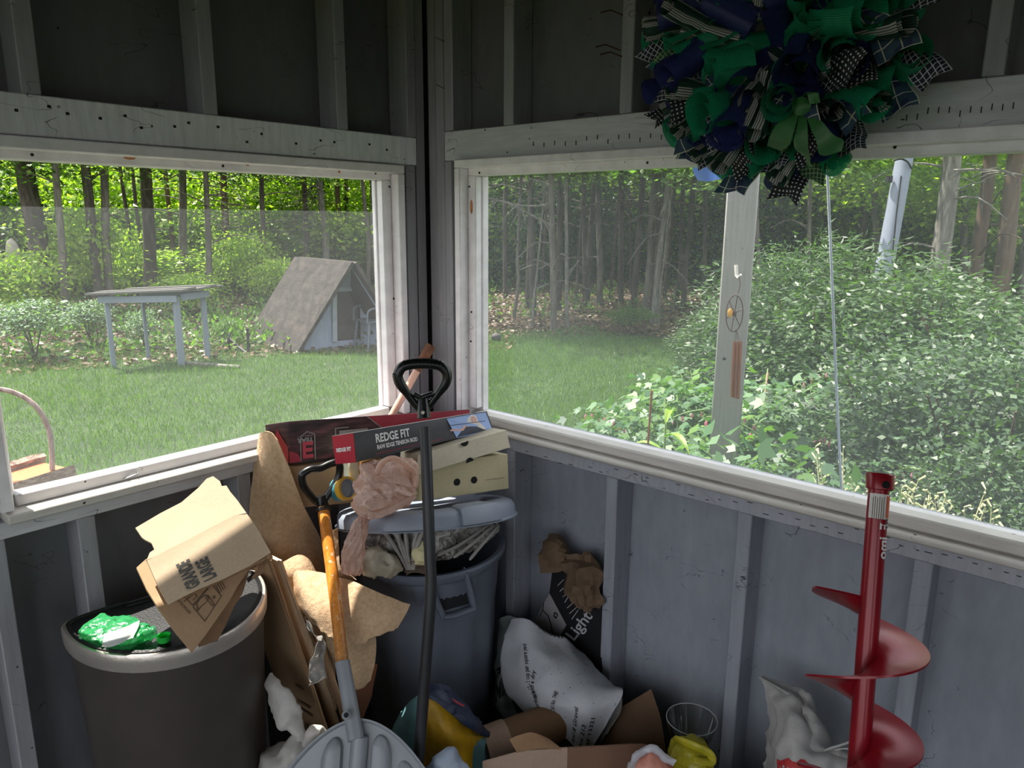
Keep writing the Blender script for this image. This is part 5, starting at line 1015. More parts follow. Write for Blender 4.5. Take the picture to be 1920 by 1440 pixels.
LT = [('thick dark leaning trunk nearest the frame in the left window', (44, 300), (76, 555), 34, 17, BK_dark, 1, 3.6, 1.0, 2),
      ('slim straight trunk just right of the thickest dark trunk, left window', (103, 305), (118, 550), 13, 16, BK_grey, 0, 4.2, .9, 2),
      ('forked tree, leaning left stem of the pair above the platform, left window', (160, 310), (188, 555), 18, 16.5, BK_dark, 0, 3.9, 1.0, 3),
      ('straight right stem of the forked pair above the platform, left window', (195, 310), (205, 555), 15, 16.6, BK_grey, None, 4, 1, 1),
      ('very thin leaning sapling between the forked pair and the thick platform trunk', (226, 320), (255, 530), 7, 19, BK_dark, 1, 3.6, .8, 0),
      ('thin upright sapling touching the thick trunk behind the platform', (248, 312), (262, 524), 7, 19.5, BK_dark, None, 3.8, .9, 0),
      ('thick dark trunk rising right behind the middle of the wooden platform', (273, 318), (279, 540), 23, 18, BK_dark, 0, 4.0, 1.1, 2),
      ('thin reddish trunk behind the right part of the wooden platform', (310, 320), (327, 530), 9, 20, BK_brown, 1, 3.6, .9, 1),
      ('grey trunk above the right corner of the wooden platform', (342, 325), (349, 536), 15, 18.5, BK_grey, 0, 4.1, 1.0, 3),
      ('slim grey trunk just right of the wooden platform', (386, 330), (392, 560), 11, 17, BK_grey, 2, 3.7, .9, 5),
      ('dark trunk with visible base between platform and A-frame shed', (419, 330), (424, 530), 14, 20, BK_brown, 2, 3.5, 1.0, 5),
      ('lichen-grey leaning trunk behind the ridge of the A-frame shed', (598, 335), (612, 500), 14, 20, BK_pale, 2, 4.0, .9, 4),
      ('brown trunk behind the A-frame shed, right of the lichen-grey one', (632, 350), (638, 500), 10, 21, BK_brown, 2, 3.9, .8, 2),
      ('thin dark trunk just above the apex of the A-frame shed', (649, 350), (651, 505), 8, 21.5, BK_dark, None, 3.9, .8, 1),
      ('slender trunk behind the right roof slope of the A-frame shed', (680, 340), (690, 520), 9, 20, BK_grey, 0, 3.7, .8, 1),
      ('slender trunk touching the right jamb of the left window', (697, 345), (705, 525), 8, 20.5, BK_grey, None, 3.7, .8, 0)]
for i, a in enumerate(LT): a = list(a); a[6] = a[6] if i in (0, 2, 9, 12) else None; tree(*a)
tree('dark spruce with low boughs between platform and shed, left window', (490, 320), (490, 540), 10, 18.5, BK_dark, 2, 3.75, .9, 6); tree('dark spruce behind the lichen-grey trunk at the shed ridge', (570, 320), (570, 540), 10, 20, BK_dark, 2, 3.9, .9, 6)
RT = [('straight grey trunk at the lawn edge, right window', (1034, 385), (1038, 617), 14, 12.6, BK_grey, 1, 3.5, .8, 4),
      ('thin pale wavy trunk just right of the straight one at the lawn edge', (1062, 440), (1064, 610), 8, 12.8, BK_pale, None, 3.6, .8, 2),
      ('very thin sapling left of the straight trunk at the lawn edge', (1010, 480), (998, 608), 5, 13, BK_pale, 1, 3.4, .6, 1),
      ('thin sapling nearest the left jamb of the right window', (972, 440), (964, 590), 7, 14, BK_grey, 2, 3.5, .8, 2),
      ('dim grey trunk deep in the wood, well right of the pale wavy trunk', (1122, 400), (1125, 555), 13, 16.5, BK_grey, 1, 3.8, 1.0, 2),
      ('grey trunk left of the leaning double trunk in the right window', (1222, 370), (1208, 578), 10, 14, BK_grey, 1, 3.9, .8, 2),
      ('leaning double trunk with a sunlit foot left of the wooden post', (1256, 330), (1226, 588), 14, 13.6, BK_pale, 1, 3.7, .9, 3),
      ('thin pale stem hugging the leaning double trunk', (1250, 440), (1236, 578), 5, 13.5, BK_pale, None, 3.7, .9, 0),
      ('dark trunk right of the leaning double trunk', (1278, 400), (1268, 560), 9, 16, BK_dark, 1, 3.9, .9, 1),
      ('dark crooked trunk second to the right of the leaning double trunk', (1296, 400), (1282, 562), 11, 15.6, BK_dark, None, 3.9, .9, 2),
      ('slim dark trunk close to the left edge of the wooden post', (1322, 420), (1326, 545), 7, 17, BK_dark, 2, 3.7, .9, 1),
      ('large grey lichen-spotted trunk right of the leaning utility pole', (1786, 290), (1772, 520), 33, 11, BK_pale, None, 5.2, 1.0, 3),
      ('reddish trunk left of the pair at the right edge of the right window', (1858, 285), (1845, 520), 23, 12, BK_brown, 0, 5.0, 1.0, 2),
      ('thick reddish leaning trunk of the pair at the right edge of the right window', (1906, 285), (1873, 520), 29, 11.6, BK_brown, None, 5.0, 1.0, 2)]
for a in RT: tree(*a)
# the wood behind: crowns and trunks nothing tells apart
r3 = random.Random(21); k = 0; fl = 'one of the dim trees filling the wood far behind the lawn'
proto = None
def copy_tree(o, loc, rz, sc):
    c = o.copy(); COL.objects.link(c); c.location = loc; c.rotation_euler = (0, 0, rz); c.scale = (sc, sc, sc)
    for ch in list(o.children):
        d = ch.copy(); COL.objects.link(d); d.parent = c
    return c
protos = []
for ci, cz in ((3, 3.4), (4, 3.6), (5, 3.5)):
    t_ = thing('far_tree', fl, 'tree', (0, 40, GZ), 'trees far back in the wood'); trunk_mesh(t_, (.2, 40, 4), (0, 40, GZ), .16, .24, BK_dark, extra=4, branches=3)
    ob_of(CRN[ci], 'foliage', t_, V((0, 0, cz)), ci); protos.append(t_)
used = [0]*3
for row, (dist, step, jit) in enumerate(((22, 6.0, 1.5), (29, 5.2, 2), (38, 4.2, 2.5))):
    a = -58
    while a < 74:
        ang = radians(40.8-a); dd_ = dist+r3.uniform(-jit, jit); p = V((CC.x+cos(ang)*dd_, CC.y+sin(ang)*dd_, GZ)); a += step*r3.uniform(.8, 1.2)
        if row == 0 and (a < -2 or r3.random() < .35): continue
        i = r3.choice((0, 0, 1, 1, 2)) if row else r3.choice((1, 2, 2)); sc = r3.uniform(.9, 1.25)*(1+row*.12)
        if not used[i]: protos[i].location = p; protos[i].scale = (sc,)*3; used[i] = 1
        else: copy_tree(protos[i], p, r3.uniform(0, 6), sc)
# understorey bushes
def bush(lab, px, py, d, wpx, hpx, m, rz=0, name='bush', cat='bush', group=None):
    c = hd(px, py, d); b = V((c.x, c.y, GZ)); t_ = thing(name, lab, cat, b, group); w = wpx*d/FPX/1.9; h = hpx*d/FPX/1.55
    ob_of(BU[m], 'foliage', t_, V((0, 0, c.z-GZ)), rz, (w, w, h)); mb = MB()
    for i in range(3):
        q = V((cos(i*2.1), sin(i*2.1), 0))*w*.4; mb.tube([b, b+V((q.x*.5, q.y*.5, (c.z-GZ)*.6)), b+V((q.x, q.y, (c.z-GZ)*1.1))], [.012, .009, .005], 5)
    mb.build('stems', BK_dark, t_); return t_
for a in (('bright yellow-green bush beside the thickest dark trunk at far left', 25, 530, 15, 130, 100, 0), ('bright yellow-green bush behind the front legs of the platform', 350, 545, 16, 120, 60, 0), ('bright yellow-green bush just left of the thick trunk behind the platform', 235, 500, 19, 90, 120, 0), ('yellow-green bush at the left edge of the A-frame roof', 520, 520, 16, 100, 70, 0), ('bright bush between the slim trunk and the forked pair, left window', 150, 470, 17, 140, 130, 0), ('pale leafy bush in front of the forked pair', 165, 585, 12.5, 80, 45, 2),
          ('bright bush seen under the branches above the wooden platform', 320, 500, 19, 170, 60, 0), ('sunlit round bush right of the dark trunk beside the shed', 455, 485, 18, 110, 100, 0), ('sunlit bush left of the lichen-grey trunk behind the shed', 548, 470, 21, 100, 80, 0), ('sunlit bush behind the shed ridge', 600, 440, 21, 100, 80, 0),
          ('sunlit bush behind the right slope of the shed', 680, 455, 22, 80, 110, 0), ('low whitish leafy plant clump under the wooden platform', 268, 605, 11.8, 60, 55, 2), ('low leafy clump at the far left below the thickest trunk', 55, 592, 11.5, 110, 60, 2), ('low weeds between platform and shed', 430, 615, 12.0, 60, 40, 1),
          ('small fern-like seedling at the wood edge, right window', 1180, 590, 12.2, 90, 40, 1), ('yellow-green bush in the gap behind the double trunk', 1300, 520, 24, 130, 90, 0)): bush(*a)
fbp = [None, None]
for row, (dist, step) in enumerate(((23, 2.6), (27, 2.2), (33, 2.0))):
    a = -40
    while a < 52:
        ang = radians(40.8-a); dd_ = dist+r3.uniform(-1.5, 1.5); p = V((CC.x+cos(ang)*dd_, CC.y+sin(ang)*dd_, GZ)); i = 1 if (a > -4 and a < 20 and r3.random() < .75) or r3.random() < .2 else 0; a += step*r3.uniform(.8, 1.3)
        if fbp[i] is None:
            t_ = thing('far_bush', 'one of the leafy bushes closing off the wood at its far side', 'bush', p, 'bushes at the far side of the wood'); ob_of(FB[i], 'foliage', t_, V((0, 0, 1.5)), 0); trunk_mesh(t_, p+UP*2.5, p, .05, .08, BK_dark, extra=.5, nm='stem'); fbp[i] = t_
        else: copy_tree(fbp[i], p, r3.uniform(0, 6), r3.uniform(.8, 1.3))
tt_ = None
for i in range(26):
    a = r3.uniform(-1.5, 17); ang = radians(40.8-a); dd_ = r3.uniform(14.5, 20); p = V((CC.x+cos(ang)*dd_, CC.y+sin(ang)*dd_, GZ))
    if tt_ is None: tt_ = thing('slim_tree', 'one of the slim dim trunks standing in the wood behind the lawn', 'tree', p, 'slim trunks in the wood'); trunk_mesh(tt_, p+V((.15, .1, 3.5)), p, .07, .11, BK_dark, .05, 4, branches=7, seed=3)
    else: copy_tree(tt_, p, r3.uniform(0, 6), r3.uniform(.6, 1.5))
# bare dead branches hanging into both windows
mb = MB(); r4 = random.Random(4)
def dead(pts, d, r=.010):
    P = spline([hd(x, y, d) for x, y in pts], 4); mb.tube(P, [r*(1-.75*i/(len(P)-1)) for i in range(len(P))], 5)
    for i in range(2, len(P)-1, 1):
        q = V((r4.uniform(-.3, .3), r4.uniform(-.3, .3), r4.uniform(-.35, .15))); mb.tube([P[i], P[i]+q*.6, P[i]+q+V((0, 0, -.05))], [r*.4, r*.3, r*.15], 4)
dead([(1036, 424), (1000, 405), (960, 385), (916, 372)], 12.4, .022); dead([(1036, 380), (1010, 386), (970, 384), (925, 372)], 12.2, .02); dead([(1036, 350), (1015, 340), (990, 335)], 12.3, .016)
tag(mb.build('dead_branches', BK_pale), 'bare pale dead branches reaching left from the straight trunk at the lawn edge', 'branches', kind='stuff'); mb = MB()
for i in range(9): y = 345+i*9; dead([(386, y), (420+8*sin(i), y+8), (470+10*cos(i*2), y+14+6*sin(i*3))], 16.8, .014); dead([(596, y), (570, y+10), (535-6*i % 20, y+20)], 19.6, .014)
tag(mb.build('dead_branches', BK_grey), 'tangle of bare dead spruce twigs between the trunks left of the shed', 'branches', kind='stuff'); mb = MB()
dead([(1788, 320), (1830, 318), (1880, 322), (1925, 330)], 10.8, .02); dead([(1786, 360), (1820, 345), (1850, 340)], 10.8, .014); tag(mb.build('dead_branches', BK_pale), 'bare pale branch crossing from the lichen-spotted trunk to the reddish pair', 'branches', kind='stuff')
# ---------------------------------------------------------------- lawn, leaf litter, undergrowth
rg = np.random.default_rng(9)
def sector(n, d0, d1, a0, a1, pw=1.0):
    d = d0+(d1-d0)*rg.random(n)**pw; a = np.radians(40.8-(a0+(a1-a0)*rg.random(n))); return np.stack([CC.x+np.cos(a)*d, CC.y+np.sin(a)*d, np.full(n, GZ)], 1)
P = np.concatenate([sector(95000, 3.0, 12.6, -36, 0, .9), sector(95000, 3.3, 13.4, -3, 22, .9)]); n = len(P)
edge = np.hypot(P[:, 0]-CC.x, P[:, 1]-CC.y); nzv = np.array([nz((p[0], p[1], 0), .6, 2) for p in P]); keep = (edge+nzv*2.4 < 12.4) & (P[:, 1] > -.2-.0*P[:, 0]) ; P = P[(keep) & ((P[:, 0] > .35) | (P[:, 1] > .35))]; n = len(P)
D = rg.normal(size=(n, 3))*.45; D[:, 2] = 1
pat = np.array([nz((p[0], p[1], 4), .9, 5) for p in P]); H = rg.uniform(.035, .085, n)*(1+.5*pat); v, f = leaf_arrays(P, D, H, .0042+.003*rg.random(n))
tag(ob_of(np_mesh('grass', v, f, LM_grass), 'grass'), 'mown green lawn grass between the porch and the wood', 'grass', kind='stuff')
P = np.concatenate([sector(14000, 10.5, 22, -36, 0), sector(16000, 12.0, 24, -3, 30)]); n = len(P); P[:, 2] += .01+.03*rg.random(n); D = rg.normal(size=(n, 3)); D[:, 2] *= .25; v, f = leaf_arrays(P, D, rg.uniform(.06, .12, n), rg.uniform(.04, .07, n), .3)
tag(ob_of(np_mesh('leaf_litter', v, f, LM_litter), 'leaf_litter'), 'brown dry leaf litter on the floor of the wood', 'leaf litter', kind='stuff')
c = np.concatenate([sector(420, 11.0, 18, -36, -6), sector(150, 13.0, 22, -3, 28)]); P, o = clusters(c+np.array([0, 0, .12]), 16, .12, .8); D = o+np.array([0, 0, .08]); v, f = leaf_arrays(P, D, rg.uniform(.06, .13, len(P)), .05)
tag(ob_of(np_mesh('undergrowth', v, f, LM_mid), 'undergrowth'), 'low seedlings and weeds scattered over the leaf litter', 'undergrowth', kind='stuff')
# ---------------------------------------------------------------- shrubs outside the right window
def shrub_mesh(nm, n_st, per, hgt, rad, L, W, mat, seed, droop=.35, narrow=False):
    """arching stems with leaves set along them"""
    global rg; rg = np.random.default_rng(seed); Ps, Ds = [], []
    for i in range(n_st):
        a = rg.random()*6.283; r = rad*rg.random()**.6; h = hgt*(.55+.45*rg.random())*(1-.35*(r/rad)**2); base = np.array([cos(a)*r*.35, sin(a)*r*.35, 0]); tip = np.array([cos(a)*r, sin(a)*r, h])
        t_ = rg.random(per)**.75; p = base+(tip-base)*t_[:, None]; p[:, 2] = h*(1-(1-t_)**1.6); b = rg.normal(size=(per, 3))*np.array([1, 1, .5])
        Ps.append(p+b*.05*hgt**.5); Ds.append(b*.8+np.array([cos(a), sin(a), .3])*.5-np.array([0, 0, droop]))
    P = np.concatenate(Ps); D = np.concatenate(Ds); v, f = leaf_arrays(P, D, rg.uniform(.65, 1.3, len(P))*L, rg.uniform(.7, 1.2, len(P))*W); return np_mesh(nm, v, f, mat)
SH = [shrub_mesh('foliage', 240, 85, 1.9, 1.1, .078, .020, LM_shrub, 31, .3), shrub_mesh('foliage', 380, 85, 1.35, .85, .034, .021, LM_small, 32, .1), shrub_mesh('foliage', 240, 80, 1.7, 1.1, .058, .027, LM_shrub, 33, .25), shrub_mesh('foliage', 130, 60, 2.2, 1.2, .10, .05, LM_bright, 34, .3)]
def shrub(lab, px, py, d, m, sc=1., rz=0, top=None, name='shrub', nst=7):
    c = hd(px, py, d); b = V((c.x, c.y, GZ)); t_ = thing(name, lab, 'shrub', b); hh = (1.9, 1.35, 1.7, 2.2)[m]
    z = (c.z-GZ)/hh if top else sc
    ob_of(SH[m], 'foliage', t_, V((0, 0, 0)), rz, (sc, sc, z)); mb = MB(); r_ = random.Random(int(px))
    for i in range(nst):
        a = r_.uniform(0, 6.28); q = V((cos(a), sin(a), 0))*sc*.45; mb.tube([b, b+q*.4+UP*hh*z*.45, b+q+UP*hh*z*.8], [.012, .009, .004], 5)
    mb.build('stems', BK_brown, t_); return t_
for a in (('feathery green shrub just right of the wooden post, behind the bleeding hearts', 1500, 420, 7.4, 0, .9, .3, 1), ('feathery shrub left of the wooden post at the lawn edge', 1345, 560, 8.0, 0, .45, 1.7, 1), ('tall feathery shrub under the leaning utility pole', 1640, 430, 7.6, 0, 1.2, 2.3, 1),
          ('feathery shrub behind the white hanging cord', 1570, 500, 6.4, 2, 1.0, .9, 1), ('broad-leaved shrub below the lichen-spotted trunk', 1760, 470, 6.8, 2, 1.2, 4.1, 1), ('broad-leaved shrub at the right edge below the reddish trunks', 1890, 520, 6.0, 2, 1.1, 5.2, 1),
          ('dense small-leaved shrub at the right side of the right window', 1800, 610, 4.2, 1, 1.15, .5, 1), ('dense small-leaved shrub cut off by the right edge of the picture', 1925, 600, 3.8, 1, 1.1, 2.5, 1), ('low small-leaved shrub in front, above the earth auger', 1745, 760, 3.7, 1, .75, 3.7, 1), ('low small-leaved shrub in the lower right corner of the right window', 1870, 800, 3.1, 1, .7, 1.1, 1),
          ('small dark shrub beside the lawn, left of the bleeding hearts', 1325, 650, 6.6, 0, .4, 2.9, 1)): shrub(*a)
tree('bright sunlit maple behind the leaning utility pole', (1640, 300), (1640, 520), 12, 15, BK_grey, 5, 3.6, .8, 1); tree('bright sunlit maple behind the lichen-spotted trunk', (1810, 300), (1815, 520), 12, 16, BK_grey, 5, 3.8, .9, 1); tree('bright young maple above the feathery shrubs', (1520, 320), (1520, 560), 8, 12, BK_grey, 1, 3.4, .8, 1)
tree('yellow-green young maple at the right edge behind the reddish pair', (1935, 320), (1935, 520), 10, 15, BK_grey, 5, 3.0, .8, 1); tree('leafy young tree just behind the top of the wooden post', (1420, 330), (1420, 560), 8, 11, BK_grey, 1, 3.2, .8, 1)
# bleeding heart plants
def lobed(P, D, N, L):
    """three-lobed leaflets as fans: base, side lobes, tip"""
    n = len(P); S_ = unit(np.cross(N, D)); D = unit(D); N = np.cross(D, S_); L = L[:, None]
    k = [(0, 0, 0), (.28, .34, .05), (.62, .50, .0), (.58, .22, .04), (1.05, 0, -.04), (.58, -.22, .04), (.62, -.50, .0), (.28, -.34, .05)]
    v = np.stack([P+D*L*a+S_*L*b+N*L*c for a, b, c in k], 1).reshape(-1, 3); i = (np.arange(n)*8)[:, None]
    return v, np.concatenate([i+np.array([[0, 1, 2, 3]]), i+np.array([[0, 3, 4, 5]]), i+np.array([[0, 5, 6, 7]])])
def heart_mesh(seed, nl=150, hgt=.75, rad=.62):
    global rg; rg = np.random.default_rng(seed); Ps, Ds = [], []
    for i in range(nl):
        a = rg.random()*6.283; r = rad*(.15+.85*rg.random()**.6); h = hgt*(.25+.75*rg.random())*(1-.25*(r/rad)); p = np.array([cos(a)*r, sin(a)*r, h]); out = np.array([cos(a), sin(a), -.15]); sd = np.array([-sin(a), cos(a), 0])
        for s_, fo, k_ in ((0, .10, 1.), (.085, .035, .9), (-.085, .035, .9), (.15, -.05, .8), (-.15, -.05, .8)): Ps.append(p+out*fo+sd*s_); Ds.append(out+sd*s_*7+rg.normal(size=3)*.15)
    P = np.array(Ps); D = np.array(Ds); N = np.tile(np.array([0, 0, 1.]), (len(P), 1))+rg.normal(size=P.shape)*.35; v, f = lobed(P, D, N, rg.uniform(.055, .10, len(P))); return np_mesh('leaves', v, f, LM_peony)
HM = [heart_mesh(41), heart_mesh(42), heart_mesh(43)]
M_stem = plain('green_stem', '7f9a5c', .6); M_pinkf = fabric_plastic('pink_petal', (.93, .62, .72), .4, .4, .15, 60)
def spray(nm_seed):
    r_ = random.Random(nm_seed); st_, fl_ = MB(), MB()
    for s_ in range(3):
        a = r_.uniform(0, 6.28); L = r_.uniform(.35, .6); P = [V((cos(a)*L*t_*1.0, sin(a)*L*t_, .45+.42*t_-.22*t_*t_)) for t_ in [i/8 for i in range(9)]]; st_.tube(P, .003, 5)
        for i in range(3, 9):
            p = P[i]-V((0, 0, .012)); fl_.lathe([(.001, 0), (.009, -.006), (.011, -.014), (.006, -.022), (.002, -.03)], 8, Matrix.Translation(p), sx=1, sy=.6, caps=True)
    return st_, fl_
def heart(px, py, d, m, sc, rz, flower, i):
    c = hd(px, py, d); b = V((c.x, c.y, GZ)); t_ = thing('bleeding_heart', HL[i] , 'garden plant', b, 'bleeding heart plants outside the right window'); z = (c.z-GZ)/.78
    ob_of(HM[m], 'leaves', t_, V((0, 0, 0)), rz, (sc, sc, max(.5, z))); mb = MB(); r_ = random.Random(i)
    for k in range(9):
        a = r_.uniform(0, 6.28); q = V((cos(a), sin(a), 0))*sc*.35; mb.tube([b, b+q*.4+UP*z*.3, b+q+UP*z*.6], [.006, .005, .003], 5)
    mb.build('stems', M_stem, t_)
    if flower:
        s_, f_ = spray(i)
        for q in (s_, f_): q.v = [b+V((p.x*sc, p.y*sc, p.z*z*1.02)) for p in q.v]
        s_.build('flower_stalks', M_stem, t_); f_.build('flowers', M_pinkf, t_)
HP = [('leafy bleeding heart plant at the left end of the bed, beside the lawn', 1195, 720, 4.3, .8), ('bleeding heart plant directly left of the foot of the wooden post', 1285, 690, 4.2, .9), ('flowering bleeding heart plant right behind the copper chime tubes', 1440, 660, 4.5, 1.), ('flowering bleeding heart plant between wooden post and white cord', 1500, 720, 3.8, .9), ('bleeding heart plant behind the white cord', 1600, 670, 4.6, 1.), ('flowering bleeding heart plant in front of the white cord, right of it', 1640, 760, 3.5, .8),
      ('low bleeding heart plant in front of the wooden post foot', 1385, 770, 3.1, .9), ('low flowering bleeding heart plant just over the sill below the wooden post', 1480, 810, 2.8, .8), ('low bleeding heart plant at the left front of the bed, over the sill', 1255, 800, 3.3, .7), ('bleeding heart leaves just above the auger top', 1680, 850, 2.8, .55), ('bleeding heart plant farthest back, left of the feathery shrub', 1345, 640, 5.0, .9), ('low bleeding heart plant left of the auger top, over the sill', 1580, 860, 2.7, .6)]
HP += [('low bleeding heart plant hiding the foot of the wooden post', 1360, 775, 2.95, .8), ('low bleeding heart plant right of the wooden post, just over the sill', 1440, 800, 2.75, .75)]
HL = [h[0] for h in HP]
for i, (l_, px, py, d, sc) in enumerate(HP): heart(px, py, d, i % 3, sc, i*1.3, 'flowering' in l_ or i in (0, 2), i)
# wispy flowering grass over the sill
global_r = random.Random(17); rg = np.random.default_rng(77); mb = MB()
def wisp(px, py, n, d, h):
    for i in range(n):
        c = hd(px+global_r.uniform(-22, 22), py+global_r.uniform(-8, 8), d); b = V((c.x, c.y, GZ)); q = V((global_r.uniform(-.2, .2), global_r.uniform(-.2, .2), 0)); top = V((c.x, c.y, c.z))+q
        P = spline([b, b+(top-b)*.6+q*-.2, top], 4); mb.tube(P, [.0028]*5+[.002]*3+[.001], 4)
        for k in range(8): t_ = top-(top-b)*.02*k; e = V((global_r.uniform(-1, 1), global_r.uniform(-1, 1), .6))*.022; mb.tube([t_, t_+e], [.0022, .004], 4)
wisp(1690, 945, 14, 2.5, .8); wisp(1610, 880, 5, 2.6, .8); wisp(1880, 965, 10, 2.5, .8); wisp(1790, 925, 5, 2.6, .9)
tag(mb.build('tall_grass', plain('straw_grass', 'b9bb8a', .7), smooth=0), 'wispy seeding tall grass just outside the sill behind the auger', 'grass', kind='stuff')

def straps(lab, px, py, d, n, L, cols):
    c = hd(px, py, d); b = V((c.x, c.y, GZ)); t_ = thing('strap_leaved_plant', lab, 'garden plant', b); h = c.z-GZ; MB().tube([b, b+UP*h*.95], [.007, .004], 6).build('stem', M_stem, t_); m = leaf_mat('strap_leaf', cols, .45)
    for i in range(n):
        a = i*2.4; z = h*(.55+.45*i/n); q = V((cos(a), sin(a), 0)); s_ = V((-q.y, q.x, 0)); P = []
        for k in range(7): f = k/6; p = b+UP*(z+L*(.9*f-1.1*f*f))+q*(L*f); w = .016*sin(pi*min(1, f*.9+.12)); P.append([p-s_*w+UP*.006, p, p+s_*w+UP*.006])
        mb = MB(); mb.grid(P, 0, .0008); mb.build('leaf', m, t_)
straps('yellow-green strap-leaved plant at the left front of the bed, just over the sill', 1250, 765, 2.75, 9, .17, ['9ab83c', 'b5cc52', '86a838'])
MB_ = MB(); c = hd(1222, 732, 2.7); MB_.tube(spline([V((c.x+.02, c.y, GZ)), V((c.x, c.y+.01, (c.z+GZ)/2)), c], 4), [.006]*5+[.004]*4, 6); tag(MB_.build('dry_stem', plain('reddish_stem', '8a5540', .8), smooth=60), 'dry reddish upright stem beside the yellow-green plant over the sill', 'stem')
# ---------------------------------------------------------------- things standing in the garden
M_wpost = paint('weathered_post', (.60, .595, .57), amt=.2, rough=.8, streak=(10, 10, .6), scratch='8b877f'); M_wood = paint('weathered_blue_grey', (.48, .52, .56), amt=.3, rough=.8, streak=(5, 5, .8))
c = hd(1381, 520, 3.62); th_ = thing('wooden_post', 'thick pale weathered wooden post rising from the bleeding hearts', 'post', V((c.x, c.y, GZ)))
M_ = Matrix.Translation(V((c.x, c.y, 0))) @ Matrix.Rotation(radians(24), 4, 'Z'); MB().box(-.068, .068, -.068, .068, GZ, 2.6, M=M_).build('post', M_wpost, th_, bevel=.006)
q = hd(1357, 672, 3.53); MB().tube([q, q+TOCAM*.012], .007, 10).build('knot_hole', M_dark, th_)
# wind chime on its bracket
ch = thing('wind_chime', 'wind chime with copper tubes and wire ring hanging from the wooden post', 'wind chime', hd(1381, 520, 3.5)); M_iron = plain('rusty_wire', '5a4038', .6, .5); M_brk = plain('white_bracket', 'dcd8cf', .5)
mb = MB(); a, b = hd(1380, 497, 3.53), hd(1381, 518, 3.53); mb.tube([a, b], [(.006, .009)]*2, 4); mb.tube([b, hd(1384, 521, 3.49), hd(1389, 515, 3.45)], .005, 6); mb.build('bracket', M_brk, ch)
d_ = 3.46; mb = MB(); mb.tube([hd(1386, 520, d_), hd(1388, 535, d_), hd(1384, 550, d_)], .002, 5); mb.build('hanging_wire', M_iron, ch)
mb = MB(); cc_ = hd(1377, 588, d_); rx_, rz_ = .036, .082; ax_ = (SIDE+TOCAM*.4).normalized()
mb.tube([cc_+ax_*(rx_*cos(2*pi*i/28))+UP*(rz_*sin(2*pi*i/28)) for i in range(29)], .0026, 6, caps=False)
for i in range(6): q = 2*pi*i/6+.3; mb.tube([cc_, cc_+ax_*(rx_*.95*cos(q))+UP*(rz_*.95*sin(q))], .0022, 5)
mb.tube([cc_-UP*.01, cc_+UP*.01], .01, 8); mb.build('wire_ring', M_iron, ch)
mb = MB(); q = hd(1369, 586, d_-.01); mb.loft([ring_pts(q+UP*z, 10, SIDE, TOCAM, r, r*.5) for z, r in ((-.022, .004), (-.012, .011), (.006, .012), (.018, .004))]); mb.build('yellow_ornament', plain('chime_yellow', 'd39a3a', .5), ch)
M_cop = plain('copper_tube', 'a5694f', .35, .8, var=.15)
for i in range(5):
    x = 1376+i*3.2; a, b = hd(x+.5, 640+i % 2*4, d_+.006*(i % 2)), hd(x-4.5, 744+(i*37) % 12, d_+.006*(i % 2)); mb = MB(); mb.tube([a, b], .0058, 12); mb.build('chime_tube', M_cop, ch)
    MB().tube([a, hd(1380, 617, d_)], .0008, 4).build('thread', M_iron, ch)
# cord, utility pole
mb = MB(); mb.tube(spline([hx(1551, 318, .36), hx(1558, 480, .36), hx(1568, 720, .36), hx(1580, 960, .36), hx(1600, 1300, .36)], 6), .0035, 10)
b = mb.v[-1]; tag(mb.build('rope', plain('pale_cord', 'c3cfdd', .6, bsc=400, bstr=.6), smooth=60), 'straight pale bluish cord hanging outside the right window', 'cord')
a, b = hd(1699, 280, 9.2), hd(1664, 470, 9.0); b = a+(b-a)*((GZ-a.z)/(b-a).z); dr = (a-b); up_ = thing('utility_pole', 'leaning bare grey utility pole with a black wire, behind the shrubs', 'pole', b)
mb = MB(); mb.tube([b, a, a+dr*.6], [.098, .086, .08], 14); mb.build('pole', paint('pole_grey', (.50, .53, .58), amt=.2, rough=.8, streak=(10, 10, .5)), up_)
mb = MB(); mb.tube([hd(1690, 330, 9.05), hd(1681, 400, 8.95), hd(1674, 470, 8.9)], .008, 6); mb.tube(spline([hd(1676, 301, 9.05), hd(1690, 298, 9.0), hd(1702, 304, 9.05), hd(1709, 316, 9.1)], 4), .01, 6); mb.build('wire', M_dark, up_); mb = MB(); q = hd(1667, 336, 9.05); mb.tube([q-UP*.035, q+UP*.035], [.035, .035], 10); mb.build('insulator', M_dark, up_)
# grey platform
P1, P2, P3, P4 = hz(214, 690, GZ), hz(341, 686, GZ), hz(390, 672, GZ), hz(279, 676, GZ); zt = hd(341, 556, hypot(P2.x-CC.x, P2.y-CC.y)).z
tb = thing('wooden_platform', 'grey weathered open wooden platform on four legs at the lawn edge', 'platform', (P1+P3)/2)
for p, w in ((P1, .028), (P2, .040), (P3, .034), (P4, .022)): MB().box(p.x-w, p.x+w, p.y-w*.6, p.y+w*.6, GZ, zt).build('leg', M_wood, tb, bevel=.004)
dx = (P2-P1).normalized(); dy = (P4-P1).normalized(); o_ = (P2-P1).length
def bar(nm, a, b, z0, z1, t_): mb = MB(); n_ = (b-a).normalized().cross(UP)*t_; mb.prism([V((a.x, a.y, z0)), V((b.x, b.y, z0)), V((b.x, b.y, z1)), V((a.x, a.y, z1))], n_); mb.build(nm, M_wood, tb)
bar('apron', P1-dx*.05-dy*.05, P2+dx*.05-dy*.05, zt-.06, zt+.02, .03); bar('apron', P2+dx*.06, P3+dx*.06, zt-.05, zt+.03, .03); bar('apron', P4, P3, zt-.05, zt+.03, .03)
n_ = 6; A, B, C_, D_2 = P1-dx*.10-dy*.18, P2+dx*.18-dy*.14, P3+dx*.18+dy*.14, P4-dx*.08+dy*.12
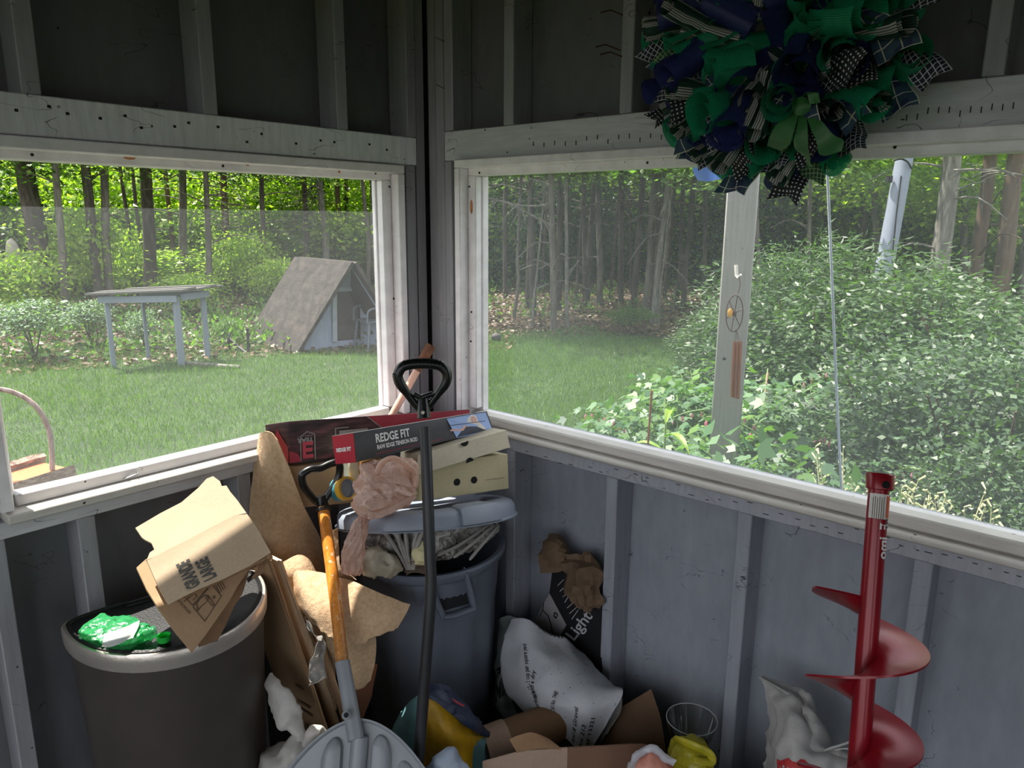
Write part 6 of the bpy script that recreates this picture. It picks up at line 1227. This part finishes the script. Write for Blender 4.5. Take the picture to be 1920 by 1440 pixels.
for i in range(n_):
    q = [bilerp(A, B, C_, D_2, 0, (i+.04)/n_), bilerp(A, B, C_, D_2, 1, (i+.04)/n_), bilerp(A, B, C_, D_2, 1, (i+.96)/n_), bilerp(A, B, C_, D_2, 0, (i+.96)/n_)]; zz = zt+.045+.012*sin(i*2)
    MB().prism([V((p.x, p.y, zz+(.03 if k in (1, 2) else 0))) for k, p in enumerate(q)], (0, 0, .025)).build('top_plank', paint('platform_plank', (.40, .39, .37), amt=.4, rough=.9, streak=(1, 6, 1)), tb)
# A-frame shed
F0 = hz(555, 662, GZ); F1 = hz(757, 655, GZ); Fm = (F0+F1)/2; ap = hd(657, 496, hypot(Fm.x-CC.x, Fm.y-CC.y)); Fm = V((ap.x, ap.y, GZ)); ab = hz(563, 487, ap.z); dep = V((ab.x-ap.x, ab.y-ap.y, 0)); dep = dep.normalized()*min(dep.length, 2.3)
sdx = thing('a_frame_shed', 'small A-frame wooden shed with shingled roof and dark doorway behind the lawn', 'shed', Fm+dep*.5)
t = NT('old_shingles'); co = t.coord(); sz_ = t.n('ShaderNodeSeparateXYZ'); t.l(co, sz_.inputs[0]); n = t.noise(7, 5, co); n2 = t.noise(40, 3, t.coord(scale=(1, 1, .3)))
a_ = t.n('ShaderNodeMath', operation='MULTIPLY'); a_.inputs[1].default_value = 7.5; t.l(sz_.outputs[2], a_.inputs[0]); f_ = t.n('ShaderNodeMath', operation='FRACT'); t.l(a_.outputs[0], f_.inputs[0])
cc = t.mix(.6, t.ramp(n.outputs[0], [(.3, '2b2622'), (.5, '3a342f'), (.7, '4b443e')]), t.ramp(n2.outputs[0], [(.35, gray(.6)), (.6, gray(1))]), 'MULTIPLY'); cc = t.mix(1, cc, t.ramp(f_.outputs[0], [(.0, gray(.45)), (.14, gray(.9)), (1, gray(1))]), 'MULTIPLY')
M_shing = t.bsdf(cc, .9, 0, n.outputs[0], .4, .02); M_shed = paint('shed_wall_grey', (.56, .60, .67), amt=.2, rough=.8, streak=(4, 4, .8))
u_ = (F1-F0).normalized(); nf = dep.normalized()
D0 = hpl(626, 640, F0, nf); D1 = hpl(679, 636, F0, nf); D2 = hpl(676, 541, F0, nf); D3 = hpl(625, 543, F0, nf); gl_ = lambda p: V((p.x, p.y, max(GZ+.06, p.z)))
def onf(p): return V((p.x, p.y, GZ))
mb = MB(); th0 = .04; apx = ap
for poly in ([F0, onf(D0), D0, D3], [F0+(ap-F0)*.0, D3, ap], [D3, D2, ap], [D2, F1, ap], [onf(D1), F1, D2, D1], [onf(D0), onf(D1), D1, D0]): mb.prism(poly, dep.normalized()*th0)
mb.build('front_wall', M_shed, sdx, smooth=0)
mb = MB(); mb.prism([F0+dep, F1+dep, ap+dep], -dep.normalized()*.03); mb.build('back_wall', M_shed, sdx, smooth=0)
for nm, f_, sg in (('roof_slope', F0, -1), ('roof_slope', F1, 1)):
    ov = -dep.normalized()*.12; f2 = f_+(f_-ap)*.04; mb = MB(); n_ = ((f_-ap).cross(dep)).normalized(); n_ = n_ if n_.z > 0 else -n_
    mb.prism([f2+ov, ap+ov+UP*.02, ap+dep+dep.normalized()*.1+UP*.02, f2+dep+dep.normalized()*.1], n_*.05); mb.build(nm, M_shing, sdx, smooth=0)
mb = MB(); fr_ = -dep.normalized()*.02
def trimb(a, b, w): d = (b-a).normalized(); s_ = d.cross(dep.normalized())*w; mb.prism([a-s_+fr_, b-s_+fr_, b+s_+fr_, a+s_+fr_], -dep.normalized()*.02)
trimb(D0, D3, .035); trimb(D3, D2, .03); trimb(D1, D2, .035); mb.build('door_frame', paint('shed_trim', (.62, .64, .67), amt=.1), sdx)
mb = MB(); mb.prism([D0+dep*.06, D1+dep*.06, D2+dep*.06, D3+dep*.06], dep.normalized()*.02); mb.build('door', plain('shed_door_dark', '4a4340', .8, var=.3), sdx)
# plastic garden chair by the shed
c0_ = hz(704, 652, GZ); gc = thing('garden_chair', 'grey plastic garden chair half hidden by the window jamb, beside the shed', 'chair', c0_); M_gc = plain('chair_plastic', '5b6068', .5); s_ = .20; fw = (TOCAM*.6-SIDE*.8).normalized(); sd_ = fw.cross(UP)
for i, j in ((1, 1), (1, -1), (-1, 1), (-1, -1)): MB().tube([c0_+fw*(s_*1.15*i)+sd_*(s_*1.15*j), c0_+fw*(s_*.9*i)+sd_*(s_*j)+UP*.40], [.016, .022], 8).build('leg', M_gc, gc)
mb = MB(); mb.prism([c0_+fw*(s_*a)+sd_*(s_*1.05*b)+UP*.40 for a, b in ((1, 1), (1, -1), (-1, -1), (-1, 1))], UP*.025); mb.build('seat', M_gc, gc)
mb = MB(); bp = lambda a, z: c0_-fw*(s_*.95+.10*z)+sd_*(s_*1.05*a)+UP*(.41+z)
mb.tube(spline([bp(-1, 0), bp(-1.08, .25), bp(-.7, .42), bp(0, .47), bp(.7, .42), bp(1.08, .25), bp(1, 0)], 5), .016, 8)
for k in range(5): a = -.6+.3*k; mb.tube([bp(a*.9, 0), bp(a, .44-.06*abs(a))], [(.004, .018)]*2, 6)
mb.build('backrest', M_gc, gc)
for j in (1, -1): MB().tube(spline([bp(j*1.06, .22), c0_+fw*0+sd_*(s_*1.2*j)+UP*.62, c0_+fw*s_+sd_*(s_*1.15*j)+UP*.58, c0_+fw*s_*1.1+sd_*(s_*1.1*j)+UP*.4], 4), .015, 8).build('armrest', M_gc, gc)
# log planter with a twig hoop
zb = .10; L0, L1 = hd(-70, 932, 3.55), hd(112, 888, 3.75); zl_ = L1.z; dl = V((L1.x-L0.x, L1.y-L0.y, 0)).normalized(); dq = V((-dl.y, dl.x, 0)); dq = dq if dq.dot(TOCAM) < 0 else -dq
lp = thing('log_planter', 'hollow log planter with bark and a twig hoop handle on a stump outside', 'planter', V((L1.x, L1.y, GZ)))
cR = .115; cx_ = V((L1.x, L1.y, zl_+.02))
t = NT('planter_bark'); co = t.coord(scale=(1, 1, 3)); n = t.noise(22, 5, co, .65, 1); M_pbark = t.bsdf(t.ramp(n.outputs[0], [(.3, '6b5346'), (.5, 'a58a78'), (.7, 'cdb6a4')]), .95, 0, n.outputs[0], 1, .02)
def larc(off, R_, a0, a1, n=14): return [cx_+dl*off+dq*(R_*cos(radians(a0+(a1-a0)*i/n)))+UP*(R_*sin(radians(a0+(a1-a0)*i/n))) for i in range(n+1)]
mb = MB(); R = []
for k in range(14):
    o1 = larc(-.055*k, cR, 160, 395); i1 = larc(-.055*k, cR*.80, 395, 160)
    o1 = [p+(p-cx_-dl*(-.055*k)).normalized()*(nz(p, 16, 3)*.014) for p in o1]; R.append(o1+i1)
mb.loft(R); mb.build('log_shell', M_pbark, lp, smooth=50)
mb = MB()
for k in (0, 12): mb.prism(larc(-.055*k-.004, cR*.84, 175, 365, 18), -dl*.02)
mb.build('end_board', plain('planter_end', 'e8ddd0', .7), lp, smooth=0)
mb = MB(); mb.prism([cx_+dl*a+dq*b+UP*.015 for a, b in ((-.02, -.08), (-.02, .08), (-.66, .08), (-.66, -.08))], UP*.012); mb.build('inner_floor', plain('planter_inside', 'b5673a', .8, var=.3, sc=80), lp, smooth=0)
mb = MB(); pe = hd(97, 872, 3.66); mb.tube(spline([pe-UP*.02, hd(97, 838, 3.66), hd(90, 800, 3.67), hd(70, 765, 3.68), hd(40, 742, 3.7), hd(0, 730, 3.72), hd(-60, 735, 3.74), hd(-110, 790, 3.76), hd(-120, 880, 3.76)], 6), .011, 9); mb.build('hoop_handle', bark('twig_bark', '6e5a52', '94807a', 'b5a59e', 40), lp)
sm = cx_-dl*.33; mb = MB(); mb.tube([V((sm.x, sm.y, GZ-.02)), V((sm.x, sm.y, zl_-.11))], [.15, .13], 18); mb.build('stump', BK_brown, lp)
# odds and ends at the wood edge
mb = MB(); P = spline([hz(432, 655, GZ), hd(428, 640, 11.2), hd(432, 618, 11.3)], 4); mb.tube(P, .018, 7); mb.tube([hd(432, 636, 11.2), hd(446, 650, 11.1), hz(462, 662, GZ)], .02, 7); mb.tube([hz(466, 660, GZ), hd(464, 615, 11.0)], .02, 7)
tag(mb.build('garden_cart', plain('dark_metal', '3d3a3c', .6, .4), smooth=40), 'dark metal cart frame in the weeds left of the A-frame shed', 'cart')
for nm, lab, px, py, w, h, m in (('boulder', 'pale rounded boulder standing upright at the far left edge of the wood', 24, 474, 18, 44, '8d877e'), ('boulder', 'dark flat boulder at the foot of the pale upright one', 18, 500, 60, 26, '6e675e'), ('boulder', 'dark low stone on the lawn edge next to the right window jamb', 930, 632, 20, 16, '4d4a48')):
    d = 15.5 if px < 100 else 11.4; c = hd(px, py, d); mb = MB(); sw, shh = w*d/FPX/2, h*d/FPX/2
    R = []
    for i in range(9):
        f = -1+2*i/8; r = sqrt(max(.02, 1-f*f)); R.append([V((c.x, c.y, 0))+V((cos(q)*sw*r, sin(q)*sw*r, 0))*(1+.25*nz((cos(q), sin(q), f), 1.4, px))+UP*(max(GZ-.02, c.z+shh*f)) for q in [2*pi*j/14 for j in range(14)]])
    mb.loft(R); o_ = tag(mb.build(nm, plain('stone_'+m, m, .9, var=.25, bstr=.6, bsc=20), smooth=60), lab, 'stone')
mb = MB(); q = hz(350, 684, GZ); q2 = hz(450, 692, GZ); mb.tube(spline([q+UP*.02, (q+q2)/2+V((0, -.12, .03)), q2+UP*.02], 5), .03, 8); tag(mb.build('fallen_branch', BK_pale, smooth=60), 'pale fallen branch on the grass between platform and shed', 'branch')
mb = MB(); q = hd(1322, 322, 3.0)
P = patch([[hd(1300, 300, 3.0), hd(1325, 300, 2.98), hd(1350, 300, 3.0)], [hd(1302, 322, 3.0), hd(1325, 326, 2.97), hd(1352, 322, 3.0)], [hd(1312, 337, 3.0), hd(1328, 338, 2.98), hd(1348, 336, 3.0)]], 4, 4, .01, 20, 1); mb.grid(P, 0, .004); mb.tube([hd(1325, 300, 2.98), hd(1325, 300, 2.98)+UP*.6], .003, 6)
tag(mb.build('hanging_scrap', fabric_plastic('blue_plastic', (.42, .60, .85), .4, .4), smooth=60), 'small blue plastic scrap hanging outside, under the left edge of the wreath', 'plastic scrap')
# ================================================================== wreath of mesh curls and ribbon tails above the right window
def uvmat(name, build, rough=.7, trans=.15, alpha=None):
    t = NT(name); uv = t.n('ShaderNodeUVMap').outputs[0]; sx = t.n('ShaderNodeSeparateXYZ'); t.l(uv, sx.inputs[0])
    def line(ax, period, w, off=0.):
        a = t.n('ShaderNodeMath', operation='MULTIPLY_ADD'); a.inputs[1].default_value = 1/period; a.inputs[2].default_value = off; t.l(sx.outputs[ax], a.inputs[0])
        f = t.n('ShaderNodeMath', operation='FRACT'); t.l(a.outputs[0], f.inputs[0]); l_ = t.n('ShaderNodeMath', operation='LESS_THAN'); l_.inputs[1].default_value = w; t.l(f.outputs[0], l_.inputs[0]); return l_.outputs[0]
    def mth(op, a, b):
        m = t.n('ShaderNodeMath', operation=op)
        for i, q in enumerate((a, b)):
            if isinstance(q, (int, float)): m.inputs[i].default_value = q
            else: t.l(q, m.inputs[i])
        return m.outputs[0]
    col = build(t, line, mth); t.bsdf(col, rough); tl = t.n('ShaderNodeBsdfTranslucent')
    if isinstance(col, tuple): tl.inputs[0].default_value = col
    else: t.l(col, tl.inputs[0])
    m = t.n('ShaderNodeMixShader', _Fac=trans); t.l(t.b.outputs[0], m.inputs[1]); t.l(tl.outputs[0], m.inputs[2]); out = m.outputs[0]
    if alpha:
        gap = mth('MULTIPLY', line(0, .0032, .42), line(1, .0032, .42)); tr = t.n('ShaderNodeBsdfTransparent'); m3 = t.n('ShaderNodeMixShader'); t.l(mth('MULTIPLY', gap, alpha), m3.inputs[0]); t.l(out, m3.inputs[1]); t.l(tr.outputs[0], m3.inputs[2]); out = m3.outputs[0]
    t.l(out, t.out.inputs[0]); return t.mat
def weave(c1, c2): return lambda t, line, mth: t.mix(mth('MAXIMUM', line(0, .0036, .35), line(1, .0036, .35)), lin(c1), lin(c2))
W_green = uvmat('green_mesh', weave('14805a', '2fb486'), .5, .3, .5); W_navy = uvmat('navy_mesh', weave('20275c', '3a4282'), .5, .25, .4)
W_strip = uvmat('striped_mesh', lambda t, line, mth: t.mix(line(1, .030, .5), t.mix(line(1, .0032, .4), lin('1c2326'), lin('2c6b52')), t.mix(line(1, .0040, .35), lin('d5d2cd'), lin('3b4042'))), .6, .25, .3)
W_plaid = uvmat('navy_plaid', lambda t, line, mth: t.mix(mth('MAXIMUM', line(0, .030, .07), line(1, .030, .07)), t.mix(mth('MAXIMUM', line(0, .060, .5, .25), line(1, .060, .5, .25)), lin('222e50'), lin('30485c')), lin('c9c7b8')))
W_dots = uvmat('black_dots', lambda t, line, mth: t.mix(mth('MULTIPLY', line(0, .0085, .38), line(1, .0085, .38)), lin('15161f'), lin('d9d8da')))
W_check = uvmat('black_check', lambda t, line, mth: t.mix(mth('MAXIMUM', line(0, .0095, .16), line(1, .0095, .16)), lin('16182a'), lin('c8c8d2')))
W_gchk = uvmat('green_check', lambda t, line, mth: t.mix(mth('MAXIMUM', line(0, .0080, .16), line(1, .0080, .16)), lin('1f4a2c'), lin('9fb48f')))
W_satin = plain('green_satin', '376b3a', .45, var=.1, bsc=90)
def strip_mesh(nm, P, U, m, par):
    """ribbon from a grid of points with lengths U (rows) as UV, both faces"""
    k, n = len(P), len(P[0]); o0 = V(par['_o']); me = bpy.data.meshes.new(nm); vs = [tuple(p-o0) for r in P for p in r]
    fs = [(i*n+j, i*n+j+1, (i+1)*n+j+1, (i+1)*n+j) for i in range(k-1) for j in range(n-1)]; me.from_pydata(vs, [], fs); me.materials.append(m); uv = me.uv_layers.new(name='UVMap')
    for l_ in me.loops: i, j = divmod(l_.vertex_index, n); uv.data[l_.index].uv = (U[j], (P[i][j]-P[0][j]).length*0+i*U[-1]*0+VV[i])
    me.polygons.foreach_set('use_smooth', [True]*len(me.polygons)); o = bpy.data.objects.new(nm, me); COL.objects.link(o); o.parent = par; o['_o'] = tuple(o0); return o
wc = hx(1484, 92, -.075); wr_ = thing('wreath', 'round wreath of green, navy and plaid mesh ribbon curls hanging over the right window', 'wreath', wc)
rw = random.Random(12); WU = V((0, -1, 0)); WN = V((-1, 0, 0))           # right in the picture, towards the room
def wpos(ang, r, out): return wc + WU*(r*cos(ang)) + UP*(r*sin(ang)) + WN*out
VV = []
def curl(p, ax, face, R_, w, turns, m):
    """a scroll of mesh rolled about the axis ax"""
    global VV; ax = ax.normalized(); e1 = (face-ax*face.dot(ax)).normalized(); e2 = ax.cross(e1); n = int(14*turns)+2; P = []; VV = []; L = 0
    for i in range(n+1):
        f = i/n; th = 2*pi*turns*f; r = R_*(1-.50*f); flare = 1+.15*sin(th*1.3+p.x*50); row = []
        for j in range(7):
            s_ = j/6-.5; q = p + ax*(s_*w) + (e1*cos(th)+e2*sin(th))*(r*flare*(1+.30*abs(s_)*1.2)); row.append(q+nv(q, 30, 3)*.004)
        P.append(row); VV.append(L); L += r*2*pi*turns/n
    strip_mesh('mesh_curl', P, [w*j/6 for j in range(7)], m, wr_)
def tail(p, d, face, w, L, m, bend):
    """flat ribbon end, forked at its tip"""
    global VV; d = d.normalized(); s_ = d.cross(face).normalized(); n_ = s_.cross(d); P = []; VV = []; k = 10
    for i in range(k+1):
        f = i/k; row = []
        for j in range(5):
            q = j/4-.5; fork = (.22*L*(1-abs(q)*2)) if i == k else (.08*L*(1-abs(q)*2) if i == k-1 else 0)
            x = p + d*(L*f-fork) + s_*(q*w*(1-.35*(1-f)**3)) + n_*(bend*sin(pi*f*.9)*L + .012*sin(q*5+f*4)); row.append(x+nv(x, 22, 7)*.004)
        P.append(row); VV.append(f*L)
    strip_mesh('ribbon_tail', P, [w*j/4 for j in range(5)], m, wr_)
tag(MB().tube([wpos(2*pi*i/40, .17, .02) for i in range(41)], .035, 10, caps=False).build('wreath_ring', plain('ring_dark', '14161c', .8), wr_), 'dark inner ring')
cm = [W_green, W_navy, W_strip, W_green, W_navy, W_strip, W_green]; tm = [W_plaid, W_dots, W_check, W_plaid, W_gchk, W_dots, W_check]
cnt = 0
for ringi, (r0, n, out) in enumerate(((.045, 6, .08), (.10, 14, .13), (.155, 22, .15), (.20, 27, .11), (.232, 30, .05))):
    for i in range(n):
        a = 2*pi*(i+.5*(ringi % 2))/n + rw.uniform(-.06, .06); r = r0+rw.uniform(-.018, .018); p = wpos(a, r, out+rw.uniform(-.01, .04)); rad = (WU*cos(a)+UP*sin(a)); tan_ = (UP*cos(a)-WU*sin(a))
        ax = rad*rw.uniform(.5, 1.2)+tan_*rw.uniform(-.7, .7)+WN*rw.uniform(.3, 1.9); m_ = cm[cnt % 7]; thin = m_ is W_strip; curl(p, ax, WN+rad*.3, rw.uniform(.017, .026) if thin else rw.uniform(.028, .040), rw.uniform(.11, .14) if thin else rw.uniform(.08, .115), rw.uniform(1.4, 2.0), m_); cnt += 1
        if cnt % 5 not in (0, 2):
            a2 = a+pi/n; p2 = wpos(a2, r-.005, out-.005); d = rad*rw.uniform(.3, 1.1)+tan_*rw.uniform(-.8, .8)+WN*rw.uniform(.1, .7)-UP*.25
            tail(p2, d, WN+rad*.4, rw.uniform(.055, .080), rw.uniform(.075, .11), tm[(cnt*5+i) % 7], rw.uniform(-.12, .25))
# green satin bow
def bowp(nm, G, t=.0015): mb = MB(); mb.grid(patch(G, 5, 5, .004, 30, 2), 0, t); mb.build(nm, W_satin, wr_, smooth=70)
X = -.262
bowp('bow_tail', [[hx(1488, 214, X), hx(1500, 212, X)], [hx(1462, 228, X-.012), hx(1492, 236, X-.016)], [hx(1446, 256, X-.006), hx(1482, 268, X-.012)], [hx(1441, 272, X+.01), hx(1466, 282, X+.006)]])
bowp('bow_tail', [[hx(1500, 214, X), hx(1513, 214, X)], [hx(1494, 244, X-.014), hx(1516, 242, X-.016)], [hx(1490, 272, X-.01), hx(1516, 278, X-.014)], [hx(1512, 296, X), hx(1522, 306, X-.004), ][:2], [hx(1516, 314, X+.01), hx(1524, 310, X+.006)]])
bowp('bow_tail', [[hx(1512, 210, X), hx(1520, 206, X)], [hx(1520, 238, X-.014), hx(1540, 226, X-.012)], [hx(1530, 266, X-.02), hx(1560, 250, X-.016)], [hx(1534, 288, X-.012), hx(1582, 262, X-.004)], [hx(1548, 291, X-.004), hx(1578, 282, X)]])
bowp('bow_knot', [[hx(1488, 190, X-.006), hx(1503, 184, X-.012), hx(1516, 192, X-.008)], [hx(1487, 200, X-.012), hx(1502, 200, X-.02), hx(1520, 198, X-.012)], [hx(1491, 212, X-.008), hx(1502, 215, X-.014), hx(1515, 210, X-.008)]])
bowp('bow_loop', [[hx(1500, 186, X-.004), hx(1516, 180, X-.004)], [hx(1514, 176, X-.02), hx(1536, 178, X-.022)], [hx(1518, 196, X-.018), hx(1538, 190, X-.01)]])

MB().tube([wpos(pi/2, .17, .02), wpos(pi/2, .30, .0), wpos(pi/2, .42, -.073)], .0015, 6).build('hanging_wire', M_iron if 'M_iron' in globals() else M_nail, wr_)
SUN_E, SKY_E, EXPO = 11.5, 2.0, 0.3
SUN_DIR = (.05, -.44, -1.0)
# ================================================================== light
sd = bpy.data.lights.new('sun', 'SUN'); sd.energy = SUN_E; sd.angle = radians(.6); sd.color = (1, .95, .86)
so = bpy.data.objects.new('sun', sd); COL.objects.link(so); so.location = (0, 6, 12)
so.rotation_euler = V(SUN_DIR).normalized().to_track_quat('-Z', 'Y').to_euler()
w = bpy.data.worlds.new('world'); S.world = w; w.use_nodes = True; nt = w.node_tree
bg = nt.nodes['Background']; bg.inputs[0].default_value = (.90, .94, 1.0, 1); bg.inputs[1].default_value = SKY_E
S.view_settings.view_transform = 'Standard'; S.view_settings.look = 'None'; S.view_settings.gamma = 1; S.view_settings.exposure = EXPO
S.view_settings.use_curve_mapping = False
S.cycles.use_denoising = True; S.cycles.max_bounces = 8; S.cycles.diffuse_bounces = 4; S.cycles.glossy_bounces = 3; S.cycles.transmission_bounces = 6; S.cycles.transparent_max_bounces = 12
S.cycles.sample_clamp_indirect = 6; S.cycles.caustics_reflective = False; S.cycles.caustics_refractive = False
def kids(o, nm): return [c for c in o.children if c.name.split('.')[0] == nm]
for top, part, names in (('snow_shovel', 'blade', ('blade_rib', 'blade_lip', 'socket_channel')), ('snow_shovel', 'socket', ('bolt_boss', 'bolt')), ('black_shovel', 'd_grip', ('grip_ridges', 'screw')), ('trash_can', 'handle', ('handle_shade',)), ('dustbin', 'lid', ('hinge',)), ('shoe_box', 'box_body', ('faint_print', 'finger_hole')), ('shoe_box', 'box_lid', ('thumb_notch',)), ('fitness_box', 'box_body', ('title_lettering', 'subtitle_lettering', 'small_print', 'printed_photo', 'top_face')), ('fitness_box', 'red_end', ('end_lettering',)),
        ('tool_box_carton', 'box_body', ('red_panel', 'red_wedge', 'red_arrow', 'badge_outline', 'diagonal_stripe', 'tool_picture', 'badge_lettering', 'badge_numeral', 'top_face')), ('window_1', 'stop_moulding', ('screw_hole', 'knot')), ('window_2', 'stop_moulding', ('screw_hole', 'knot')), ('earth_auger', 'coupler', ('pin_hole',)), ('earth_auger', 'warning_label', ('label_band', 'warning_lettering', 'fine_print')), ('earth_auger', 'shaft', ('maker_lettering',)),
        ('a_frame_shed', 'front_wall', ('door_frame',)), ('white_sack', 'sack_body', ('dosage_lettering', 'use_lettering', 'oxide_lettering', 'firm_lettering', 'box_lettering', 'postcode_lettering', 'top_lettering', 'dirt_specks')), ('black_box', 'box_body', ('lettering',)), ('black_box', 'pale_end', ('line_drawing',)), ('carton_piece', 'printed_panel', ('lettering', 'torn_fold')), ('carton_piece', 'lower_panel', ('printed_drawing', 'torn_liner')), ('crushed_bottle', 'body', ('label',)), ('feed_bag', 'rolled_top', ('red_print',)), ('woven_sack', 'sack_body', ('red_print', 'hem')), ('cardboard_tube', 'tube', ('paper_wrap',)), ('wooden_post', 'post', ('knot_hole',)), ('utility_pole', 'pole', ('wire', 'insulator'))):
    o = bpy.data.objects[top]; pt = kids(o, part)[0]
    for nm in names:
        for c in kids(o, nm): c.parent = pt
for o in bpy.data.objects:
    if '_o' in o: del o['_o']
